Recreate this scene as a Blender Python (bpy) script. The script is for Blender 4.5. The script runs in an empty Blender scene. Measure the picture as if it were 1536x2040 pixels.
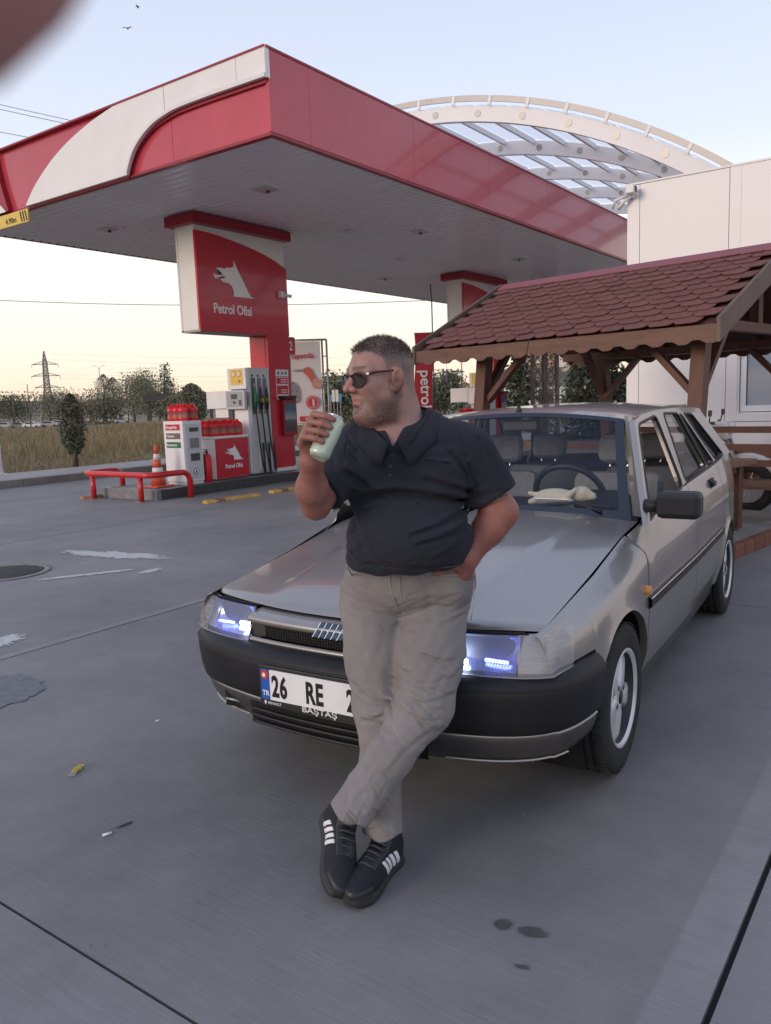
import bpy, bmesh, math, random
import numpy as np
from mathutils import Vector, Matrix
random.seed(7); rng = np.random.default_rng(7)
SC = bpy.context.scene
COL = SC.collection
R_ = math.radians
# ------------------------------------------------------------------ camera
PHI = 0.62378          # heading of the camera in the station's frame (X along the canopy, Y across)
FWD = (math.cos(PHI), math.sin(PHI))
RGT = (math.sin(PHI), -math.cos(PHI))
CAM_H = 1.449; FPX = 1594.0; PITCH = R_(7.82); ROLL = R_(-2.07)
cd = bpy.data.cameras.new('camera'); cam = bpy.data.objects.new('camera', cd); COL.objects.link(cam)
cd.sensor_fit = 'HORIZONTAL'; cd.sensor_width = 36.0; cd.lens = 36.0 * FPX / 1536.0
cd.clip_start = 0.01; cd.clip_end = 6000
def _cam_axes():
    f = Vector((FWD[0]*math.cos(PITCH), FWD[1]*math.cos(PITCH), -math.sin(PITCH)))
    u = Vector((FWD[0]*math.sin(PITCH), FWD[1]*math.sin(PITCH), math.cos(PITCH)))
    r = Vector((RGT[0], RGT[1], 0))
    r2 = r*math.cos(ROLL) + u*math.sin(ROLL); u2 = -r*math.sin(ROLL) + u*math.cos(ROLL)
    return r2, u2, f
_r, _u, _f = _cam_axes()
cam.matrix_world = Matrix(((_r.x,_u.x,-_f.x,0),(_r.y,_u.y,-_f.y,0),(_r.z,_u.z,-_f.z,CAM_H),(0,0,0,1)))
cd.dof.use_dof = True; cd.dof.focus_distance = 3.2; cd.dof.aperture_fstop = 18.0
SC.camera = cam
# ------------------------------------------------------------------ world, sun, exposure
SUN_AZ = math.atan2(0.30, -0.954)      # low sun behind and left of the photographer
SUN_EL = R_(5.0)
w = bpy.data.worlds.new('World'); SC.world = w; w.use_nodes = True
wn = w.node_tree; bg = wn.nodes['Background']
sky = wn.nodes.new('ShaderNodeTexSky'); sky.sky_type = 'NISHITA'; sky.sun_disc = False
sky.sun_elevation = SUN_EL; sky.sun_rotation = math.pi/2 - SUN_AZ
sky.altitude = 800; sky.air_density = 1.0; sky.dust_density = 2.0; sky.ozone_density = 1.2
# dusk veil: pale warm band low down, lavender above, the same all the way round
tc = wn.nodes.new('ShaderNodeTexCoord'); sp = wn.nodes.new('ShaderNodeSeparateXYZ')
rp = wn.nodes.new('ShaderNodeValToRGB'); mx = wn.nodes.new('ShaderNodeMix'); mx.data_type = 'RGBA'
wn.links.new(tc.outputs['Generated'], sp.inputs[0]); wn.links.new(sp.outputs['Z'], rp.inputs[0])
E_ = rp.color_ramp.elements
def _stop(i, p, c):
    e = E_[i] if i < 2 else E_.new(p)
    e.position = p; e.color = (*c, 1)
SKYK = 12.5
_stop(0, 0.0, (.92,.67,.46)); _stop(1, 1.0, (.38,.44,.66))
_stop(2, .035, (.97,.82,.66)); _stop(2, .09, (.99,.91,.80)); _stop(2, .18, (.93,.94,.93)); _stop(2, .28, (.72,.78,.90)); _stop(2, .48, (.57,.63,.82))
ml = wn.nodes.new('ShaderNodeVectorMath'); ml.operation = 'SCALE'; ml.inputs['Scale'].default_value = SKYK
wn.links.new(rp.outputs[0], ml.inputs[0])
mx.inputs[0].default_value = .8
wn.links.new(sky.outputs[0], mx.inputs[6]); wn.links.new(ml.outputs[0], mx.inputs[7])
wn.links.new(mx.outputs[2], bg.inputs[0]); bg.inputs[1].default_value = 0.08
sl = bpy.data.lights.new('sun', 'SUN'); sun = bpy.data.objects.new('sun', sl); COL.objects.link(sun)
sl.energy = 1.0; sl.angle = R_(22); sl.color = (1.0, .80, .66)
sd = Vector((math.cos(SUN_AZ)*math.cos(R_(14)), math.sin(SUN_AZ)*math.cos(R_(14)), math.sin(R_(14))))
sun.rotation_euler = (-sd).to_track_quat('-Z', 'Y').to_euler()
SC.view_settings.view_transform = 'Standard'; SC.view_settings.look = 'None'
SC.view_settings.exposure = 0.46; SC.view_settings.gamma = 1.0
SC.view_settings.use_curve_mapping = False
# ------------------------------------------------------------------ materials
MATS = {}
def mat(name, col, rough=.6, metal=0., var=.12, scale=6., bump=0., bscale=40., coat=0., world=False, alpha=1., trans=0., emit=None, spec=.5, stretch=None, detail=4, rnd=0., ior=1.45):
    if name in MATS: return MATS[name]
    m = bpy.data.materials.new(name); m.use_nodes = True; nt = m.node_tree; N = nt.nodes; L = nt.links
    b = N['Principled BSDF']
    b.inputs['Roughness'].default_value = rough; b.inputs['Metallic'].default_value = metal
    b.inputs['Coat Weight'].default_value = coat; b.inputs['Coat Roughness'].default_value = .06
    b.inputs['Transmission Weight'].default_value = trans; b.inputs['Alpha'].default_value = alpha
    b.inputs['Specular IOR Level'].default_value = spec; b.inputs['IOR'].default_value = ior
    if emit: b.inputs['Emission Color'].default_value = (*emit[0],1); b.inputs['Emission Strength'].default_value = emit[1]
    b.inputs['Base Color'].default_value = (*col,1)
    if var > 0 or bump > 0 or rnd > 0:
        if world: src = N.new('ShaderNodeNewGeometry').outputs['Position']
        else: src = N.new('ShaderNodeTexCoord').outputs['Object']
        if stretch:
            mp = N.new('ShaderNodeMapping'); mp.inputs['Scale'].default_value = stretch; L.new(src, mp.inputs[0]); src = mp.outputs[0]
        n = N.new('ShaderNodeTexNoise'); n.inputs['Scale'].default_value = scale; n.inputs['Detail'].default_value = detail; n.inputs['Roughness'].default_value = .62
        L.new(src, n.inputs['Vector'])
        mr = N.new('ShaderNodeMapRange'); mr.inputs[1].default_value = .3; mr.inputs[2].default_value = .7; mr.inputs[3].default_value = 1-var; mr.inputs[4].default_value = 1+var
        L.new(n.outputs['Fac'], mr.inputs[0]); fac = mr.outputs[0]
        if rnd > 0:
            oi = N.new('ShaderNodeObjectInfo'); m2 = N.new('ShaderNodeMapRange'); m2.inputs[3].default_value = 1-rnd; m2.inputs[4].default_value = 1+rnd
            L.new(oi.outputs['Random'], m2.inputs[0]); mm = N.new('ShaderNodeMath'); mm.operation = 'MULTIPLY'; L.new(fac, mm.inputs[0]); L.new(m2.outputs[0], mm.inputs[1]); fac = mm.outputs[0]
        v = N.new('ShaderNodeVectorMath'); v.operation = 'SCALE'; v.inputs[0].default_value = col
        L.new(fac, v.inputs['Scale']); L.new(v.outputs[0], b.inputs['Base Color'])
        rr = N.new('ShaderNodeMapRange'); rr.inputs[3].default_value = max(0,rough-.07); rr.inputs[4].default_value = min(1,rough+.07); L.new(n.outputs['Fac'], rr.inputs[0]); L.new(rr.outputs[0], b.inputs['Roughness'])
        if bump > 0:
            n2 = N.new('ShaderNodeTexNoise'); n2.inputs['Scale'].default_value = bscale; n2.inputs['Detail'].default_value = 3; L.new(src, n2.inputs['Vector'])
            bp = N.new('ShaderNodeBump'); bp.inputs['Strength'].default_value = bump; bp.inputs['Distance'].default_value = .01; L.new(n2.outputs['Fac'], bp.inputs['Height']); L.new(bp.outputs[0], b.inputs['Normal'])
    MATS[name] = m; return m
# ------------------------------------------------------------------ mesh helpers
class MB:
    def __init__(s): s.v = []; s.f = []; s.m = []; s.mi = 0; s.sm = []
    def add(s, v, f, smooth=False):
        o = len(s.v); s.v += [tuple(map(float, a)) for a in v]
        for q in f: s.f.append(tuple(int(i)+o for i in q)); s.m.append(s.mi); s.sm.append(smooth)
        return s
    def box(s, a, b, bev=0.0):
        x0,y0,z0 = [min(p,q) for p,q in zip(a,b)]; x1,y1,z1 = [max(p,q) for p,q in zip(a,b)]
        if bev <= 0:
            return s.add([(x0,y0,z0),(x1,y0,z0),(x1,y1,z0),(x0,y1,z0),(x0,y0,z1),(x1,y0,z1),(x1,y1,z1),(x0,y1,z1)],
                [(0,3,2,1),(4,5,6,7),(0,1,5,4),(1,2,6,5),(2,3,7,6),(3,0,4,7)])
        bm = bmesh.new(); bmesh.ops.create_cube(bm, size=1)
        for v in bm.verts: v.co = ((x0+x1)/2+v.co.x*(x1-x0), (y0+y1)/2+v.co.y*(y1-y0), (z0+z1)/2+v.co.z*(z1-z0))
        bmesh.ops.bevel(bm, geom=bm.edges[:], offset=bev, segments=2, profile=.5, affect='EDGES')
        return s.bm(bm)
    def bm(s, bm, smooth=False):
        bm.verts.index_update(); s.add([v.co[:] for v in bm.verts], [[v.index for v in f.verts] for f in bm.faces], smooth); bm.free(); return s
    def xform(s, M, i0=0):
        s.v[i0:] = [tuple(M @ Vector(a)) for a in s.v[i0:]]; return s
    def tube(s, pts, r, n=8, cap=True, smooth=True, flat=None):
        pts = [Vector(q) for q in pts]; rr = r if hasattr(r,'__len__') else [r]*len(pts)
        V = []; F = []; up = None
        for i,q in enumerate(pts):
            t = (pts[min(i+1,len(pts)-1)] - pts[max(i-1,0)]).normalized()
            if up is None: up = t.orthogonal().normalized()
            a = (up - t*up.dot(t)); a = a.normalized() if a.length > 1e-6 else t.orthogonal().normalized(); up = a; b = t.cross(a)
            for k in range(n):
                an = 2*math.pi*k/n; V.append(q + (a*math.cos(an)+b*math.sin(an))*rr[i])
        for i in range(len(pts)-1):
            for k in range(n): F.append((i*n+k, i*n+(k+1)%n, (i+1)*n+(k+1)%n, (i+1)*n+k))
        s.add(V, F, smooth)
        if cap:
            o = len(s.v)-len(V)
            for c,rev in ((0,True),((len(pts)-1)*n,False)):
                ix = [o+c+k for k in range(n)]
                if rev: ix = ix[::-1]
                s.f.append(tuple(ix)); s.m.append(s.mi); s.sm.append(False)
        return s
    def bar(s, a, b, w, h, up=(0,0,1)):
        a = Vector(a); b = Vector(b); t = (b-a).normalized(); u = Vector(up); u = u - t*u.dot(t)
        if u.length < 1e-5: u = t.orthogonal()
        u.normalize(); r = t.cross(u)
        V = []
        for q in (a,b):
            for i,j in ((-1,-1),(1,-1),(1,1),(-1,1)): V.append(q + r*(i*w/2) + u*(j*h/2))
        return s.add(V, [(3,2,1,0),(4,5,6,7),(0,1,5,4),(1,2,6,5),(2,3,7,6),(3,0,4,7)])
    def prism(s, poly, ax, t0, t1):   # 2-D outline swept along axis ax ('x','y','z'); poly is in the other two axes in order
        def P(a,b,t): return {'x':(t,a,b),'y':(a,t,b),'z':(a,b,t)}[ax]
        n = len(poly); V = [P(a,b,t0) for a,b in poly]+[P(a,b,t1) for a,b in poly]
        F = [tuple(range(n))[::-1], tuple(range(n,2*n))]+[(i,(i+1)%n,n+(i+1)%n,n+i) for i in range(n)]
        return s.add(V, F)
    def lathe(s, prof, n=16, smooth=True, c=(0,0,0), close=True):   # prof [(r,z)]
        V = []; F = []
        for r,z in prof:
            for k in range(n): a = 2*math.pi*k/n; V.append((c[0]+r*math.cos(a), c[1]+r*math.sin(a), c[2]+z))
        for i in range(len(prof)-1):
            for k in range(n): F.append((i*n+k, i*n+(k+1)%n, (i+1)*n+(k+1)%n, (i+1)*n+k))
        s.add(V, F, smooth); o = len(s.v)-len(V)
        if close:
            s.f.append(tuple(o+k for k in range(n))[::-1]); s.m.append(s.mi); s.sm.append(False)
            s.f.append(tuple(o+(len(prof)-1)*n+k for k in range(n))); s.m.append(s.mi); s.sm.append(False)
        return s
    def grid(s, fn, us, vs, smooth=True, flip=False):
        V = [fn(u,v) for u in us for v in vs]; m = len(vs); F = []
        for i in range(len(us)-1):
            for j in range(m-1):
                q = (i*m+j, (i+1)*m+j, (i+1)*m+j+1, i*m+j+1); F.append(q[::-1] if flip else q)
        return s.add(V, F, smooth)
    def mesh(s, name, mats, fix=True):
        me = bpy.data.meshes.new(name); me.from_pydata(s.v, [], s.f)
        for m in (mats if isinstance(mats,(list,tuple)) else [mats]): me.materials.append(m)
        me.polygons.foreach_set('material_index', s.m); me.polygons.foreach_set('use_smooth', s.sm)
        if fix and len(s.f) < 60000:
            b = bmesh.new(); b.from_mesh(me); bmesh.ops.recalc_face_normals(b, faces=b.faces[:]); b.to_mesh(me); b.free()
        me.update(); return me
def link(name, me, parent=None, loc=None, rot=None):
    o = bpy.data.objects.new(name, me); COL.objects.link(o)
    if parent: o.parent = parent
    if loc is not None: o.location = loc
    if rot is not None: o.rotation_euler = rot
    return o
def obj(name, mb, mats, parent=None, loc=None, rot=None, fix=True):
    return link(name, mb.mesh(name, mats, fix), parent, loc, rot)
def tag(o, label=None, cat=None, group=None, kind=None):
    if label: o['label'] = label
    if cat: o['category'] = cat
    if group: o['group'] = group
    if kind: o['kind'] = kind
    return o
def thing(name, label, cat, loc=(0,0,0), rz=0., group=None):
    o = bpy.data.objects.new(name, None); COL.objects.link(o); o.location = loc; o.rotation_euler = (0,0,rz); o.empty_display_size = .2
    return tag(o, label, cat, group)
def copy_tree(o, parent=None):
    c = o.copy(); COL.objects.link(c); c.parent = parent
    for ch in list(o.children): copy_tree(ch, c)
    return c
def bevel(o, w=.004, seg=2, ang=40):
    m = o.modifiers.new('bevel','BEVEL'); m.width = w; m.segments = seg; m.limit_method = 'ANGLE'; m.angle_limit = R_(ang); m.harden_normals = False
    return o
def text_mb(txt, size, depth=.004, bold=0.0, squeeze=1.0, spacing=1.0, shear=0.0, align='LEFT'):
    cu = bpy.data.curves.new('t','FONT'); cu.body = txt; cu.size = size; cu.extrude = depth/2; cu.offset = bold; cu.space_character = spacing; cu.shear = shear; cu.align_x = align; cu.resolution_u = 3
    o = bpy.data.objects.new('t', cu); COL.objects.link(o)
    dg = bpy.context.evaluated_depsgraph_get(); me = bpy.data.meshes.new_from_object(o.evaluated_get(dg))
    mb = MB(); mb.add([(v.co.x*squeeze, v.co.y, v.co.z) for v in me.vertices], [tuple(p.vertices) for p in me.polygons])
    bpy.data.objects.remove(o); bpy.data.curves.remove(cu); bpy.data.meshes.remove(me)
    return mb
def frame(origin, right, up):   # matrix placing text/flat art: local x -> right, y -> up
    r = Vector(right).normalized(); u = Vector(up); u = (u - r*u.dot(r)).normalized(); n = r.cross(u); o = Vector(origin)
    return Matrix(((r.x,u.x,n.x,o.x),(r.y,u.y,n.y,o.y),(r.z,u.z,n.z,o.z),(0,0,0,1)))
def text(name, txt, size, origin, right, up, m, parent, **k):
    mb = text_mb(txt, size, **k); mb.xform(frame(origin, right, up)); return obj(name, mb, m, parent, fix=False)
def at(px, py, depth):   # a point seen at a spot of the photograph, a given distance ahead, in the station's frame
    a = (px-768)/FPX; b = -(py-1020)/FPX
    d = _f + _r*a + _u*b; t = depth/(d.x*FWD[0]+d.y*FWD[1]); return Vector((0,0,CAM_H)) + d*t
def arc(cx, cy, r, a0, a1, n): return [(cx+r*math.cos(R_(a0+(a1-a0)*i/n)), cy+r*math.sin(R_(a0+(a1-a0)*i/n))) for i in range(n+1)]
def smooth_poly(P, n=6, closed=True):
    out = []; N = len(P)
    for i in range(N if closed else N-1):
        g = (lambda j: P[j%N]) if closed else (lambda j: P[max(0,min(N-1,j))])
        p0,p1,p2,p3 = map(np.array,(g(i-1),g(i),g(i+1),g(i+2)))
        for k in range(n):
            t = k/n; out.append(tuple(.5*((2*p1)+(-p0+p2)*t+(2*p0-5*p1+4*p2-p3)*t*t+(-p0+3*p1-3*p2+p3)*t**3)))
    if not closed: out.append(tuple(P[-1]))
    return out
# ================================================================== materials of the place
def concrete_mat():
    m = bpy.data.materials.new('broomed_concrete'); m.use_nodes = True; nt = m.node_tree; N = nt.nodes; L = nt.links; b = N['Principled BSDF']
    pos = N.new('ShaderNodeNewGeometry').outputs['Position']
    def noise(sc, det, stretch=None, rough=.6):
        src = pos
        if stretch: mp = N.new('ShaderNodeMapping'); mp.inputs['Scale'].default_value = stretch; L.new(pos, mp.inputs[0]); src = mp.outputs[0]
        n = N.new('ShaderNodeTexNoise'); n.inputs['Scale'].default_value = sc; n.inputs['Detail'].default_value = det; n.inputs['Roughness'].default_value = rough; L.new(src, n.inputs[0]); return n.outputs['Fac']
    def mr(x, a, c, d, e):
        r = N.new('ShaderNodeMapRange'); r.inputs[1].default_value = a; r.inputs[2].default_value = c; r.inputs[3].default_value = d; r.inputs[4].default_value = e; L.new(x, r.inputs[0]); return r.outputs[0]
    def mul(x, y):
        q = N.new('ShaderNodeMath'); q.operation = 'MULTIPLY'; L.new(x, q.inputs[0]); L.new(y, q.inputs[1]); return q.outputs[0]
    blot = mr(noise(.7, 6), .3, .7, .78, 1.18)
    mid = mr(noise(5, 5), .3, .7, .93, 1.07)
    streak = noise(1, 3, (95, 3.2, 1)); st = mr(streak, .3, .7, .94, 1.05)
    speck = mul(mr(noise(150, 2), .70, .76, 1.0, 1.35), mr(noise(95, 2), .70, .77, 1.0, .62)); tyre = mr(noise(1, 5, (.35,2.6,1)), .60, .74, 1.0, .86)
    fine = mr(noise(420, 2), .3, .7, .90, 1.10)
    dark = mr(noise(2.3, 7, (1,1,1), .75), .62, .78, 1.0, .72)
    oi = N.new('ShaderNodeObjectInfo'); slab = mr(oi.outputs['Random'], 0, 1, .94, 1.06)
    k = mul(mul(mul(mul(blot, mid), mul(st, fine)), mul(dark, slab)), mul(speck, tyre))
    # trowelled border along the nearest long joint
    sx = N.new('ShaderNodeSeparateXYZ'); L.new(pos, sx.inputs[0])
    edge = mul(mr(sx.outputs['Y'], .415, .42, 0, 1), mr(sx.outputs['Y'], .535, .55, 1, 0))
    e2 = mul(mr(sx.outputs['Y'], 4.61, 4.615, 0, 1), mr(sx.outputs['Y'], 4.69, 4.70, 1, 0))
    ed = N.new('ShaderNodeMath'); ed.operation = 'MAXIMUM'; L.new(edge, ed.inputs[0]); L.new(e2, ed.inputs[1])
    k = mul(k, mr(ed.outputs[0], 0, 1, 1.0, 1.22))
    v = N.new('ShaderNodeVectorMath'); v.operation = 'SCALE'; v.inputs[0].default_value = (.208,.204,.204); L.new(k, v.inputs['Scale']); L.new(v.outputs[0], b.inputs['Base Color'])
    b.inputs['Roughness'].default_value = .62; b.inputs['Specular IOR Level'].default_value = .35
    bp = N.new('ShaderNodeBump'); bp.inputs['Strength'].default_value = .35; bp.inputs['Distance'].default_value = .004; L.new(streak, bp.inputs['Height'])
    b2 = N.new('ShaderNodeBump'); b2.inputs['Strength'].default_value = .3; b2.inputs['Distance'].default_value = .003; L.new(noise(260,3), b2.inputs['Height']); L.new(bp.outputs[0], b2.inputs['Normal']); L.new(b2.outputs[0], b.inputs['Normal'])
    return m
CONC = concrete_mat()
JOINT = mat('joint_tar', (.022,.022,.026), .9, world=True)
ASPH = mat('asphalt', (.06,.06,.062), .85, world=True, scale=3, var=.2, bump=.3, bscale=120)
KERBM = mat('kerb_concrete', (.25,.235,.22), .8, world=True, scale=5, var=.16, bump=.3, bscale=90, rnd=.08)
PAVE = mat('pavement_concrete', (.34,.33,.32), .8, world=True, scale=4, var=.12, bump=.2, bscale=80)
DRY = mat('dry_soil', (.19,.15,.09), .95, world=True, scale=.6, var=.25, bump=.4, bscale=12)
RED = mat('red_panel', (.50,.020,.040), .20, var=.05, scale=2, coat=.35)
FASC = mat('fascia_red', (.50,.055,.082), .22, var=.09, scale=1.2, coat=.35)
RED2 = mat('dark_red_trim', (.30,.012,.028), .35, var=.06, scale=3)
WHT = mat('white_panel', (.80,.78,.76), .35, var=.03, scale=2)
WHT2 = mat('white_steel', (.74,.73,.72), .4, var=.05, scale=3)
SOFF = mat('soffit_metal', (.88,.84,.86), .30, metal=.0, var=.03, scale=1.5, spec=.6)
WHITEPRINT = mat('white_lettering', (.82,.80,.80), .5, var=0)
BLACKP = mat('black_plastic', (.018,.018,.02), .45, var=.1, scale=20)
GREYM = mat('grey_metal', (.30,.30,.31), .4, metal=.8, var=.08)
DKGREY = mat('dark_grey', (.07,.07,.075), .6, var=.1)
GALV = mat('galvanised_steel', (.36,.35,.34), .5, metal=.6, var=.12, world=True)
GLASS_DK = mat('dark_glass', (.03,.04,.05), .06, var=0, spec=.8)
YEL = mat('yellow_sticker', (.72,.50,.10), .5, var=.05)
# ================================================================== ground
g = MB().add([(-3000,-3000,-2.6),(3000,-3000,-2.6),(3000,3000,-2.6),(-3000,3000,-2.6)], [(0,1,2,3)])
tag(obj('yard', MB().box((-70,-70,-2.7),(150,17.78,-.10)), ASPH), kind='structure')
tag(obj('ground', g, DRY), kind='structure')
fc = obj('forecourt', MB().box((-9,-12,-.085),(46,15.60,-.018)), JOINT); tag(fc, kind='structure')
US = [1.11+4.56*i for i in range(-2,10)]; VS = [.41+4.2*i for i in range(-3,4)]+[15.59]
slab_cache = {}
for i in range(len(US)-1):
    for j in range(len(VS)-1):
        dv = VS[j+1]-VS[j]; key = round(dv,3); gp = .005
        if key not in slab_cache:
            mb = MB().box((gp,gp+.004,-.06),(4.56-gp,dv-gp-.004,0)); slab_cache[key] = mb.mesh('concrete_slab', CONC)
        link('concrete_slab', slab_cache[key], fc, (US[i],VS[j],0))
# kerb, pavement, grass verge
kb = obj('kerb', MB().box((-9,15.61,-.05),(60,15.62,.0)), KERBM); tag(kb, kind='structure')
ks = MB().box((.004,0,-.05),(.996,.26,.15), bev=.012).mesh('kerb_stone', KERBM)
for i in range(58): link('kerb_stone', ks, kb, (-8+i, 15.622+.004*random.random(), .003*random.random()))
pv = obj('pavement', MB().box((-9,15.90,-.05),(60,17.75,.135)), PAVE); tag(pv, kind='structure')
GRASSBASE = mat('dry_field', (.125,.10,.042), .95, world=True, scale=.35, var=.35, detail=8, bump=.5, bscale=9)
fl = MB().grid(lambda u,v: (u, v, (.06+.10*math.sin(u*.21)*math.cos(v*.17)+.0006*max(0,v-18))*(v<80)+(-2.05 if v>=96 else 0)-(2.05*(v-78)/18 if 78<v<96 else 0)), list(np.linspace(-70,150,56)), list(np.linspace(17.76,76,26))+[78,82,88,96,140,260,420])
tag(obj('grass_field', fl, GRASSBASE), kind='structure')
def blades(n, gen, mats, name, label, cat='grass'):
    V = np.zeros((n*3,3)); P = gen(n)      # P: x,y,z,h,w
    a = rng.uniform(0,2*np.pi,n); lean = rng.normal(0,.28,(n,2))
    dx = np.cos(a)*P[:,4]/2; dy = np.sin(a)*P[:,4]/2
    V[0::3] = np.c_[P[:,0]-dx,P[:,1]-dy,P[:,2]-.02]; V[1::3] = np.c_[P[:,0]+dx,P[:,1]+dy,P[:,2]-.02]
    V[2::3] = np.c_[P[:,0]+lean[:,0]*P[:,3],P[:,1]+lean[:,1]*P[:,3],P[:,2]+P[:,3]]
    F = np.arange(n*3).reshape(-1,3)
    me = bpy.data.meshes.new(name); me.from_pydata(V.tolist(), [], F.tolist())
    for m in mats: me.materials.append(m)
    me.polygons.foreach_set('material_index', rng.choice(len(mats), n, p=[.5,.3,.2][:len(mats)])); me.update()
    return tag(link(name, me), label, cat, kind='stuff')
G1 = mat('straw_blade', (.31,.245,.145), .8, var=.3, scale=.5, world=True); G2 = mat('rust_blade', (.23,.155,.092), .8, var=.3, scale=.4, world=True); G3 = mat('green_blade', (.14,.155,.06), .8, var=.3, scale=.5, world=True)
def gen_field(n):
    t = rng.uniform(0,1,n)**1.7; v = 18.0+t*62; u = rng.uniform(-.05,1.25,n)*(v*.9+6)+(v-18)*.05-4
    h = (.13+.30*rng.uniform(0,1,n)**1.5)*(1+.5*np.sin(u*.35+np.sin(v*.3)*2))*np.clip((v-17.6)/3,.5,1)*np.where(v>62,.45,1.); wd = .014+.0012*(v-18)
    return np.c_[u,v,.06+.10*np.sin(u*.21)*np.cos(v*.17)+.0006*(v-18),h,wd]
blades(90000, gen_field, [G1,G2,G3], 'grass', 'tall dry straw-coloured grass covering the field beyond the pavement')
# ---- worn paint, patches, stains lying on the concrete
def stain_mat(name, col, rough, thr, hard, nsc):
    m = mat(name, col, rough, world=True, var=.2, scale=20); N = m.node_tree.nodes; L = m.node_tree.links; b = N['Principled BSDF']
    t = N.new('ShaderNodeTexCoord'); vm = N.new('ShaderNodeVectorMath'); vm.operation = 'MULTIPLY_ADD'; L.new(t.outputs['Generated'], vm.inputs[0]); vm.inputs[1].default_value = (2,2,0); vm.inputs[2].default_value = (-1,-1,0)
    ln = N.new('ShaderNodeVectorMath'); ln.operation = 'LENGTH'; L.new(vm.outputs[0], ln.inputs[0])
    n = N.new('ShaderNodeTexNoise'); n.inputs['Scale'].default_value = nsc; n.inputs['Detail'].default_value = 6; g = N.new('ShaderNodeNewGeometry'); L.new(g.outputs['Position'], n.inputs[0])
    a = N.new('ShaderNodeMath'); a.operation = 'MULTIPLY_ADD'; L.new(n.outputs['Fac'], a.inputs[0]); a.inputs[1].default_value = 1.1; s_ = N.new('ShaderNodeMath'); s_.operation = 'SUBTRACT'; s_.inputs[0].default_value = 1.0; L.new(ln.outputs['Value'], s_.inputs[1]); L.new(s_.outputs[0], a.inputs[2])
    r = N.new('ShaderNodeMapRange'); r.inputs[1].default_value = thr; r.inputs[2].default_value = thr+hard; L.new(a.outputs[0], r.inputs[0]); L.new(r.outputs[0], b.inputs['Alpha']); return m
OLDPAINT = stain_mat('worn_paint', (.52,.52,.50), .8, .62, .12, 14)
def ragged(c, a, b, rot, n=40, jag=.25, seed=1):
    r = random.Random(seed); P = []
    for i in range(n):
        t = 2*math.pi*i/n; k = 1+jag*(r.random()-.5)*2
        x,y = a*math.cos(t)*k, b*math.sin(t)*k; P.append((c[0]+x*math.cos(rot)-y*math.sin(rot), c[1]+x*math.sin(rot)+y*math.cos(rot)))
    return P
def sheet(name, P, m, z, label, cat):
    mb = MB().add([(x,y,z) for x,y in P], [tuple(range(len(P)))]); o = obj(name, mb, m, fix=False)
    if label: tag(o, label, cat)
    return o
for nm,c,a,b,rot,sd,lb in [('paint_mark',(4.92,6.95),.72,.14,-1.35,2,'long worn white paint streak on the concrete left of the car'),
    ('paint_mark',(4.22,6.32),.50,.045,-.55,3,'thin diagonal worn paint line running off the long white streak'),
    ('paint_mark',(4.55,5.93),.13,.06,.2,4,'small oval worn paint spot between white streak and car bonnet'),
    ('paint_mark',(2.62,4.98),.16,.10,.5,5,'pale worn paint patch at the left edge just beyond the long joint')]:
    sheet(nm, ragged(c,a,b,rot,n=90,jag=.38,seed=sd), OLDPAINT, .0042, lb, 'paint')
PATCH = stain_mat('patch_mortar', (.160,.168,.182), .75, .50, .10, 9)
sheet('repair_patch', ragged((2.04,4.12),.28,.30,.3,n=50,jag=.1,seed=8), PATCH, .0042, 'smooth blue-grey repair patch in the concrete at the left edge', 'patch')
OIL = stain_mat('oil_stain', (.085,.084,.086), .55, .55, .45, 40)
for c,a,b,sd,lb in [((1.822,.962),.030,.026,1,'rounder of the two dark oil spots on the concrete right of the shoes'),((1.838,.880),.046,.021,2,'longer of the two dark oil spots on the concrete right of the shoes'),((1.70,.845),.030,.006,3,'faint short dark scuff below the two oil spots')]:
    sheet('oil_spot', ragged(c,a,b,-1.2,n=36,jag=.10,seed=sd), OIL, .0040, lb, 'oil stain')
# manhole cover at the left edge
mh = thing('manhole_cover', 'round dark metal manhole cover with treaded top at the left edge', 'manhole', (3.86,7.16,0))
obj('rim', MB().lathe([(.40,.002),(.40,.010),(.345,.010),(.345,.002)], 40), KERBM, mh)
obj('cover_plate', MB().lathe([(.34,.001),(.34,.008),(0.001,.008)], 40), DKGREY, mh)
tread = MB()
for i in range(-9,10):
    for j in range(-9,10):
        x,y = i*.034,j*.034
        if x*x+y*y < .31**2: tread.bar((x-.009,y-.009*(1 if (i+j)%2 else -1),.009),(x+.009,y+.009*(1 if (i+j)%2 else -1),.009),.007,.006)
obj('tread', tread, DKGREY, mh)
# ================================================================== canopy of the filling station
CU0, CU1, CV0, CV1, CZ0, CZ1 = 7.70, 27.0, 7.06, 14.86, 4.79, 5.75
can = thing('station_canopy', 'large flat red and white fuel station canopy with ribbed grey soffit', 'canopy', (CU0,CV0,CZ0))
def C3(o): o.location = (-CU0,-CV0,-CZ0); return o          # built in station coordinates under its root
C3(obj('roof_deck', MB().box((CU0+.06,CV0+.06,CZ0+.10),(CU1-.06,CV1-.06,CZ1-.12)), mat('deck_grey',(.30,.29,.30),.6,var=.05), can))
sl_me = MB().prism([(0,.014),(.022,-.026),(.128,-.026),(.150,.014),(.150,.018),(0,.018)], 'y', .05, CV1-CV0-.05).mesh('soffit_slat', SOFF)
n_sl = int((CU1-CU0-.12)/.18)
for i in range(n_sl): link('soffit_slat', sl_me, can, (.06+i*.18, 0, .03))
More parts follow.
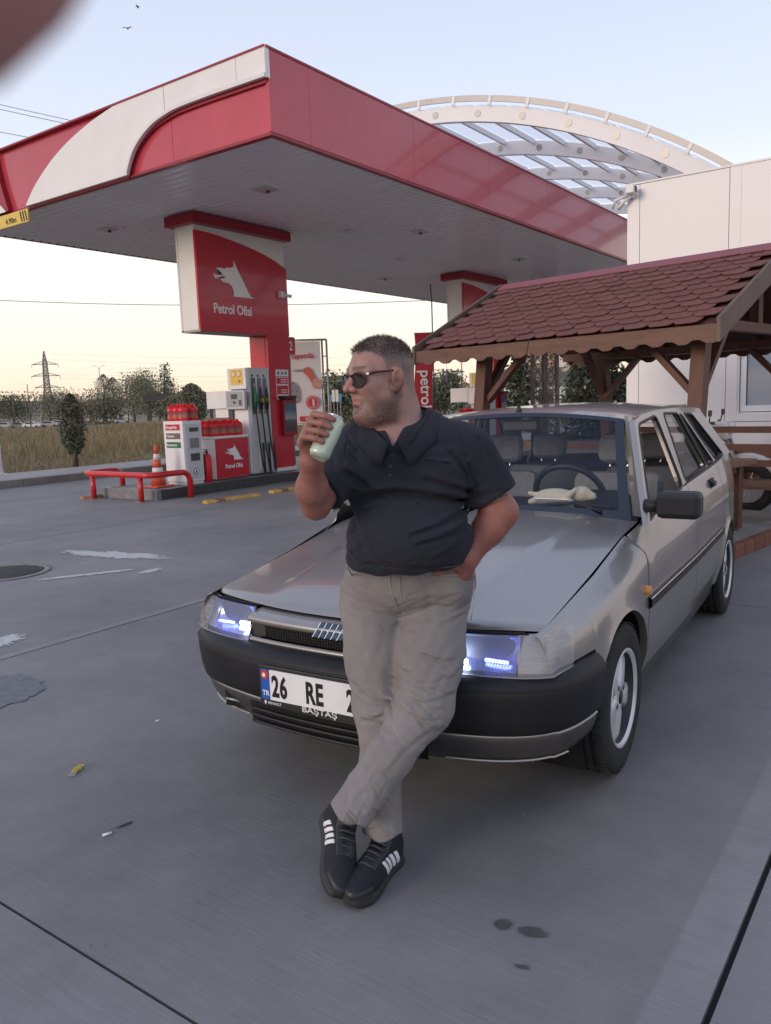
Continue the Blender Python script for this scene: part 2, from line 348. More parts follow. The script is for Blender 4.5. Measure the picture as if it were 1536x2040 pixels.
# end fascia (u = CU0): red back panels in three lengths, white swoosh standing proud
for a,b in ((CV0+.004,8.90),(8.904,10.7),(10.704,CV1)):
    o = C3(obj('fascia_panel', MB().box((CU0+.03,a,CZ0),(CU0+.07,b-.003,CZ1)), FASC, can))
low = [(CV0-.002,5.41),(7.53,5.415),(8.08,5.42),(8.60,5.415),(8.87,5.39),(9.19,5.32),(9.48,5.18),(9.68,5.01),(9.82,CZ0-.01)]
up = [(12.43,CZ0-.01),(12.20,4.98),(11.96,5.14),(11.58,5.34),(11.16,5.50),(10.64,5.64),(10.26,5.71),(9.91,5.765)]
lo_s = smooth_poly(low, 5, False); up_s = smooth_poly(up, 5, False)
C3(obj('fascia_swoosh', MB().prism(lo_s+up_s+[(CV0-.002,5.765)], 'x', CU0-.05, CU0+.028), WHT, can))
# raised lip along the swoosh's lower edge
lip = MB()
for a,b in zip(lo_s[:-1],lo_s[1:]): lip.bar((CU0-.055,a[0],a[1]+.02),(CU0-.055,b[0],b[1]+.02),.05,.045,up=(1,0,0))
C3(obj('swoosh_lip', lip, WHT2, can))
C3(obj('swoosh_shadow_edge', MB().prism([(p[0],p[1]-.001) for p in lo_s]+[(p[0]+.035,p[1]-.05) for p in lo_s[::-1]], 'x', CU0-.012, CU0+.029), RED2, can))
C3(obj('fascia_wing', MB().prism(smooth_poly([(12.92,CZ0),(13.03,5.1),(13.14,5.45),(13.20,5.76)],5,False)+[(CV1,5.76),(CV1,CZ0)], 'x', CU0-.06, CU0+.028), RED2, can))
C3(obj('fascia_swoosh', MB().prism(smooth_poly([(12.98,CZ0-.012),(13.12,4.90),(13.35,5.02),(13.8,5.2)],5,False)+[(CV1,5.5),(CV1,CZ0-.012)], 'x', CU0-.075, CU0-.061), WHT, can))
C3(obj('panel_seam', MB().box((CU0-.0525,8.92,5.40),(CU0-.049,8.928,5.763)), GREYM, can))
C3(obj('panel_seam', MB().box((CU0-.0525,7.55,5.46),(CU0-.049,7.556,5.763)), GREYM, can))
# long side fascia (v = CV0)
us = [CU0]+[CU0+.75+2.45*i for i in range(8)]+[CU1]
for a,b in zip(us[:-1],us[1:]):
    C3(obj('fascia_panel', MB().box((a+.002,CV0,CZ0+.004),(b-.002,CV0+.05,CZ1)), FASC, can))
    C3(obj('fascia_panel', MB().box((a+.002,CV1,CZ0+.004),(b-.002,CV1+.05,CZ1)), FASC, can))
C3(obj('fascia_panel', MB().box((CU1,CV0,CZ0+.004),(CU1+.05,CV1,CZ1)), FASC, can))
C3(obj('edge_trim', MB().box((CU0-.02,CV0-.012,CZ1),(CU1,CV0+.06,CZ1+.03)).box((CU0-.06,CV0,CZ1+.001),(CU0+.05,CV1,CZ1+.028)), RED2, can))
C3(obj('drip_trim', MB().box((CU0+.01,CV0+.005,CZ0-.035),(CU0+.10,CV1,CZ0+.002)).box((CU0+.1,CV0+.005,CZ0-.035),(CU1,CV0+.09,CZ0+.002)), RED2, can))
LAMPM = mat('lamp_glass', (.62,.60,.58), .25, var=.03)
for v in (8.93,12.93):
    for u in (9.54,13.9,18.3,22.7):
        o = obj('downlight', MB().box((-.24,-.24,-.02),(.24,.24,.02),bev=.008), SOFF, can, (u-CU0,v-CV0,0.005))
        obj('lamp_lens', MB().box((-.15,-.15,-.012),(.15,.15,-.001)), LAMPM, o, (0,0,-.022))
        obj('sensor', MB().lathe([(.03,-.05),(.03,-.02)],8), DKGREY, o, (.05,.0,-.014))
for u,v in ((16.2,10.98),(12.9,9.9)): obj('ceiling_sensor', MB().lathe([(.07,-.05),(.1,0)],12), WHT2, can, (u-CU0,v-CV0,.006))
# height limit sign hanging at the far left end
hs = thing('height_sign', 'small yellow clearance height sign hanging below the canopy edge at the left', 'sign', (CU0-.10,12.62,4.5))
obj('sign_plate', MB().box((0,-.62,.0),(.02,.62,.20)), YEL, hs, (0,.30,0.02))
text('lettering', '4.90m', .13, (-.004,.34,.06), (0,-1,0), (0,0,1), BLACKP, hs)
for k in range(3): obj('hatch_bar', MB().prism([(-.30+k*.07,.04),(-.27+k*.07,.04),(-.23+k*.07,.20),(-.26+k*.07,.20)],'x',-.006,-.001), BLACKP, hs)
for y in (-.2,.7): obj('hanger', MB().tube([(.01,y,.20),(.01,y,.30)],.008), GREYM, hs)
# ================================================================== pillars with sign boxes
DOG = [(10.663,4.088),(10.685,4.036),(10.776,3.88),(10.894,3.705),(10.988,3.544),(11.064,3.478),(11.171,3.449),(10.90,3.448),(10.609,3.447),(10.611,3.53),(10.585,3.62),(10.525,3.665),(10.46,3.678),(10.398,3.676),(10.337,3.697),(10.316,3.74),(10.404,3.749),(10.432,3.775),(10.384,3.802),(10.347,3.813),(10.272,3.812),(10.245,3.86),(10.219,3.911),(10.319,3.922),(10.444,3.917),(10.472,3.942),(10.574,3.95),(10.640,3.968),(10.652,4.01)]
TNG = smooth_poly([(10.148,3.815),(10.184,3.792),(10.232,3.785),(10.309,3.803),(10.383,3.793),(10.420,3.760),(10.356,3.774),(10.28,3.757),(10.203,3.729),(10.166,3.755)],4)
PFONT = dict(bold=.004, spacing=.98)
def dog(parent, m, fn, t0=.004):     # fn maps (u,z) of the first pillar's panel to local coordinates on the panel face
    for nm,P in (('wolf_head_emblem',DOG),('wolf_tongue_emblem',TNG)):
        mb = MB(); n = len(P); t0 = .004 if P is DOG else .0065; V = [fn(a,b,.0008) for a,b in P]+[fn(a,b,t0) for a,b in P]
        bm = bmesh.new(); vs = [bm.verts.new(v) for v in V[n:]]; f = bm.faces.new(vs); bmesh.ops.triangulate(bm, faces=[f]); mb.bm(bm)
        mb.add(V, [(i,(i+1)%n,n+(i+1)%n,n+i) for i in range(n)]); obj(nm, mb, m, parent, fix=False)
def pillar(du, lab):
    r = thing('sign_pillar', lab, 'pillar', (9.78+du,10.88,.17))
    def P(nm, mb, m, par=r):
        o = obj(nm, mb, m, par); o.location = (-9.78,-10.88,-.17) if par is r else (0,0,0); return o
    v0,v1 = 10.88,11.36
    P('column', MB().box((11.45,v0,.17),(12.05,v1,2.80)), RED); P('column_side', MB().box((11.44,v0+.07,.30),(11.449,v1-.03,2.79)), RED)
    P('sign_box', MB().box((9.79,v0+.02,2.82),(12.05,v1-.02,4.72),bev=.01), WHT)
    curve = smooth_poly([(9.745,4.505),(10.098,4.492),(10.465,4.460),(10.846,4.406),(11.244,4.336),(11.657,4.234),(12.06,4.09)],4,False)
    red = [(9.79,2.80)]+[(max(9.79,a),b) for a,b in curve]+[(12.06,2.80)]
    P('sign_panel', MB().prism(red,'y',v0-.02,v0+.018), RED); P('sign_panel', MB().prism(red,'y',v1-.018,v1+.02), RED)
    P('edge_strip', MB().box((9.782,v0-.012,2.83),(9.789,v0+.035,4.5)), RED)
    P('edge_strip', MB().box((9.782,v1-.03,2.83),(9.789,v1+.012,4.68)), WHT2)
    P('underside', MB().box((9.80,v0+.02,2.79),(11.44,v1-.02,2.818)), GREYM)
    P('head_band', MB().box((9.66,v0-.13,4.60),(12.12,v1+.13,4.772)), RED2)
    P('base_plinth', MB().box((11.42,v0-.03,.172),(12.08,v1+.03,.24)), WHT2)
    off = (-9.78,-10.88,-.17)
    dog(r, WHITEPRINT, lambda a,b,t: (a+off[0], v0-.0205-t+off[1], b+off[2]))
    text('lettering','Petrol Ofisi',.245,(10.10+off[0],v0-.022+off[1],3.13+off[2]),(1,0,0),(0,0,1),WHITEPRINT,r,squeeze=.86,**PFONT)
    fl = P('pump_number_flag', MB().prism([(12.055,2.47),(12.27,2.45),(12.30,2.48),(12.31,2.77),(12.28,2.80),(12.055,2.80)],'y',v0+.06,v0+.16), RED)
    text('lettering','2' if du==0 else '4',.25,(12.12+off[0],v0+.055+off[1],2.54+off[2]),(1,0,0),(0,0,1),WHITEPRINT,r,bold=.004,squeeze=.8)
    # camera bracket
    c = P('wall_camera', MB().box((11.80,v0-.10,3.52),(11.90,v0-.001,3.64),bev=.008), WHT2); P('camera_barrel', MB().tube([(11.88,v0-.07,3.58),(12.02,v0-.16,3.55)],.032), WHT2)
    # info plates on the column
    P('notice_plate', MB().box((11.62,v0-.012,2.02),(11.98,v0-.001,2.15)), WHT2)
    for k in range(3): P('notice_icon', MB().tube([(11.69+k*.105,v0-.016,2.085),(11.69+k*.105,v0-.0125,2.085)],.035,14), mat('notice_grey',(.25,.25,.26),.6,var=0))
    for z0,z1 in ((1.865,2.0),(1.665,1.85),(1.58,1.65)):
        fr = MB()
        for a,b in (((11.63,z0),(11.97,z0)),((11.97,z0),(11.97,z1)),((11.97,z1),(11.63,z1)),((11.63,z1),(11.63,z0))): fr.bar((a[0],v0-.003,a[1]),(b[0],v0-.003,b[1]),.012,.004,up=(0,1,0))
        P('notice_frame', fr, WHITEPRINT)
        for q in range(2 if z1-z0>.1 else 0): P('notice_line', MB().box((11.76,v0-.004,z0+.04+.045*q),(11.93,v0-.001,z0+.055+.045*q)), WHITEPRINT)
    P('screen_hood', MB().box((11.68,v0-.15,1.575),(12.04,v0-.002,1.64),bev=.01), BLACKP)
    P('screen_case', MB().box((11.70,v0-.09,.86),(12.09,v0-.002,1.572),bev=.012), RED2)
    P('screen', MB().box((11.735,v0-.096,.94),(12.05,v0-.091,1.50)), SCREENM)
    return r
def screen_mat():
    m = bpy.data.materials.new('poster_screen'); m.use_nodes = True; N = m.node_tree.nodes; L = m.node_tree.links; b = N['Principled BSDF']
    t = N.new('ShaderNodeTexCoord'); sx = N.new('ShaderNodeSeparateXYZ'); L.new(t.outputs['Generated'], sx.inputs[0])
    n = N.new('ShaderNodeTexNoise'); n.inputs['Scale'].default_value = 5; n.inputs['Detail'].default_value = 5; L.new(t.outputs['Generated'], n.inputs[0])
    ad = N.new('ShaderNodeMath'); ad.operation = 'MULTIPLY_ADD'; L.new(n.outputs['Fac'], ad.inputs[0]); ad.inputs[1].default_value = .35; L.new(sx.outputs['Z'], ad.inputs[2])
    r = N.new('ShaderNodeValToRGB'); L.new(ad.outputs[0], r.inputs[0]); e = r.color_ramp.elements
    e[0].position = .3; e[0].color = (.05,.05,.05,1); e[1].position = 1.2; e[1].color = (.06,.11,.18,1); k = e.new(.55); k.color = (.10,.09,.08,1); k = e.new(.68); k.color = (.34,.36,.38,1); k = e.new(.85); k.color = (.12,.18,.26,1)
    L.new(r.outputs[0], b.inputs['Base Color']); b.inputs['Roughness'].default_value = .25; return m
SCREENM = screen_mat()
pillar(0, 'tall red and white sign pillar with wolf emblem marked pump 2')
pillar(9.2, 'farther red and white sign pillar mostly hidden behind the gazebo roof')
# ================================================================== pump island and what stands on it
ISL = mat('island_granite', (.055,.055,.062), .35, var=.2, scale=14, world=True)
ISLTOP = mat('island_top', (.22,.22,.225), .7, var=.15, scale=6, world=True)
def island(u0,u1,lab):
    r = thing('pump_island', lab, 'island', (u0,10.5,0))
    k = MB().box((0,0,0),(.62,.10,.165),bev=.004).mesh('kerb_block',ISL)
    n = int((u1-u0)/.625)
    for i in range(n): link('kerb_block',k,r,(i*.625,.0,0)); link('kerb_block',k,r,(i*.625,1.38,0))
    e = MB().box((-.1,-.002,0),(-.002,1.482,.166),bev=.004); obj('end_block',e,mat('island_end',(.20,.20,.205),.45,var=.25,scale=9),r)
    obj('deck', MB().box((0,.102,.0),(n*.625,1.378,.160)), ISLTOP, r); return r
island(8.38,15.3,'low dark granite pump island under the near sign pillar')
island(17.6,24.5,'farther pump island beyond the man and the gazebo')
# red tubular guard round the island's end
ORG = mat('red_tube_paint', (.55,.02,.022), .32, var=.08, scale=12, coat=.3)
gr = thing('guard_rail', 'bent red tubular guard rail round the end of the pump island', 'guard rail', (8.07,10.69,0))
def arc3(c, r, a0, a1, n, z): return [(c[0]+r*math.cos(R_(a0+(a1-a0)*i/n)), c[1]+r*math.sin(R_(a0+(a1-a0)*i/n)), z) for i in range(n+1)]
rail = [(.78,-.36,0),(.78,-.36,.30),(.74,-.36,.38),(.66,-.36,.425),(.50,-.36,.43),(.18,-.36,.43)]+arc3((.18,-.18),.18,270,180,6,.43)+arc3((.18,1.26),.18,180,90,6,.43)+[(.50,1.44,.43),(.66,1.44,.425),(.74,1.44,.38),(.78,1.44,.30),(.78,1.44,0)]
obj('rail', MB().tube(rail,.048,12), ORG, gr)
for y in (-.06,1.2): obj('leg', MB().tube([(.015,y,0),(.015,y,.42)],.045,12), ORG, gr); obj('foot_plate', MB().box((-.07,y-.08,0),(.09,y+.08,.012)), GREYM, gr)
# traffic cone
cn = thing('traffic_cone', 'orange traffic cone with two white bands behind the red guard rail', 'cone', (8.72,10.98,.165))
CON = mat('cone_plastic', (.62,.10,.05), .5, var=.12, scale=14); CONW = mat('cone_white', (.66,.63,.62), .6, var=.1, scale=20)
obj('base', MB().box((-.19,-.19,0),(.19,.19,.03),bev=.01), CON, cn)
def cz_(z): return .125-(z-.03)*.150
for a,b,m in ((.03,.22,CON),(.22,.33,CONW),(.33,.46,CON),(.46,.56,CONW),(.56,.72,CON)):
    obj('band' if m is CONW else 'cone_body', MB().lathe([(cz_(a)+(.002 if m is CONW else 0),a),(cz_(b)+(.002 if m is CONW else 0),b)],20), m, cn)
# service box (windscreen wash / water)
bx = thing('service_box', 'white service cabinet with red grey and green labels beside the cone', 'cabinet', (9.08,10.70,.165))
BOXW = mat('cabinet_white', (.74,.73,.73), .4, var=.04, scale=4)
obj('body', MB().box((0,0,.04),(.42,.50,1.09),bev=.015), BOXW, bx); obj('plinth', MB().box((.02,.02,0),(.40,.48,.04)), WHT2, bx)
obj('front_frame', MB().box((.06,-.012,.10),(.38,-.001,1.03)), mat('cabinet_grey',(.55,.56,.58),.4,var=.03), bx)
for z,h in ((.90,.07),(.62,.17),(.40,.13)): obj('recess', MB().box((.13,-.016,z),(.33,-.0125,z+h)), GREYM if h>.15 else DKGREY, bx)
LBL = [(.97,(.50,.02,.04),'Hosgeldiniz'),(.82,(.16,.11,.11),'Motorin'),(.67,(.03,.14,.07),'Kursunsuz')]
for k,(z,c,t) in enumerate(LBL):
    o = obj('label_plate', MB().box((-.008,.07,z-.035),(-.001,.43,z+.065)), mat('label%d'%k,c,.5,var=.03), bx)
    text('lettering', t, .062, (-.010,.41,z-.005), (0,-1,0), (0,0,1), WHITEPRINT, bx, squeeze=.95, bold=.001)
obj('emblem_ring', MB().tube([(.23,-.016,.22),(.23,-.0125,.22)],.06,20), DKGREY, bx); obj('emblem_disc', MB().tube([(.23,-.018,.22),(.23,-.0165,.22)],.05,20), BOXW, bx); obj('emblem_drop', MB().prism([(.215,.19),(.245,.19),(.25,.21),(.23,.26),(.212,.21)],'y',-.020,-.0185), DKGREY, bx)
# oil counter with the emblem
ct = thing('oil_counter', 'white counter with red wolf emblem panel under rows of red canisters', 'counter', (9.83,10.74,.165))
obj('body', MB().box((0,.012,.02),(.80,.62,.74),bev=.006), BOXW, ct); obj('worktop', MB().box((-.02,-.01,.742),(.82,.65,.785),bev=.006), WHT2, ct); obj('plinth', MB().box((.03,.04,0),(.78,.60,.02)), DKGREY, ct)
obj('front_panel', MB().box((.0,-.006,.03),(.80,.010,.735)), RED, ct)
_ds = .44
dog(ct, WHITEPRINT, lambda a,b,t: (.22+(a-10.148)*_ds, -.0065-t, .34+(b-3.447)*_ds))
text('lettering','Petrol Ofisi',.108,(.20,-.008,.20),(1,0,0),(0,0,1),WHITEPRINT,ct,squeeze=.86,bold=.002)
# red oil canisters
CANR = mat('canister_red', (.62,.016,.022), .3, var=.06, scale=10); CANL = mat('canister_label', (.30,.16,.10), .5, var=.4, scale=25); CANB = mat('canister_label_blue',(.10,.11,.22),.5,var=.1)
cproto = {}
def canister(loc, lab, grp, rz=0., s=1.):
    if not cproto:
        b = MB(); w,d = .085,.06
        prof = [(0,1),(.0,1),(.17,1),(.22,.86),(.25,.5),(.262,.36)]
        def sec(z,k): 
            return [(x*k,y*k if k>.6 else y*k,z) for x,y in ((-w,-d+.02),(-w+.02,-d),(w-.02,-d),(w,-d+.02),(w,d-.02),(w-.02,d),(-w+.02,d),(-w,d-.02))]
        V = []; F = []
        Z = [(0,.93),(.008,1),(.06,1),(.07,.95),(.15,.95),(.16,1),(.20,.98),(.232,.75),(.245,.42),(.255,.42)]
        for z,k in Z: V += sec(z,k)
        for i in range(len(Z)-1):
            for j in range(8): F.append((i*8+j,i*8+(j+1)%8,(i+1)*8+(j+1)%8,(i+1)*8+j))
        F += [tuple(range(8))[::-1], tuple(range((len(Z)-1)*8,len(Z)*8))]
        b.add(V,F,True); cproto['body'] = b.mesh('canister_body',CANR)
        cproto['cap'] = MB().lathe([(.026,.25),(.026,.285),(.02,.29)],10).mesh('cap',CANR)
        cproto['label'] = MB().box((-.055,-.0612,.05),(.055,-.0585,.15)).mesh('label',CANL); cproto['label2'] = MB().box((-.045,-.0625,.12),(.045,-.0613,.142)).mesh('label2',CANB)
        cproto['handle'] = MB().tube([(-.02,0,.243),(-.06,0,.262),(-.078,0,.235)],.012,6).mesh('handle',CANR)
    r = thing('oil_canister', lab, 'canister', loc, rz, grp); r.scale = (s,s,s)
    link('body',cproto['body'],r); link('cap',cproto['cap'],r); l = link('front_label',cproto['label'],r); link('label_band',cproto['label2'],l); link('handle',cproto['handle'],r)
    return r
for i in range(2):
    for j in range(3): canister((9.08+.13+.18*i,10.70+.09+.145*j,1.256), 'red oil canister on the white service cabinet, %s one of the %s row'%(('nearest','middle','farthest')[j],('left','right')[i]), 'canisters on the service cabinet', rz=-.9)
for i in range(4):
    for j in range(3): canister((9.95+.185*i,10.86+.15*j,.951), 'red oil canister on the emblem counter, %s from the left in the %s row'%(('first','second','third','last')[i],('front','middle','back')[j]), 'canisters on the counter', rz=-.5)
# fuel dispenser
dp = thing('fuel_dispenser', 'white fuel dispenser with three nozzles and a yellow sticker', 'fuel pump', (10.70,10.78,.165))
DGR = mat('dispenser_grey',(.50,.51,.53),.35,var=.03,scale=3)
obj('hose_column', MB().box((.10,0,.03),(.64,.50,2.01),bev=.012), DGR, dp); obj('cladding', MB().box((.02,.012,1.62),(.098,.49,2.005),bev=.004), BOXW, dp); obj('lower_case', MB().box((.06,.03,.03),(.098,.47,1.30)), BOXW, dp); obj('plinth', MB().box((.1,.02,0),(.62,.48,.03)), DKGREY, dp)
st = obj('sticker', MB().box((.014,.09,1.70),(.0195,.41,1.985)), YEL, dp)
STW = mat('sticker_white',(.75,.68,.5),.5,var=0); STR = mat('sticker_red',(.5,.06,.04),.5,var=0)
for y in (.18,.32): obj('sticker_disc', MB().tube([(.0100,y,1.90),(.0138,y,1.90)],.055,16), STR, dp); obj('sticker_disc_face', MB().tube([(.0075,y,1.90),(.0098,y,1.90)],.045,16), STW, dp)
obj('arrow', MB().prism([(.13,1.765),(.17,1.80),(.17,1.773),(.22,1.773),(.22,1.757),(.17,1.757),(.17,1.73)],'x',.009,.0138), STR, dp)
obj('display_box', MB().box((-.05,.005,1.25),(.018,.50,1.60),bev=.01), DGR, dp)
obj('display_frame', MB().box((-.056,.05,1.30),(-.0505,.46,1.57),bev=.004), mat('frame_grey',(.34,.35,.37),.4,var=.03), dp); obj('display', MB().box((-.060,.18,1.44),(-.0565,.34,1.53)), GLASS_DK, dp); obj('keypad', MB().box((-.060,.23,1.35),(-.0565,.30,1.40)), DKGREY, dp); obj('payment_sticker', MB().box((-.060,.08,1.32),(-.0565,.14,1.42)), DKGREY, dp)
obj('head_beam', MB().box((.0,.51,1.27),(.30,1.08,1.60),bev=.01), BOXW, dp); obj('beam_neck', MB().box((.05,.55,1.10),(.25,.9,1.268)), WHT2, dp); obj('card_reader', MB().box((.02,.40,1.0),(.10,.52,1.24)), DKGREY, dp)
NZC = [(.02,.20,.09),(.05,.05,.05),(.05,.05,.05)]; NZB = [(.015,.15,.07),(.03,.03,.03),(.03,.03,.03)]
for k in range(3):
    x = .185+k*.15
    obj('nozzle_slot', MB().box((x-.045,-.010,1.15),(x+.055,-.001,1.82)), mat('slot_grey',(.20,.21,.22),.5,var=.02) if k else mat('slot_dark',(.10,.11,.11),.5,var=.02), dp)
    nz = obj('nozzle', MB().tube([(x,-.05,1.62),(x-.005,-.07,1.50),(x,-.06,1.36),(x+.01,-.045,1.24)],[.014,.028,.036,.026],8), mat('nz%d'%k,NZB[k],.45,var=.05), dp)
    obj('nozzle_guard', MB().tube([(x,-.068,1.44),(x+.004,-.066,1.36)],.040,8), mat('nzg%d'%k,[(.02,.20,.09),(.50,.36,.03),(.50,.36,.03)][k],.5,var=.05), nz)
    obj('nozzle_spout', MB().tube([(x,-.05,1.61),(x-.01,-.035,1.74)],.012,6), GREYM, nz)
    obj('nozzle_lever', MB().tube([(x-.03,-.09,1.46),(x-.03,-.095,1.36),(x,-.07,1.28)],.009,6), BLACKP, nz)
    b = .04*k
    hose = smooth_poly([(x+.01,-.045,1.24),(x+.015,-.06,1.0),(x+.02,-.09,.55),(x+.05+b*.3,-.10,.25),(x+.10,-.09,.08),(x+.15,-.06,.05),(x+.17,-.04,.20),(x+.17,-.02,.6)],4,False)
    obj('hose', MB().tube(hose,.016,8), BLACKP, dp)
    obj('grade_mark', MB().box((x-.03,-.004,1.84),(x+.01,-.001,1.88)), BLACKP, dp); obj('lane_rib', MB().box((x+.066,-.03,.10),(x+.080,-.001,1.84)), WHT2, dp)
# fire extinguisher between the service box and the counter
fe = thing('fire_extinguisher', 'red fire extinguisher standing between service cabinet and counter', 'extinguisher', (9.67,10.80,.165))
obj('cylinder', MB().lathe([(.075,0),(.08,.02),(.08,.40),(.055,.47),(.025,.50)],14), CANR, fe); obj('valve', MB().lathe([(.02,.50),(.02,.55)],8), BLACKP, fe); obj('lever', MB().bar((-.08,0,.57),(.03,0,.56),.02,.012), BLACKP, fe); obj('hose', MB().tube(smooth_poly([(-.02,0,.54),(-.09,-.02,.5),(-.10,-.03,.3),(-.085,-.02,.12)],4,False),.011,6), BLACKP, fe)
# yellow wheel stops bolted to the ground
WS = mat('wheel_stop_yellow', (.52,.30,.07), .7, var=.35, scale=18); WSK = mat('wheel_stop_black', (.22,.13,.05), .8, var=.3, scale=18); WSR = mat('reflector',(.6,.55,.42),.2,var=0)
WSO = mat('wheel_stop_orange', (.42,.19,.09), .7, var=.35, scale=18)
def wheel_stop(loc, rz, ln, m, lab):
    r = thing('wheel_stop', lab, 'wheel stop', loc, rz, 'wheel stops round the pump island')
    n = 6
    for i in range(n):
        a = i*ln/n; b = a+ln/n-.002
        obj('segment', MB().prism([(-.075,.002),(.075,.002),(.04,.05),(-.04,.05)],'x',a,b), m if i%2==0 else (WSK if i==1 or i==4 else m), r)
    for i in (.15,.5,.88): obj('reflector', MB().box((i*ln-.05,-.062,.018),(i*ln+.05,-.048,.036)), WSR, r)
    return r
wheel_stop((8.30,9.38,0), -.10, 1.05, WS, 'yellow wheel stop nearest the guard rail on the car side of the island')
wheel_stop((9.74,9.36,0), -.08, 1.05, WS, 'yellow wheel stop just left of the raised arm')
wheel_stop((7.93,12.02,0), -.12, 1.10, WSO, 'orange wheel stop left of the guard rail across the island')
wheel_stop((11.2,9.28,0), -.05, 1.05, WS, 'yellow wheel stop hidden behind the raised forearm')
# banner on a steel frame behind the pillar
bn = thing('frame_banner', 'white vertical advertising banner on a silver tube frame behind the pillar', 'banner', (13.38,12.05,0), math.atan2(-.49,.43))
BANW = mat('banner_vinyl', (.72,.69,.70), .5, var=.05, scale=3, bump=.25, bscale=3)
fr = MB()
for x in (-.02,.70,.80): fr.tube([(x,0,0),(x,0,2.86)],.022,8)
fr.tube([(-.02,0,2.86),(.80,0,2.86)],.022,8).tube([(-.02,0,1.02),(.80,0,1.02)],.022,8)
for z in (.6,1.4,2.0,2.5): fr.tube([(.70,0,z),(.80,0,z+.0)],.012,6)
obj('frame', fr, GALV, bn)
obj('sheet', MB().grid(lambda u,v: (u, -.03-.012*math.sin(v*5+u*4), v), list(np.linspace(0,.66,8)), list(np.linspace(1.05,2.83,14))), BANW, bn)
BR = mat('banner_red',(.55,.05,.07),.5,var=.03)
text('lettering','asyonda',.165,(.02,-.075,2.46),(1,0,.03),(0,0,1),BR,bn,squeeze=.9,bold=.003)
obj('nozzle_print', MB().prism(smooth_poly([(.28,2.24),(.38,2.27),(.46,2.19),(.52,2.05),(.60,1.93),(.56,1.84),(.47,1.87),(.40,2.0),(.33,2.10),(.27,2.15)],3),'y',-.064,-.060), mat('print_salmon',(.55,.14,.11),.5,var=.15,scale=20), bn)
obj('spout_print', MB().prism([(.04,2.21),(.28,2.23),(.28,2.19),(.04,2.19)],'y',-.063,-.060), GREYM, bn)
obj('hand_print', MB().prism(smooth_poly([(.46,1.98),(.56,2.02),(.66,1.95),(.66,1.85),(.55,1.80),(.46,1.84)],3),'y',-.068,-.0645), mat('print_skin',(.55,.30,.24),.5,var=.2,scale=20), bn)
obj('tank_print', MB().prism(smooth_poly([(0.0,1.95),(.10,1.90),(.16,1.75),(.16,1.55),(.08,1.50),(0.0,1.55)],3),'y',-.063,-.060), mat('print_grey',(.25,.25,.27),.5,var=.4,scale=15), bn)
obj('badge_print', MB().tube([(.44,-.060,1.50),(.44,-.064,1.50)],.15,24), BR, bn); obj('badge_ring', MB().tube([(.44,-.0641,1.50),(.44,-.066,1.50)],.125,24), BANW, bn); obj('badge_core', MB().tube([(.44,-.0661,1.50),(.44,-.068,1.50)],.115,24), BR, bn)
text('lettering','1',.20,(.405,-.072,1.425),(1,0,0),(0,0,1),BANW,bn,bold=.008)
obj('brand_strip', MB().box((.14,-.066,1.09),(.64,-.060,1.20)), BR, bn); text('lettering','Petrol Ofisi',.08,(.26,-.070,1.115),(1,0,0),(0,0,1),BANW,bn,bold=.001)
# feather flag
ff = thing('feather_flag', 'tall red feather flag with white vertical lettering behind the man', 'flag', tuple(at(852,745,19.0).xy)+(0,), math.atan2(RGT[1],RGT[0]))
fz = 1.2
obj('cloth', MB().grid(lambda u,v: (u-.30+.03*math.sin(v*3), .02*math.sin(v*4+u*6), v), list(np.linspace(0,.42+0,6)), list(np.linspace(.9,3.02,12))), mat('flag_red',(.50,.025,.05),.6,var=.06), ff)
obj('white_corner', MB().add([(-.16,-.03,2.66),(.12,-.03,2.66),(.12,-.03,2.34)],[(0,1,2)]), mat('flag_white',(.6,.56,.58),.6,var=.03), ff, fix=False)
obj('pole', MB().tube([(.14,0,0),(.14,0,3.7),(.12,0,4.1)],.014,8), DKGREY, ff); obj('base', MB().box((-.2,-.2,0),(.3,.2,.06)), DKGREY, ff)
text('lettering','petrol',.36,(-.17,-.045,2.16),(0,0,-1),(1,0,0),WHITEPRINT,ff,bold=.006)
# far pump bits seen between man and gazebo post
fp = thing('fuel_dispenser', 'farther white fuel dispenser with yellow sticker seen under the gazebo eave', 'fuel pump', (19.9,10.78,.165))
obj('hose_column', MB().box((.10,0,.03),(.64,.50,2.01),bev=.012), DGR, fp); obj('cladding', MB().box((.02,.012,1.62),(.098,.49,2.005)), BOXW, fp); obj('sticker', MB().box((.014,.09,1.66),(.0195,.41,1.985)), YEL, fp); obj('head_beam', MB().box((-.05,.51,1.2),(.30,1.08,1.60),bev=.01), BOXW, fp); obj('display_box', MB().box((-.05,.005,1.15),(.018,.50,1.60),bev=.01), BOXW, fp)
for k in range(3): obj('nozzle', MB().tube([(.2+.15*k,-.05,1.6),(.2+.15*k,-.05,1.25)],.03,6), BLACKP, fp)
fct = thing('oil_counter', 'farther white counter with red canisters left of the gazebo post', 'counter', (18.9,10.74,.165))
obj('body', MB().box((0,.012,.02),(.80,.62,.74)), BOXW, fct); obj('front_panel', MB().box((.0,-.006,.03),(.80,.010,.735)), RED, fct)
for i in range(4):
    for j in range(2): canister((19.0+.185*i,10.86+.16*j,.906), 'red oil canister on the farther counter, %s from the left in its %s row'%(('first','second','third','last')[i],('front','back')[j]), 'canisters on the farther counter', rz=-.5)
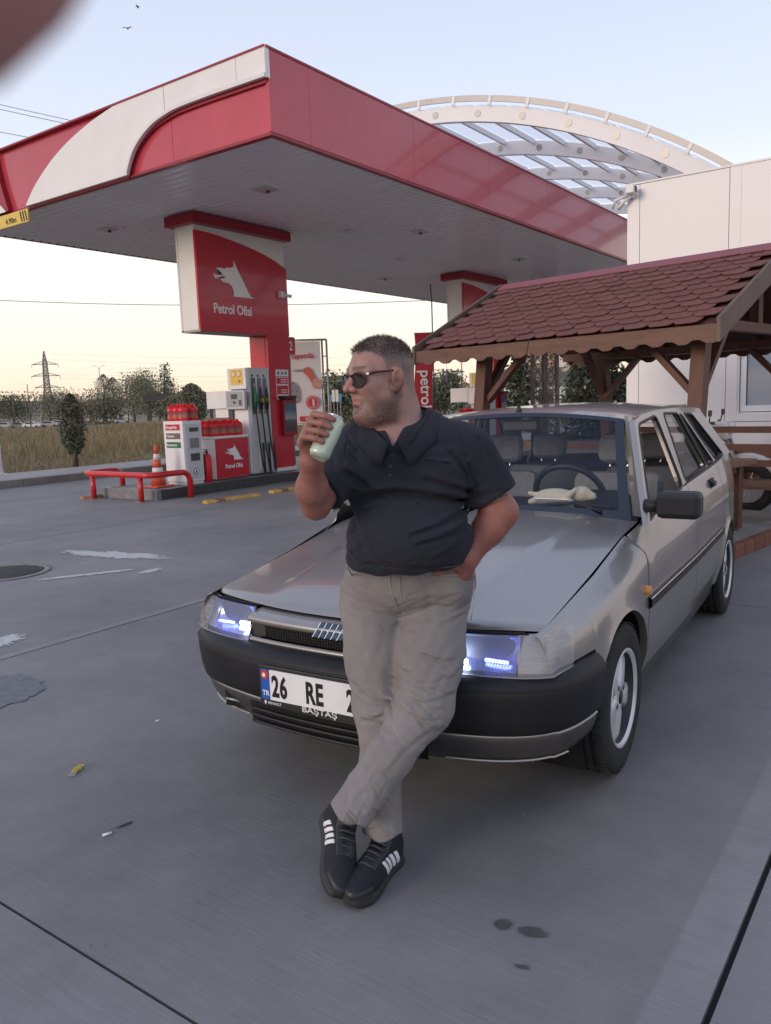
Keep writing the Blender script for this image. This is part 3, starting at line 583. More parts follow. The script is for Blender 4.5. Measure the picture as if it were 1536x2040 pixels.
# ================================================================== white panel building
BU = 11.5
bd = thing('panel_building', 'white metal-panel station building behind the gazebo', 'building', (BU,3.93,0))
PAN = mat('wall_panel', (.80,.765,.755), .42, var=.03, scale=.8, rnd=.015)
WF = mat('window_frame_pvc', (.78,.78,.78), .4, var=.02); WG = mat('window_glass', (.30,.35,.42), .12, var=.05, spec=.7)
bo = lambda o: (setattr(o,'location',(-BU,-3.93,0)), o)[1]
bo(obj('wall_core', MB().box((BU+.22,-7,0),(24,3.90,4.28)), DKGREY, bd))
vs = [3.93,3.755,2.585,1.05,-.15,-1.35,-2.55,-3.75,-4.95,-6.15,-7]
WN0,WN1,WZ0,WZ1 = 2.44,1.25,1.12,2.35
for a,b in zip(vs[:-1],vs[1:]):
    for z0,z1 in ((.05,1.02),(1.02,4.30)):
        if a==2.585 and z0>1:
            for (p,q,r,s) in ((a,WN0,z0,z1),(WN1,b,z0,z1),(WN0+.002,WN1-.002,z0,WZ0),(WN0+.002,WN1-.002,WZ1,z1)):
                e1 = .004 if p==a else 0.; e2 = .004 if q==b else 0.
                bo(obj('wall_panel', MB().box((BU,p-e1,r+(.004 if r==z0 else .0)),(BU+.055,q+e2,s)), PAN, bd))
        else: bo(obj('wall_panel', MB().box((BU,a-.004,z0+.004),(BU+.055,b+.004,z1-.004)), PAN, bd))
bo(obj('side_wall', MB().box((BU+.004,3.905,0.05),(24,3.93,4.30)), PAN, bd))
bo(obj('parapet_cap', MB().box((BU-.01,-7,4.302),(BU+.1,3.94,4.325)), WHT2, bd))
wi = bo(obj('window', MB().box((BU+.06,WN1,WZ0),(BU+.20,WN0,WZ0+.02)).box((BU+.02,WN0-.02,WZ0),(BU+.2,WN0-.001,WZ1)), PAN, bd))
f2 = MB()
for p,q,r,s in ((WN0-.03,WN0-.10,WZ0+.03,WZ1),(WN1+.10,WN1+.03,WZ0+.03,WZ1),(WN0-.10,WN1+.10,WZ0+.03,WZ0+.11),(WN0-.10,WN1+.1,WZ1-.08,WZ1)): f2.box((BU+.07,q,r),(BU+.13,p,s))
f3 = obj('frame', f2, WF, wi); obj('pane', MB().box((BU+.09,WN1+.1,WZ0+.11),(BU+.10,WN0-.1,WZ1-.08)), WG, wi); obj('hinge', MB().box((BU+.05,WN0-.06,1.86),(BU+.069,WN0-.03,1.94)), WHT2, wi)
obj('sash_bead', MB().box((BU+.075,WN0-.112,WZ0+.10),(BU+.088,WN0-.101,WZ1-.09)), DKGREY, wi)
cc = thing('security_camera', 'white security camera on the top corner of the building', 'camera', (BU,3.86,4.10))
obj('bracket', MB().box((-.10,-.04,.02),(-.001,.04,.12),bev=.01), WHT2, cc); obj('arm', MB().tube([(-.07,0,.04),(-.10,.10,-.03),(-.10,.16,-.10)],.025,8), WHT2, cc)
obj('housing', MB().box((-.24,-.10,.05),(-.09,.02,.16),bev=.012), WHT2, cc); obj('lens', MB().box((-.20,-.108,.07),(-.13,-.101,.14)), BLACKP, cc); obj('second_arm', MB().tube([(-.10,.02,.06),(-.14,.2,.0),(-.12,.24,-.10)],.022,8), WHT2, cc)
# ================================================================== arched glazed roof behind the canopy
ar = thing('arched_roof', 'white steel arched roof with glass panes rising behind the canopy', 'roof', (13.5,9.7,4.2))
AC, AR = (9.7,-4.09), 11.0
ao = lambda o: (setattr(o,'location',(-13.5,-9.7,-4.2)), o)[1]
def AP(u, ang, r): return (u, AC[0]+r*math.sin(ang), AC[1]+r*math.cos(ang))
ANG = list(np.linspace(-.66,.05,44))      # from the building side up past the crown
UA = [13.5,16.1,18.6,21.0,23.4]
AST = mat('arch_steel', (.80,.79,.79), .45, var=.04, scale=1.5); AGL = mat('arch_glass', (.72,.73,.75), .3, var=0)
_n = AGL.node_tree; _tr = _n.nodes.new('ShaderNodeBsdfTranslucent'); _tr.inputs[0].default_value = (.88,.89,.92,1); _tp = _n.nodes.new('ShaderNodeBsdfTransparent'); _mx = _n.nodes.new('ShaderNodeMixShader'); _mx.inputs[0].default_value = .28
_n.links.new(_tr.outputs[0], _mx.inputs[1]); _n.links.new(_tp.outputs[0], _mx.inputs[2]); _n.links.new(_mx.outputs[0], _n.nodes['Material Output'].inputs[0])
for u in UA:
    mb = MB(); n = len(ANG); V = []; F = []
    for a in ANG: V += [AP(u-.06,a,AR-.26),AP(u-.06,a,AR),AP(u+.06,a,AR),AP(u+.06,a,AR-.26)]
    for i in range(n-1):
        for k in range(4): F.append((i*4+k,i*4+(k+1)%4,(i+1)*4+(k+1)%4,(i+1)*4+k))
    F += [(3,2,1,0),tuple((n-1)*4+k for k in range(4))]
    b = ao(obj('arch_rib', mb.add(V,F,False), AST, ar))
    for k in range(10):
        a = -.055-.083*k
        c0 = AP(u-.061,a,AR-.13); c1 = AP(u-.068,a,AR-.13); obj('rib_disc', MB().tube([c0,c1],.062,16), mat('disc_grey',(.30,.29,.28),.4,metal=.5,var=.1), b)
PA = list(np.linspace(-.64,.04,12))
for i in range(len(UA)-1):
    for k,a in enumerate(PA):
        p0 = AP(UA[i]+.06,a,AR-.02); p1 = AP(UA[i+1]-.06,a,AR-.02); ao(obj('purlin', MB().bar(p0,p1,.05,.10,up=(0,0,1)), AST, ar))
        if k < len(PA)-1:
            b = PA[k+1]; ao(obj('roof_pane', MB().add([AP(UA[i]+.03,a+.004,AR+.04),AP(UA[i+1]-.03,a+.004,AR+.04),AP(UA[i+1]-.03,b-.004,AR+.04),AP(UA[i]+.03,b-.004,AR+.04)],[(0,1,2,3)]), AGL, ar))
ed = MB()
for a,b in zip(ANG[:-1],ANG[1:]): ed.bar(AP(UA[0]-.10,a,AR+.11),AP(UA[0]-.10,b,AR+.11),.03,.10,up=(0,0,1))
ao(obj('edge_gutter', ed, GALV, ar))
for k in range(11):
    a = .03-.068*k; ao(obj('edge_bracket', MB().bar(AP(UA[0]-.11,a,AR-.0),AP(UA[0]-.11,a,AR+.15),.06,.03,up=(1,0,0)), AST, ar))
# ================================================================== wooden gazebo
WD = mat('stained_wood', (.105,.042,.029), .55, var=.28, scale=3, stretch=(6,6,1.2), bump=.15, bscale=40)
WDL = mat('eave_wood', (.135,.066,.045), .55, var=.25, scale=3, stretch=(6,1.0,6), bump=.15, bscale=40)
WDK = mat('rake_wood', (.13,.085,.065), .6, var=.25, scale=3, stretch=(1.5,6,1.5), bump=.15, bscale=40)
WDB = mat('bench_wood', (.185,.090,.055), .55, var=.25, scale=3, stretch=(6,1.0,6), bump=.15, bscale=40)
SHG = mat('shingle_felt', (.165,.064,.052), .85, var=.22, scale=30, bump=.4, bscale=260, rnd=.10)
RCAP = mat('ridge_metal', (.23,.045,.055), .45, var=.08, scale=3)
gz = thing('gazebo', 'small wooden gazebo with scalloped dark red shingle roof behind the car', 'gazebo', (7.87,2.87,0))
G0 = (7.87,2.87,0); go = lambda o: (setattr(o,'location',(-G0[0],-G0[1],-G0[2])), o)[1]
EU,RU,EZ,RZ = 6.40,7.87,1.955,2.672; V0,V1 = 1.50,4.53
sl_len = math.hypot(RU-EU,RZ-EZ); ax = ((RU-EU)/sl_len,(RZ-EZ)/sl_len)
go(obj('roof_deck', MB().prism([(EU+.02,EZ-.015),(RU,RZ-.02),(2*RU-EU-.02,EZ-.015),(2*RU-EU-.02,EZ-.04),(RU,RZ-.05),(EU+.02,EZ-.04)],'y',V0+.04,V1-.04), WD, gz))
NR,TW = 13,.2118; ex = sl_len/NR
sx = [(-TW/2+.002,.17),(-TW/2+.002,.055),(-TW/2+.018,.022),(-TW/4-.02,.004),(0,-.002),(TW/4+.02,.004),(TW/2-.018,.022),(TW/2-.002,.055),(TW/2-.002,.17)]
def shingle_mesh(s):
    V = []
    for t in (0,1):
        for a,b in sx:
            # local: along slope b, across a ; slight lift at the butt
            lift = .014*(1-b/.17)+(.007 if t else 0); V.append((b*ax[0]-lift*ax[1], a, b*ax[1]+lift*ax[0]))
    n = len(sx); F = [tuple(range(n)),tuple(range(n,2*n))[::-1]]+[(i,(i+1)%n,n+(i+1)%n,n+i) for i in range(n)]
    return MB().add(V,F).mesh('shingle',SHG)
sm = shingle_mesh(1)
for r in range(NR):
    for k in range(16):
        v = V0+.03+TW*(k+(.5 if r%2 else 0)); d = r*ex-.03
        if v+TW/2 > V1+.06 or v-TW/2 < V0-.03: continue
        o = link('shingle', sm, gz, (EU+d*ax[0]-G0[0]+random.uniform(-.004,.004), v-G0[1]+random.uniform(-.003,.003), EZ+d*ax[1]+random.uniform(0,.004))); o.rotation_euler = (0,0,random.uniform(-.02,.02))
far = MB()
for r in range(NR):
    d = r*ex; far.bar((2*RU-EU-d*ax[0],V0+.02,EZ+d*ax[1]+.004),(2*RU-EU-d*ax[0],V1-.02,EZ+d*ax[1]+.004),.14,.012,up=(ax[1],0,ax[0]))
go(obj('far_shingle_courses', far, SHG, gz))
go(obj('ridge_cap', MB().prism([(RU-.13,RZ-.035),(RU,RZ+.035),(RU+.13,RZ-.035),(RU+.13,RZ-.045),(RU,RZ+.022),(RU-.13,RZ-.045)],'y',V0-.0,V1-.02), RCAP, gz))
# scalloped eave boards
def scallop(z0,z1,y0,y1,step):
    P = [(y0,z1)]; n = int(round((y1-y0)/step)); st = (y1-y0)/n
    P = [(y1,z1),(y0,z1)]
    for i in range(n):
        a = y0+i*st
        P += [(a,z0+.012),(a+st*.12,z0),(a+st*.38,z0),(a+st*.5,z0+.016),(a+st*.62,z0+.030),(a+st*.88,z0+.030)]
    P.append((y1,z0+.012)); return P
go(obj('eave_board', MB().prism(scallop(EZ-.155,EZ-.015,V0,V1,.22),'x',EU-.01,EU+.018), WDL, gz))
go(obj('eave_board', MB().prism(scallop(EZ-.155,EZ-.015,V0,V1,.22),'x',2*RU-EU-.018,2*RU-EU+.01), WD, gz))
for v,m in ((V0-.03,WDK),(V1,WDK)):
    for s in (-1,1):
        e = (RU+s*(RU-EU)); P = [(e+s*.03,EZ-.15),(e+s*.03,EZ+.03),(RU,RZ+.04),(RU,RZ-.14)]
        go(obj('rake_board', MB().prism(P,'y',v,v+.03), m, gz))
for nm,v in (('post',1.76),('post',3.92)):
    for t,b in (((6.74,),(6.50,)),((9.0,),(9.24,))):
        go(obj('post', MB().bar((b[0],v,.1),(t[0],v,EZ-.02),.115,.115,up=(0,1,0)), WD, gz))
        s = 1 if t[0]<8 else -1
        inn = 1 if v<2.5 else -1
        go(obj('brace', MB().bar((t[0]-s*.03,v+inn*.04,1.42),(t[0]+s*.0,v+inn*.46,EZ-.10),.05,.085,up=(1,0,0)), WD, gz))
        go(obj('brace', MB().bar((t[0]-s*.02,v,1.46),(t[0]+s*.50,v,EZ+.10),.05,.085,up=(0,1,0)), WD, gz))
for u in (6.74,9.0): go(obj('plate_beam', MB().box((u-.05,V0+.1,EZ-.10),(u+.05,V1-.1,EZ-.015)), WD, gz))
for v in (1.76,3.92):
    go(obj('tie_beam', MB().box((6.5,v-.045,EZ-.012),(9.24,v+.045,EZ+.07)), WD, gz)); go(obj('king_post', MB().box((RU-.05,v-.04,EZ+.072),(RU+.05,v+.04,RZ-.06)), WD, gz))
for k in range(6):
    v = V0+.2+k*.52
    for s in (-1,1): go(obj('rafter', MB().bar((RU+s*1.42,v,EZ-.062),(RU,v,RZ-.095),.05,.06,up=(0,1,0)), WD, gz))
# benches and rails, table
for u,s in ((6.50,-1),(9.20,1)):
    for z in (1.02,.83,.66): go(obj('back_rail', MB().box((u+s*.02-.02,1.70,z-.04),(u+s*.02+.02,3.98,z+.03)), WD, gz))
    for k in range(3): go(obj('seat_slat', MB().box((u-s*(.08+.13*k)-.06,1.72,.42),(u-s*(.08+.13*k)+.06,3.96,.45)), WDB, gz))
    for v in (1.80,3.88):
        go(obj('bench_leg', MB().bar((u-s*.40,v,.12),(u-s*.34,v,.42),.09,.09,up=(0,1,0)), WD, gz)); go(obj('bench_bearer', MB().box((u-s*.45,v-.04,.345),(u+s*.02,v+.04,.417)), WD, gz))
for k in range(5): go(obj('table_board', MB().box((7.52+.145*k,1.85,.74),(7.52+.145*k+.14,3.8,.79),bev=.005), WDB, gz))
for v in (2.0,3.65):
    for u in (7.64,8.12): go(obj('table_leg', MB().box((u-.05,v-.05,.12),(u+.05,v+.05,.738)), WD, gz))
    go(obj('table_bearer', MB().box((7.55,v-.03,.66),(8.20,v+.03,.737)), WD, gz))
gb = obj('gazebo_floor', MB().box((6.27,1.74,0),(9.53,4.30,.10)), mat('floor_screed',(.24,.225,.21),.85,var=.15,scale=4,world=True)); tag(gb, kind='structure')
BRK = mat('edge_brick', (.20,.085,.060), .9, var=.25, scale=25, bump=.5, bscale=80, rnd=.18)
bk = MB().box((0,0,0),(.225,.09,.115),bev=.008).mesh('brick',BRK)
for i in range(14): link('brick', bk, gb, (6.27+i*.234,1.642,0))
bk2 = MB().box((0,0,0),(.09,.225,.115),bev=.008).mesh('brick',BRK)
for i in range(11): link('brick', bk2, gb, (6.17,1.65+i*.234,0))
GA = R_(-9.0); PV = Vector((6.40,1.50,0)); RM = Matrix.Rotation(GA,3,'Z')      # the gazebo stands a little askew to the station
gz.location = PV+RM @ (Vector(G0)-PV); gz.rotation_euler = (0,0,GA); gb.location = PV-RM @ PV; gb.rotation_euler = (0,0,GA)
# plank bench by the wall, stone, hedge plant
pb = thing('plank_bench', 'low wooden plank bench by the wall behind the gazebo post', 'bench', (10.1,1.2,0))
for k in range(3): obj('plank', MB().box((-.02,-.9,.42+.115*k),(.02,1.35,.525+.115*k)), WDB, pb)
obj('seat', MB().box((-.40,-.9,.38),(-.03,1.35,.415)), WDB, pb)
for y in (-.7,1.2): obj('leg', MB().box((-.38,y-.04,0),(-.04,y+.04,.378)), WD, pb)
bm = bmesh.new(); bmesh.ops.create_icosphere(bm, subdivisions=3, radius=.13)
for v in bm.verts:
    k = 1+.22*math.sin(v.co.x*31+1)*math.sin(v.co.y*27)*math.sin(v.co.z*29+2); v.co = Vector((v.co.x*1.5*k, v.co.y*k, max(-.05,v.co.z*.6*k)))
tag(obj('stone', MB().bm(bm,True), mat('stone_grey',(.27,.25,.22),.9,var=.25,scale=14,bump=.6,bscale=40), loc=(8.86,1.50,.05)), 'rough grey stone lying by the gazebo brick edge', 'stone')
# ================================================================== the parked hatchback
car = thing('parked_hatchback', 'grey-beige five-door hatchback with lit headlights parked behind the man', 'car', (2.851,1.821,0), R_(-175.742))
PAINT = mat('car_paint', (.325,.310,.292), .33, metal=.66, var=.05, scale=2, coat=.8)
BUMP = mat('bumper_plastic', (.014,.014,.017), .48, var=.18, scale=9, bump=.12, bscale=420, spec=.35)
VAL = mat('valance_paint', (.060,.058,.057), .42, metal=.3, var=.15, scale=8, coat=.2)
RUB = mat('tyre_rubber', (.020,.020,.021), .8, var=.25, scale=14, bump=.2, bscale=160)
ALLOY = mat('alloy', (.60,.61,.63), .36, metal=.35, var=.08, scale=10)
CHR = mat('chrome', (.75,.76,.78), .12, metal=1., var=0)
TRIM = mat('black_trim', (.016,.016,.018), .5, var=.1, scale=15)
LINER = mat('dark_liner', (.006,.006,.007), .9, var=0)
GLS = mat('car_glass', (.05,.08,.13), .03, var=0, alpha=.17, spec=.9)
GLS2 = mat('side_glass', (.03,.045,.055), .03, var=0, alpha=.40, spec=.9)
BANDG = mat('screen_band', (.012,.017,.032), .08, var=0, spec=.9)
FAB = mat('seat_fabric', (.24,.25,.275), .9, var=.12, scale=20, bump=.2, bscale=300)
FABK = mat('dash_plastic', (.020,.021,.024), .6, var=.15, scale=12, bump=.1, bscale=300)
def lens_mat():
    m = mat('lamp_lens_clear', (.36,.41,.70), .08, var=0, alpha=.30, spec=.9); N = m.node_tree.nodes; L = m.node_tree.links
    t = N.new('ShaderNodeTexCoord'); wv = N.new('ShaderNodeTexWave'); wv.bands_direction = 'Y'; wv.inputs['Scale'].default_value = 55; wv.inputs['Distortion'].default_value = .6
    L.new(t.outputs['Object'], wv.inputs[0]); b = N.new('ShaderNodeBump'); b.inputs['Strength'].default_value = .7; b.inputs['Distance'].default_value = .003; L.new(wv.outputs['Fac'], b.inputs['Height']); L.new(b.outputs[0], N['Principled BSDF'].inputs['Normal']); return m
LENS = lens_mat()
REFL = mat('lamp_reflector', (.58,.64,.95), .22, metal=.95, var=.05, scale=15)
LEDM = mat('lit_bulb', (.8,.85,1), .3, var=0, emit=((.60,.70,1.0),30.))
LEDL = mat('dim_bulb', (.8,.85,1), .3, var=0, emit=((.66,.72,1.0),6.))
LEDB = mat('lit_bulb_blue', (.3,.35,1), .3, var=0, emit=((.16,.20,1.0),7.))
CORN = mat('corner_lamp', (.50,.51,.54), .08, var=.06, scale=30, spec=.9, alpha=.35)
def lerp(x, T):
    xs = [a for a,_ in T]; ys = [b for _,b in T]
    return float(np.interp(x, xs, ys))
def sm(x, T):      # smoothed table lookup
    return sum(lerp(x+d, T) for d in (-.06,-.03,0,.03,.06))/5
WT = [(-3.15,.76),(-3.0,.795),(-2.5,.835),(-1.3,.845),(0,.832),(.30,.815),(.50,.785),(.60,.755)]
ZT = [(-3.15,1.03),(-2.7,1.025),(-2.2,1.0),(-1.31,.97),(-.50,.915),(-.42,.895),(-.36,.86),(0.06,.772),(.535,.700),(.64,.690)]
YT = [(-3.15,.72),(-2.5,.77),(-.50,.785),(-.40,.76),(-.34,.728),(.06,.722),(.535,.712),(.64,.70)]
def arch(x, c, r): d = r*r-(x-c)**2; return .29+math.sqrt(d) if d > 0 else -1
def zlow(x):
    z = .265
    if x > .30: z = max(z, .575+.0*(x-.3))
    z = max(z, arch(x,0,.338), arch(x,-2.54,.330)); 
    if x < -2.85: z = max(z,.45)
    return z
def side_y(x, z):
    W = lerp(x,WT); zt = lerp(x,ZT); yt = lerp(x,YT); sh = zt-.085 if x > -.40 else zt-.16
    T = [(.18,W-.065),(.27,W-.045),(.40,W-.008),(.55,W),(max(.60,sh-.03),W-.006),(max(.64,sh+.02),W-.018),(zt-.012,(yt+.022) if x>-.36 else yt+.01),(zt,yt)]
    T.sort(); y = (lerp(z-.012,T)+lerp(z,T)*2+lerp(z+.012,T))/4 if z < zt-.012 else lerp(z,T)
    for c,r in ((0,.338),(-2.54,.330)):
        d = math.hypot(x-c,z-.29)-r
        if d < .07: y += .012*(1-max(0,d)/.07)**2
    return y
def side_panel(name, x0, x1, s, nx, lab=None, top=None):
    xs = list(np.linspace(x0,x1,nx))
    for c,r in ((0,.338),(-2.54,.330)):
        for e in (c-r,c+r):
            if min(x0,x1) < e < max(x0,x1): xs += [e-.002,e-.012,e+.002,e+.012]
    xs = sorted(set(xs), reverse=x1<x0); ts = [0,.015,.05,.1,.18,.27,.36,.45,.54,.62,.70,.77,.83,.88,.92,.95,.975,1]
    def f(x,t):
        a = zlow(x); b = lerp(x,ZT); z = a+(b-a)*t; return (x, s*side_y(x,z), z)
    mb = MB().grid(f, xs, ts)
    # returned lip along the lower edge
    def f2(x,t): a = zlow(x); return (x, s*(side_y(x,a)-.03*t), a+.002*t)
    mb.grid(f2, xs, [0,.3,1]); return obj(name, mb, PAINT, car)
for s in (1,-1):
    side_panel('front_fender', .62, -.352, s, 40); side_panel('front_door', -.360, -1.372, s, 24); side_panel('rear_door', -1.379, -2.30, s, 30); side_panel('rear_quarter', -2.307, -3.15, s, 30)
    # inner liner, wheel wells
    lm = MB().grid(lambda x,t: (x, s*(side_y(x,max(zlow(x),.3)+t*(lerp(x,ZT)-.03-max(zlow(x),.3)))-.030), max(zlow(x),.3)+t*(lerp(x,ZT)-.03-max(zlow(x),.3))), list(np.linspace(.5,-3.0,60)), [0,.25,.5,.75,1]); obj('body_liner', lm, LINER, car)
    for c in (0,-2.54):
        lin = MB(); P = [(c+.36*math.cos(a),.29+.36*math.sin(a)) for a in np.linspace(-.5,math.pi+.5,24)]
        lin.add([(x,s*.775,z) for x,z in P]+[(x,s*.50,z) for x,z in P],[(i,i+1,25+i-0,24+i) for i in range(23)]); lin.add([(x,s*.50,z) for x,z in P],[tuple(range(24))]); obj('wheel_well', lin, LINER, car)
    # side moulding
    ms = MB(); xs = list(np.linspace(-.345,-2.20,30))
    def zc(x): return .583+.010*(x+.3)/-2*1.5
    for a,b in ((.0,.0),):
        V = []; F = []
        for x in xs:
            z = zc(x); y = s*(side_y(x,z)+.014); yi = s*(side_y(x,z)-.004)
            V += [(x,yi,z-.028),(x,y,z-.018),(x,y,z+.018),(x,yi,z+.028)]
        for i in range(len(xs)-1):
            for k in range(3): F.append((i*4+k,i*4+k+1,(i+1)*4+k+1,(i+1)*4+k))
        ms.add(V,F)
    obj('side_moulding', ms, TRIM, car)
    obj('moulding_highlight', MB().tube([(x,s*(side_y(x,zc(x))+.013),zc(x)+.019) for x in xs],.003,5), CHR, car)
    sk = MB().grid(lambda x,t: (x, s*(lerp(x,WT)-.045-.02*t), .268-.075*t), list(np.linspace(-.36,-2.20,12)), [0,.5,1]); obj('sill', sk, VAL, car)
    # waist strip under the windows
    obj('waist_strip', MB().tube([(x,s*(lerp(x,YT)+.004),lerp(x,ZT)+.004) for x in np.linspace(-.46,-2.66,24)],.009,6), TRIM, car)
# amber side repeater
obj('side_repeater', MB().tube([(-.315,.800,.645),(-.315,.852,.645)],[.024,.017],12), mat('amber',(.75,.30,.08),.3,var=.05), car)
obj('side_repeater', MB().tube([(-.315,-.800,.645),(-.315,-.852,.645)],[.024,.017],12), MATS['amber'], car)
# ---- bonnet
def hx(y): return .665-.115*(abs(y)/.71)**3
def hz(x,y):
    yy = abs(y)/.71; c = lerp(x,[(-.66,.915),(-.30,.862),(0.06,.812),(.40,.757),(.58,.722),(.64,.704),(.67,.692)])
    e = lerp(x,[(-.66,.876),(-.36,.848),(.06,.774),(.40,.722),(.535,.701),(.67,.692)])
    z = c+(e-c)*yy**2.4
    cr = .50-.10*(x+.66)/1.33
    z += .007*max(0,min(1,(cr-abs(y))/.016))*max(0,min(1,(.60-x)/.12))
    return z
ys = sorted(set([round(v,4) for v in np.linspace(-.712,.712,61)]))
ts = [0,.008,.02,.04,.07]+list(np.linspace(.1,1,26))
def hood(t,y):
    xf = hx(y); xr = -.60-.05*(abs(y)/.71)**2; x = xf+(xr-xf)*t
    drop = .014*(1-t/.02)**2 if t < .02 else 0
    return (x,y,hz(x,y)-drop)
bon = obj('bonnet', MB().grid(hood, ts, ys, flip=True).grid(lambda t,y: (hx(y)-.03*t,y,hz(hx(y),y)-.014-.004*t), [0,1], ys), PAINT, car)
# cowl and wipers
obj('cowl_grille', MB().grid(lambda t,y: (-.60-.05*(y/.71)**2-.08*t, y, hz(-.6,y)-.012+.01*t), [0,.5,1], list(np.linspace(-.70,.70,20))), TRIM, car)
for y0,y1 in ((-.38,.18),(.20,.60)): obj('wiper', MB().tube([(-.665,y0,.925),(-.70,(y0+y1)/2,.945),(-.685,y1,.925)],.009,6).tube([(-.64,y1-.05,.915),(-.69,(y0+y1)/2,.948)],.007,6), TRIM, car)
# ---- nose: header bar, grille, chin
def nx(y): return .745-.10*(abs(y)/.7)**2.6
Y0 = .405
ysn = list(np.linspace(-Y0,Y0,33))
def header(y,t):
    a = (hx(y)-.012,hz(hx(y),y)-.022); b = (nx(y)+.004,.660); c = (nx(y)+.006,.640); d = (nx(y)-.012,.630)
    P = [a,((a[0]+b[0])/2+.010,(a[1]+b[1])/2+.006),b,c,d]; k = t*4; i = min(3,int(k)); f = k-i
    return (P[i][0]+(P[i+1][0]-P[i][0])*f, y, P[i][1]+(P[i+1][1]-P[i][1])*f)
obj('nose_panel', MB().grid(header, ysn, list(np.linspace(0,1,9))), PAINT, car)
obj('grille_back', MB().grid(lambda y,t: (nx(y)-.045,y,.57+.065*t), ysn, [0,1]), LINER, car)
gm = MB()
for k in range(5): z = .583+.0095*k; gm.tube([(nx(y)-.030,y,z) for y in ysn],.0018,4)
for y in np.arange(-.345,.346,.0115): gm.bar((nx(y)-.030,y,.578),(nx(y)-.030,y,.630),.003,.004,up=(1,0,0))
obj('grille_mesh', gm, TRIM, car)
for s in (1,-1): obj('grille_cheek', MB().add([(nx(.4)-.006,s*.405,.572),(nx(.4)-.006,s*.405,.640),(nx(.35)-.03,s*.345,.634),(nx(.35)-.03,s*.345,.580)],[(0,1,2,3)]), VAL, car)
obj('chin_bar', MB().grid(lambda y,t: (nx(y)+[.0,.012,.010,-.02][int(t)], y, [.583,.578,.566,.560][int(t)]), ysn, [0,1,2,3]), PAINT, car)
for k in range(5):
    y = -.052+.026*k
    mb = MB().prism([(y-.024,.631),(y-.006,.631),(y+.018,.678),(y+.000,.678)],'x',0,.006); mb.xform(Matrix.Translation((.742,0,0)) @ Matrix.Rotation(R_(-14),4,'Y') @ Matrix.Translation((-.0,0,0)) if False else Matrix.Identity(4))
    mb.v = [(x+(nx(vy)+.006)-(vz-.64)*.55*(1 if vz>.655 else .3)+.002, vy, vz) for x,vy,vz in mb.v]; obj('emblem_bar', mb, mat('emblem_blue',(.03,.06,.11),.2,var=0), car)
    mb2 = MB().prism([(y-.0275,.629),(y-.0235,.629),(y+.0005,.680),(y-.0035,.680)],'x',0,.008); mb2.v = [(x+(nx(vy)+.006)-(vz-.64)*.55*(1 if vz>.655 else .3)+.002, vy, vz) for x,vy,vz in mb2.v]; obj('emblem_edge', mb2, CHR, car)
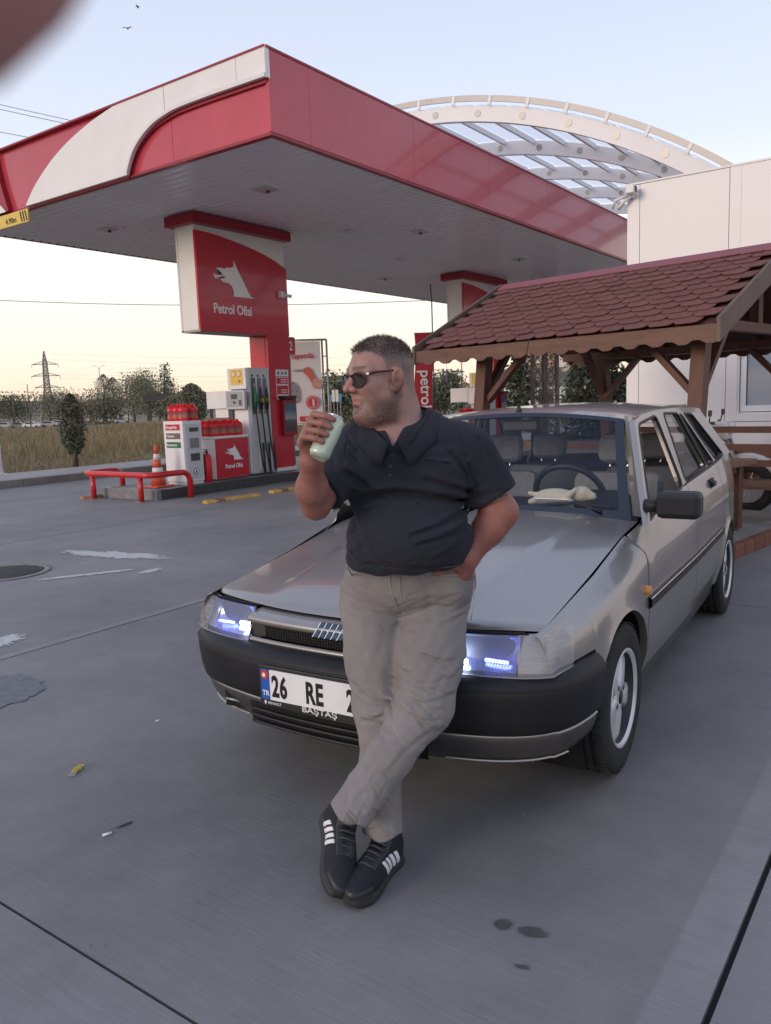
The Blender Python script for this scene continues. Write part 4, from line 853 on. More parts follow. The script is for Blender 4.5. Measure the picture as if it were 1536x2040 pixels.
# ---- headlamps
def fx(y):
    y = abs(y)
    return .735-.055*((y-.40)/.26)**1.6 if y < .66 else (.680-.058*((y-.66)/.105)**1.4 if y < .765 else .622-.135*((y-.765)/.022)**.8)
for s in (1,-1):
    hl = obj('headlamp', MB().grid(lambda y,t: (fx(y)-.100-.02*math.sin(t*math.pi),s*y,.568+.116*t), list(np.linspace(.408,.655,8)), list(np.linspace(0,1,6))).grid(lambda y,t: (fx(y)-.10*t,s*y,.566), list(np.linspace(.408,.655,6)), [0,1]).grid(lambda y,t: (fx(y)-.055-.06*t,s*y,.686), list(np.linspace(.408,.655,6)), [0,1]), LINER, car)
    def rf(y,t):
        u = (y-.535)/.125; w_ = (t-.5)*2; return (fx(y)-.020-.055*max(0,1-.75*u*u)*max(0,1-.8*w_*w_)-.040*t, s*y, .570+.110*t)
    obj('reflector', MB().grid(rf, list(np.linspace(.412,.655,14)), list(np.linspace(0,1,9))), REFL, hl)
    bk = MB().grid(lambda y,t: (fx(y)-.060-.03*t,s*y,.684-.03*t), list(np.linspace(.41,.655,6)), [0,1]).grid(lambda y,t: (fx(y)-.072,s*y,.568+.112*t), list(np.linspace(.41,.655,8)), [0,1]); obj('reflector_shell', bk, DKGREY, hl)
    inner = .470 if s > 0 else .455
    for dz,ln,m in ((-.002,.040,LEDM if s>0 else LEDL),(-.024,.050,LEDM if s>0 else LEDL)): obj('bulb', MB().tube([(fx(inner)-.040,s*(inner-ln/2),.608+dz+.012),(fx(inner)-.040,s*(inner+ln/2),.608+dz+.012)],.0085,8), m, hl)
    obj('position_light', MB().tube([(fx(.58)-.05,s*.545,.600),(fx(.58)-.05,s*.625,.600)],.006,6), LEDB, hl)
    lens = MB().grid(lambda y,t: (fx(y)+.006*math.sin(t*math.pi)-.052*t**1.3,s*y,.564+.124*t), list(np.linspace(.402,.662,14)), list(np.linspace(0,1,8))); obj('lens', lens, LENS, hl)
    rb = MB()
    for k in range(15):
        y = .50+k*.0095; h = .022+.012*math.sin(k*.8); rb.bar((fx(y)-.010,s*y,.598-h*.5),(fx(y)-.022,s*(y+.004),.598+h*.5),.0035,.004,up=(1,0,0))
    obj('lens_flute', rb, LENS, hl)
    obj('lens_rim', MB().tube([(fx(y)+.001,s*y,.563) for y in list(np.linspace(.402,.765,16))+[.772,.780,.786]],.004,6).tube([(fx(.402)+.001,s*.402,.563),(fx(.402)-.050,s*.402,.688)],.004,6).tube([(fx(.664)+.001,s*.664,.563),(fx(.664)-.050,s*.664,.688)],.0025,6), GREYM, hl)
    cl = obj('corner_lamp', MB().grid(lambda y,t: (fx(y)+.005*math.sin(t*math.pi)-.052*t**1.3,s*y-s*.018*t**2,.564+.124*t), list(np.linspace(.667,.765,10))+[.768,.772,.777,.782,.787], list(np.linspace(0,1,6))), CORN, car)
    obj('corner_back', MB().grid(lambda y,t: (fx(y)-.026-.052*t**1.3,s*(y-.014-.018*t*t),.566+.118*t), list(np.linspace(.667,.765,8))+[.772,.780], [0,1]), mat('corner_back_grey',(.34,.34,.33),.3,metal=.3,var=.05), cl)
    for k in range(5): z = .585+.02*k; obj('corner_rib', MB().tube([(fx(y)-.006-.052*((z-.564)/.124)**1.3,s*(y-.002-.018*((z-.564)/.124)**2),z) for y in list(np.linspace(.672,.765,8))+[.772,.780]],.0018,4), CORN, cl)
    # body strip between bonnet edge and lamp
    obj('lamp_eyelid', MB().tube([(fx(y)-.062,s*y,.690) for y in np.linspace(.40,.68,14)],.004,6), LINER, car)
# ---- front bumper: plan path, swept section
bp_path = smooth_poly([(.315,.842),(.42,.836),(.55,.805),(.655,.735),(.735,.60),(.785,.40),(.812,.20),(.820,0)],5,False); bp_path = bp_path+[(x,-y) for x,y in bp_path[-2::-1]]
def sweep(path, sec, k0=0):
    V = []; F = []; n = len(sec)
    for i,(x,y) in enumerate(path):
        a = path[max(0,i-1)]; b = path[min(len(path)-1,i+1)]; t = Vector((b[0]-a[0],b[1]-a[1])).normalized(); nrm = Vector((-t.y,t.x)); 
        if nrm.dot(Vector((x+.0 if abs(y)<.6 else .2,y))) < 0: nrm = -nrm
        for d,z in sec: V.append((x+nrm.x*d,y+nrm.y*d,z))
    for i in range(len(path)-1):
        for k in range(n-1): F.append((i*n+k,i*n+k+1,(i+1)*n+k+1,(i+1)*n+k))
    return MB().add(V,F,True)
bo_ = obj('front_bumper', sweep(bp_path,[(-.10,.567),(-.055,.570),(-.022,.560),(-.006,.543),(.006,.522),(.008,.50),(.006,.47),(.0,.42),(-.010,.375),(-.030,.362)]), BUMP, car)
obj('bumper_groove', sweep(bp_path,[(.004,.530),(.0115,.526),(.004,.521)]), BUMP, bo_)
vp = [(x-.028*(1 if x>.6 else .5),y*.975) for x,y in bp_path if x > .36]
obj('front_valance', sweep(vp,[(-.006,.372),(.006,.362),(.004,.340),(-.012,.295),(-.045,.255),(-.10,.238),(-.22,.232)]), VAL, car)
obj('valance_trim', sweep(vp,[(.006,.368),(.012,.363),(.006,.358)]), PAINT, car)
for s in (1,-1):
    q = [(x,y) for x,y in vp if (y*s>.42 and x>.5)]; obj('lower_trim', sweep(q,[(-.024,.272),(-.018,.268),(-.028,.262)]), CHR if False else PAINT, car)
# lower intake and slats in the middle
ik = MB()
for k in range(3): ik.tube([(.806-.03*(y/.4)**2,y,.275+.025*k) for y in np.linspace(-.36,.36,14)],.006,6)
obj('intake_slat', ik, TRIM, car); obj('lower_intake', MB().grid(lambda y,t: (.797-.03*(y/.4)**2-.01*(1-t),y,.262+.085*t), list(np.linspace(-.38,.38,14)), [0,1]), LINER, car)
# towing eye on the right-hand side (left in the picture)
obj('tow_eye_recess', MB().box((.700,-.545,.285),(.728,-.445,.345)), LINER, car); obj('tow_eye', MB().tube([(.730+.018*math.sin(a),-.50+.035*math.cos(a),.310+.012*math.sin(a)) for a in np.linspace(0,2*math.pi,16)],.006,6), GREYM, car)
# number plate
npl = obj('plate_holder', MB().box((.822,-.275,.368),(.834,.275,.522),bev=.004), TRIM, car)
PLW = mat('plate_white',(.74,.75,.76),.35,var=.04,scale=12); PLK = mat('plate_black',(.01,.01,.012),.4,var=0); PLB = mat('plate_blue',(.02,.10,.40),.35,var=.03)
obj('number_plate', MB().box((.8345,-.222,.397),(.8385,.262,.509)), PLW, npl); obj('country_band', MB().box((.8345,-.262,.397),(.8385,-.2235,.509)), PLB, npl)
text('lettering','TR',.026,(.8392,-.257,.412),(0,1,0),(0,0,1),PLW,npl,depth=.001,bold=.0006)
obj('band_badge', MB().tube([(.839,-.243,.490),(.8405,-.243,.490)],.018,16), mat('badge_red',(.45,.06,.05),.3,var=.2,scale=60), npl); obj('band_badge_core', MB().tube([(.8406,-.246,.488),(.8412,-.246,.488)],.008,12), PLW, npl)
for t,y in (('26',-.213),('RE',-.062),('2',.112)): text('plate_number',t,.108,(.8392,y,.414),(0,1,0),(0,0,1),PLK,npl,depth=.0016,bold=.0035,squeeze=.62,spacing=1.08)
text('holder_lettering','BAŞTAŞ',.030,(.8345,-.085,.375),(0,1,0),(0,0,1),PLW,npl,depth=.001,squeeze=1.35,bold=.0002)
text('holder_lettering','RENAULT',.013,(.8345,-.238,.379),(0,1,0),(0,0,1),PLW,npl,depth=.001,squeeze=1.1)
obj('holder_emblem', MB().prism([(-.254,.384),(-.249,.374),(-.244,.384),(-.249,.394)],'x',.834,.8352), PLW, npl)
# ---- roof
def rz_(x,y):
    c = lerp(x,[(-2.75,1.352),(-2.5,1.388),(-1.9,1.405),(-1.5,1.400),(-1.2,1.385),(-1.02,1.362)]); return c-.042*(abs(y)/.56)**2.5
xr = list(np.linspace(-1.02,-2.75,24)); yr = list(np.linspace(-.565,.565,25))
obj('roof', MB().grid(lambda x,y: (x-(.0 if x<-1.1 else -.03*(1-(y/.565)**2)*0),y,rz_(x,y)), xr, yr, flip=True), PAINT, car)
# ---- side glazing frames (tilted planes)
def gy_(z): return .785-(z-.95)*.440
def roofedge(x): return rz_(x,.565)-.004
def ring(outer, holes, s, mtl, name, off=0.):
    bm = bmesh.new(); edges = []
    for loop in [outer]+holes:
        vs = [bm.verts.new((x,s*(gy_(z)+off),z)) for x,z in loop]; edges += [bm.edges.new((vs[i],vs[(i+1)%len(vs)])) for i in range(len(vs))]
    bmesh.ops.triangle_fill(bm, edges=edges, use_beauty=True, use_dissolve=False)
    o = obj(name, MB().bm(bm), mtl, car); m = o.modifiers.new('s','SOLIDIFY'); m.thickness = .028; m.offset = 0; return o
def rc(P, r=.03, n=4):    # round the corners of an outline
    out = []; N = len(P)
    for i in range(N):
        p0,p1,p2 = (np.array(P[(i+d)%N]) for d in (-1,0,1)); d0 = (p0-p1)/np.linalg.norm(p0-p1); d2 = (p2-p1)/np.linalg.norm(p2-p1); rr = min(r,np.linalg.norm(p0-p1)*.45,np.linalg.norm(p2-p1)*.45)
        a = p1+d0*rr; b = p1+d2*rr
        for k in range(n+1): t = k/n; out.append(tuple((1-t)**2*a+2*t*(1-t)*p1+t*t*b))
    return out
FDW = rc([(-.47,.925),(-.92,1.300),(-1.335,1.330),(-1.245,.972)],.05); RDW = rc([(-1.345,.985),(-1.515,1.335),(-1.86,1.325),(-2.00,1.010)],.03)
RDQ = rc([(-2.035,1.012),(-1.905,1.318),(-1.955,1.31),(-2.245,1.018)],.015); RQW = rc([(-2.33,1.022),(-2.02,1.318),(-2.24,1.310),(-2.66,1.035)],.03)
TOPZ = lambda x: lerp(x,[(-2.78,1.30),(-2.5,1.338),(-2.0,1.352),(-1.4,1.352),(-1.05,1.338),(-.90,1.322)])
o1 = [(-.40,.898),(-.885,1.318),(-1.05,TOPZ(-1.05)),(-1.25,TOPZ(-1.25)),(-1.435,TOPZ(-1.435)),(-1.302,lerp(-1.302,ZT)-.01)]
o2 = [(-1.308,lerp(-1.308,ZT)-.01),(-1.441,TOPZ(-1.441)),(-1.7,TOPZ(-1.7)),(-1.985,TOPZ(-1.985)),(-2.275,.995)]
o3 = [(-2.281,.995),(-1.991,TOPZ(-1.991)),(-2.3,TOPZ(-2.3)),(-2.55,TOPZ(-2.55)),(-2.95,1.02)]
for s in (1,-1):
    ring(o1,[FDW],s,PAINT,'front_door_frame'); ring(o2,[RDW,RDQ],s,PAINT,'rear_door_frame'); ring(o3,[RQW],s,PAINT,'quarter_frame')
    for nm,W,mtl in (('rear_door_glass',RDW,GLS2),('rear_door_quarter_glass',RDQ,GLS2),('quarter_glass',RQW,GLS2)):
        obj(nm, MB().add([(x,s*(gy_(z)-.006),z) for x,z in W],[tuple(range(len(W)))]), mtl, car, fix=False)
    if s < 0: obj('front_door_glass', MB().add([(x,s*(gy_(z)-.006),z) for x,z in FDW],[tuple(range(len(FDW)))]), GLS2, car, fix=False)
    for W in (FDW,RDW,RDQ,RQW): obj('window_seal', MB().tube([(x,s*(gy_(z)+.012),z) for x,z in W+[W[0]]],.008,5), TRIM, car)
    # cant rail from roof edge to frame, A-pillar from screen edge to frame
    obj('cant_rail', MB().grid(lambda x,t: (x, s*((1-t)*.565+t*(gy_(TOPZ(x))+.012)), (1-t)*(rz_(x,.565))+t*TOPZ(x)+.014*math.sin(t*math.pi)), list(np.linspace(-1.0,-2.75,20)), list(np.linspace(0,1,5))), PAINT, car)
    def ap(t,k):
        A = Vector((-.655+(-1.015+.655)*t, .690-.135*t, .885+.437*t)); F = Vector((-.40-.485*t, gy_(.898+.42*t)+.014, .898+.42*t)); p = A.lerp(F,k); 
        return (p.x, s*(p.y+.014*math.sin(k*math.pi)), p.z+.006*math.sin(k*math.pi))
    obj('windscreen_pillar', MB().grid(ap, list(np.linspace(.03,1.04,14)), list(np.linspace(0,1,6))), PAINT, car)
    obj('mirror_gusset', MB().add([(-.44,s*(gy_(.91)+.016),.912),(-.585,s*(gy_(1.03)+.016),1.030),(-.60,s*(gy_(.93)+.016),.925)],[(0,1,2)]), TRIM, car, fix=False)
# ---- windscreen
def ws(t,y):   # t 0 bottom..1 top ; y -1..1
    hw = .680-.130*t; x = -.625-.37*t-.035*(y*y)*(1-.3*t); z = .905+.460*t-(.018+.024*t)*y*y
    return (x+.012*math.sin(t*math.pi), y*hw, z+.006*math.sin(t*math.pi))
obj('windscreen', MB().grid(ws, list(np.linspace(.03,.97,12)), list(np.linspace(-.975,.975,20))), GLS, car)
def band(t0,t1,y0,y1,off=.004):
    return MB().grid(lambda t,y: tuple(Vector(ws(t,y))+Vector((off,0,off*.7))), list(np.linspace(t0,t1,10)), list(np.linspace(y0,y1,16)))
sb = band(.955,1.0,-1,1); sb.v; obj('screen_top_band', sb, BANDG, car); obj('screen_side_band', band(0,1,.925,1.0), BANDG, car); obj('screen_side_band', band(0,1,-1.0,-.925), BANDG, car); obj('screen_base_band', band(-.02,.055,-1,1), BANDG, car)
obj('interior_mirror', MB().box((-1.06,-.10,1.27),(-1.03,.10,1.325),bev=.01), TRIM, car)
# ---- tail
def tl(t,y): # tailgate t 0 top..1 bottom
    P = [(-2.75,1.345),(-2.80,1.325),(-3.03,1.02),(-3.09,.93),(-3.13,.75),(-3.14,.58)]; k = t*5; i = min(4,int(k)); f = k-i
    hw = lerp(t,[(0,.56),(.2,.60),(.5,.72),(1,.76)]); x = P[i][0]+(P[i+1][0]-P[i][0])*f; z = P[i][1]+(P[i+1][1]-P[i][1])*f
    return (x+.05*(abs(y)**2), y*hw, z-.02*y*y*(1-t))
obj('tailgate', MB().grid(tl,[0,.1,.2],list(np.linspace(-1,1,12))).grid(tl,list(np.linspace(.42,1,8)),list(np.linspace(-1,1,12))).grid(tl,[.2,.3,.42],list(np.linspace(-1,-.88,3))).grid(tl,[.2,.3,.42],list(np.linspace(.88,1,3))), PAINT, car)
obj('rear_window', MB().grid(tl,[.2,.3,.42],list(np.linspace(-.88,.88,8))), GLS2, car)
rb_path = smooth_poly([(-2.90,.80),(-3.05,.78),(-3.17,.66),(-3.22,.3),(-3.23,0)],4,False); rb_path = rb_path+[(x,-y) for x,y in rb_path[-2::-1]]
obj('rear_bumper', MB().add([(x,y,z) for x,y in rb_path for z in (.28,.42,.56,.60)],[(i*4+k,i*4+k+1,(i+1)*4+k+1,(i+1)*4+k) for i in range(len(rb_path)-1) for k in range(3)],True), BUMP, car)
for s in (1,-1): obj('tail_lamp', MB().box((-3.12,s*.56,.72),(-3.145,s*.74,.93),bev=.005), mat('tail_red',(.4,.02,.02),.2,var=.05), car)
obj('roof_spoiler', MB().box((-2.83,-.5,1.342),(-2.72,.5,1.362),bev=.006), PAINT, car)
# ---- underbody and cabin
obj('underbody', MB().box((.50,-.56,.245),(-3.0,.56,.34)), LINER, car); obj('firewall', MB().box((-.50,-.68,.34),(-.54,.68,.84)), LINER, car); obj('engine_bay', MB().box((.58,-.60,.345),(-.49,.60,.66)), LINER, car)
obj('cabin_floor', MB().box((-.55,-.74,.345),(-2.9,.74,.37)), FABK, car); obj('parcel_shelf', MB().box((-2.45,-.66,.93),(-3.0,.66,.95)), FABK, car)
ds = MB().grid(lambda t,y: (-.66-.48*t,y,.872+.045*math.sin(t*2.2)+(.05 if (.12<y<.55 and .35<t<.9) else 0)), list(np.linspace(0,1,10)), list(np.linspace(-.70,.70,26))).grid(lambda t,y: (-1.14+.06*t,y,.905-.34*t), [0,.5,1], list(np.linspace(-.70,.70,8)))
obj('dashboard', ds, FABK, car)
sw = obj('steering_wheel', MB().tube([(-1.10+.09*math.sin(a),.25+.185*math.cos(a),.925+.165*math.sin(a)) for a in np.linspace(0,2*math.pi,33)],.0165,8,cap=False), TRIM, car); obj('hub', MB().box((-1.13,.17,.88),(-1.08,.33,.965),bev=.015).bar((-1.10,.08,.925),(-1.10,.42,.925),.035,.02), TRIM, sw)
def seat(x,y,w,name='front_seat',hr=True,zb=1.02):
    b = obj(name, MB().box((x-.10,y-w/2,.42),(x+.46,y+w/2,.56),bev=.05), FAB, car)
    m = MB().box((-.07,-w/2,.0),(.07,w/2,zb-.50),bev=.055).xform(Matrix.Translation((x-.06,y,.50)) @ Matrix.Rotation(R_(-14),4,'Y')); obj('backrest', m, FAB, b)
    if hr: h = MB().box((-.05,-.125,0),(.05,.125,.17),bev=.045).xform(Matrix.Translation((x-.20,y,zb+.035)) @ Matrix.Rotation(R_(-12),4,'Y')); obj('headrest', h, FAB, b); [obj('headrest_post', MB().tube([(x-.185,y+q,zb-.03),(x-.19,y+q,zb+.06)],.006,5), CHR, b) for q in (-.05,.05)]
    return b
seat(-1.45,.36,.50); seat(-1.45,-.36,.50)
seat(-2.28,.36,.60,'rear_seat',True,.98); seat(-2.28,-.36,.60,'rear_seat',True,.98)
# ---- mirrors, handles, aerial
for s in (1,-1):
    mr = obj('door_mirror', MB().box((-.505,s*.845,.930),(-.395,s*1.018,1.040),bev=.022), TRIM, car)
    obj('mirror_arm', MB().tube([(-.46,s*.790,.975),(-.45,s*.860,.978)],[.030,.026],10), TRIM, mr); obj('mirror_face', MB().box((-.512,s*.862,.945),(-.5055,s*1.002,1.026)), CHR, mr)
for s in (1,-1):
    for x,z in ((-1.98,.905),(-1.20,.87)):
        y = side_y(x,z); h = obj('door_handle', MB().prism([(x-.075,z-.020),(x+.075,z-.034),(x+.055,z+.030),(x-.055,z+.034)],'y',s*(y-.012),s*(y+.006)), TRIM, car); obj('handle_flap', MB().box((x-.05,s*(y+.006),z-.012),(x+.045,s*(y+.022),z+.018),bev=.005), TRIM, h); obj('lock', MB().tube([(x+.045,s*(y),z-.05),(x+.045,s*(y+.006),z-.05)],.011,10), TRIM, h)
ae = obj('aerial', MB().lathe([(.020,0),(.017,.012),(.010,.03),(.006,.045)],10), TRIM, car, (-1.10,-.03,1.366)); obj('mast', MB().tube([(0,0,.03),(-.16,0,.40)],.0032,5), TRIM, ae)
# ---- wheels
def tyre_mb():
    pr = [(.178,-.080),(.200,-.094),(.245,-.097),(.272,-.090),(.284,-.080),(.289,-.066)]
    for k in (-.042,0,.042): pr += [(.290,k-.006),(.283,k-.005),(.283,k+.005),(.290,k+.006)]
    pr += [(.289,.066),(.284,.080),(.272,.090),(.245,.097),(.200,.094),(.178,.080)]
    return MB().lathe(pr,48,close=False)
def wheel(x,s):
    wh = obj('wheel', tyre_mb(), RUB, car, (x,s*.735,.29), (R_(-90*s),0,0))
    # local z axis points outwards
    tm = MB()
    for k in range(64):
        a = 2*math.pi*k/64
        for z0,z1 in ((-.084,-.05),(.05,.084)): tm.bar((.2885*math.cos(a),.2885*math.sin(a),z0),(.2885*math.cos(a+.04),.2885*math.sin(a+.04),z1),.010,.006,up=(math.cos(a),math.sin(a),0))
    tag(obj('tread_block', tm, RUB, wh), kind='stuff')
    obj('rim', MB().lathe([(.179,-.08),(.185,.084),(.191,.089),(.191,.093),(.183,.094),(.174,.082)],48,close=False), ALLOY, wh); obj('rim_barrel', MB().lathe([(.174,.081),(.166,.055),(.160,.02),(.156,-.08)],48,close=False), mat('barrel_dark',(.045,.045,.048),.5,metal=.3,var=.1), wh)
    obj('brake_disc', MB().lathe([(.04,.0),(.125,.0),(.125,-.02)],32), mat('brake_dark',(.05,.05,.05),.5,metal=.5,var=.2,scale=20), wh)
    sp = MB()
    for k in range(5):
        a = 2*math.pi*k/5+.35
        V = []; F = []
        for r,wd,zz in ((.030,.030,.066),(.070,.032,.068),(.11,.036,.064),(.150,.045,.058),(.177,.058,.052)):
            for sg,dz in ((-1,-.03),(-1,0),(-.55,.008),(.55,.008),(1,0),(1,-.03)): V.append((r*math.cos(a)-sg*wd*math.sin(a), r*math.sin(a)+sg*wd*math.cos(a), zz+dz))
        for i in range(4):
            for j in range(5): F.append((i*6+j,i*6+j+1,(i+1)*6+j+1,(i+1)*6+j))
        sp.add(V,F,True)
    obj('spokes', sp, ALLOY, wh); obj('hub_cap', MB().lathe([(.056,.05),(.056,.070),(.030,.078),(.030,.074),(.001,.074)],20), ALLOY, wh); obj('hub_badge', MB().lathe([(.026,.0755),(.026,.079),(.001,.080)],16), TRIM, wh)
    for k in range(4):
        a = 2*math.pi*k/4+.5; obj('wheel_bolt', MB().lathe([(.010,.066),(.010,.078)],8,c=(.049*math.cos(a),.049*math.sin(a),0)), DKGREY, wh)
    return wh
for x in (0,-2.54):
    for s in (1,-1): wheel(x,s)
# ---- things lying on the dashboard
def car_pt(x,y,z): a = R_(-175.742); return (2.851+x*math.cos(a)-y*math.sin(a), 1.821+x*math.sin(a)+y*math.cos(a), z)
pp = tag(obj('paper_slip', MB().box((-.06,-.085,0),(.06,.085,.003)), mat('paper',(.75,.76,.78),.7,var=.03)), 'white paper slip on the dashboard under the windscreen', 'paper'); pp.location = car_pt(-.720,.300,.930); pp.rotation_euler = (0,R_(-32),R_(-176))
# ================================================================== the man: bodies and clothes grown as smooth distance fields
def surface_nets(fn, lo, hi, h):
    n = [max(4,int(math.ceil((b-a)/h))+1) for a,b in zip(lo,hi)]
    ax = [lo[i]+h*np.arange(n[i]) for i in range(3)]
    B = 8; nb = [-(-k//B) for k in n]          # coarse pass first, fine values only in blocks near the surface
    bc = [lo[i]+h*(np.arange(nb[i])*B+(B-1)/2) for i in range(3)]; CX,CY,CZ_ = np.meshgrid(*bc, indexing='ij')
    D = fn(CX.astype(np.float32),CY.astype(np.float32),CZ_.astype(np.float32)); near = np.abs(D) < B*h*1.25+.025
    S = np.repeat(np.repeat(np.repeat(np.where(D < 0,-1.,1.).astype(np.float32),B,0),B,1),B,2)[:n[0],:n[1],:n[2]].copy()
    msk = np.repeat(np.repeat(np.repeat(near,B,0),B,1),B,2)[:n[0],:n[1],:n[2]]; ii = np.nonzero(msk)
    S[ii] = fn(ax[0][ii[0]].astype(np.float32), ax[1][ii[1]].astype(np.float32), ax[2][ii[2]].astype(np.float32))
    neg = S < 0
    c = np.zeros([k-1 for k in n], np.int8)
    for i in (0,1):
        for j in (0,1):
            for k in (0,1): c += neg[i:n[0]-1+i, j:n[1]-1+j, k:n[2]-1+k]
    act = (c > 0) & (c < 8); idx = -np.ones(act.shape, np.int64); I = np.argwhere(act); idx[act] = np.arange(len(I))
    acc = np.zeros((len(I),3)); cnt = np.zeros(len(I))
    corners = [(i,j,k) for i in (0,1) for j in (0,1) for k in (0,1)]
    for a in corners:
        for d in range(3):
            if a[d] == 1: continue
            b = list(a); b[d] = 1
            sa = S[I[:,0]+a[0],I[:,1]+a[1],I[:,2]+a[2]]; sb = S[I[:,0]+b[0],I[:,1]+b[1],I[:,2]+b[2]]
            m = (sa < 0) != (sb < 0); t = np.where(m, sa/(sa-sb+1e-12), 0)
            for q in range(3): acc[:,q] += np.where(m, a[q]+(t if q == d else 0), 0)
            cnt += m
    V = np.array(lo)+h*(I+acc/cnt[:,None]); F = []
    for d in range(3):
        e,f = [(1,2),(2,0),(0,1)][d]
        s0 = [slice(1,n[q]-1) for q in range(3)]; s0[d] = slice(0,n[d]-1); s1 = list(s0); s1[d] = slice(1,n[d])
        A = neg[tuple(s0)]; B = neg[tuple(s1)]; E = np.argwhere(A != B)
        if not len(E): continue
        base = E.copy(); off = [1,1,1]; off[d] = 0; P = E+np.array(off)
        def cell(de,df): q = P.copy(); q[:,e] -= de; q[:,f] -= df; return idx[q[:,0],q[:,1],q[:,2]]
        Q = np.stack([cell(1,1),cell(0,1),cell(0,0),cell(1,0)],1); flip = ~A[tuple(E.T)]; Q[flip] = Q[flip][:,::-1]
        F.append(Q)
    return V, np.concatenate(F)
def cap(X,Y,Z,a,b,ra,rb):
    a = np.array(a,float); b = np.array(b,float); d = b-a; L = (d@d)+1e-12
    t = np.clip(((X-a[0])*d[0]+(Y-a[1])*d[1]+(Z-a[2])*d[2])/L,0,1)
    return np.sqrt((X-a[0]-t*d[0])**2+(Y-a[1]-t*d[1])**2+(Z-a[2]-t*d[2])**2)-(ra+(rb-ra)*t)
def ell(X,Y,Z,c,r,Rm=None):
    x,y,z = X-c[0],Y-c[1],Z-c[2]
    if Rm is not None: Rm = np.array(Rm); x,y,z = Rm[0][0]*x+Rm[1][0]*y+Rm[2][0]*z, Rm[0][1]*x+Rm[1][1]*y+Rm[2][1]*z, Rm[0][2]*x+Rm[1][2]*y+Rm[2][2]*z
    k0 = np.sqrt((x/r[0])**2+(y/r[1])**2+(z/r[2])**2); k1 = np.sqrt((x/r[0]**2)**2+(y/r[1]**2)**2+(z/r[2]**2)**2)+1e-9
    return k0*(k0-1)/k1
def smin(a,b,k):
    h = np.maximum(k-np.abs(a-b),0)/k; return np.minimum(a,b)-h*h*k*.25
def smax(a,b,k): return -smin(-a,-b,k)
def vat(px,py,y): p = at(px,py,y); return np.array([p.x*RGT[0]+p.y*RGT[1], p.x*FWD[0]+p.y*FWD[1], p.z])
MB0 = np.array([0.0,2.32,0.0])
man = thing('person', 'man in navy polo shirt and grey jeans leaning on the car and raising a can', 'person', (MB0[0]*RGT[0]+MB0[1]*FWD[0], MB0[0]*RGT[1]+MB0[1]*FWD[1], 0), PHI-math.pi/2)
def np_obj(name, V, F, m, parent, smooth=True, col=None, base=MB0):
    me = bpy.data.meshes.new(name); me.from_pydata((np.asarray(V)-base).tolist(), [], np.asarray(F).tolist()); me.materials.append(m)
    me.polygons.foreach_set('use_smooth', [smooth]*len(me.polygons))
    if col is not None:
        ca = me.color_attributes.new('Col','FLOAT_COLOR','POINT'); ca.data.foreach_set('color', np.c_[col,np.ones(len(col))].astype(np.float32).ravel())
    me.update(); return link(name, me, parent)
# ---- cloth and skin materials
def cloth_mat(name, col, wsc, wstr, var, nsc):
    m = bpy.data.materials.new(name); m.use_nodes = True; N = m.node_tree.nodes; L = m.node_tree.links; b = N['Principled BSDF']
    t = N.new('ShaderNodeTexCoord').outputs['Object']; b.inputs['Roughness'].default_value = .92; b.inputs['Specular IOR Level'].default_value = .15
    b.inputs['Sheen Weight'].default_value = .04; b.inputs['Sheen Roughness'].default_value = .5
    n = N.new('ShaderNodeTexNoise'); n.inputs['Scale'].default_value = nsc; n.inputs['Detail'].default_value = 6; L.new(t, n.inputs[0])
    r = N.new('ShaderNodeMapRange'); r.inputs[1].default_value = .3; r.inputs[2].default_value = .7; r.inputs[3].default_value = 1-var; r.inputs[4].default_value = 1+var; L.new(n.outputs['Fac'], r.inputs[0])
    v = N.new('ShaderNodeVectorMath'); v.operation = 'SCALE'; v.inputs[0].default_value = col; L.new(r.outputs[0], v.inputs['Scale']); L.new(v.outputs[0], b.inputs['Base Color'])
    f = N.new('ShaderNodeTexNoise'); f.inputs['Scale'].default_value = wsc; f.inputs['Detail'].default_value = 2; L.new(t, f.inputs[0])
    b1 = N.new('ShaderNodeBump'); b1.inputs['Strength'].default_value = wstr; b1.inputs['Distance'].default_value = .002; L.new(f.outputs['Fac'], b1.inputs['Height'])
    g2 = N.new('ShaderNodeTexNoise'); g2.inputs['Scale'].default_value = 14; g2.inputs['Detail'].default_value = 3; g2.inputs['Distortion'].default_value = .8; L.new(t, g2.inputs[0])
    b2 = N.new('ShaderNodeBump'); b2.inputs['Strength'].default_value = .35; b2.inputs['Distance'].default_value = .012; L.new(g2.outputs['Fac'], b2.inputs['Height']); L.new(b1.outputs[0], b2.inputs['Normal']); L.new(b2.outputs[0], b.inputs['Normal'])
    return m
SHIRT = cloth_mat('navy_pique', (.025,.027,.036), 700, .5, .12, 5); JEAN = cloth_mat('grey_denim', (.228,.213,.210), 900, .4, .12, 7)
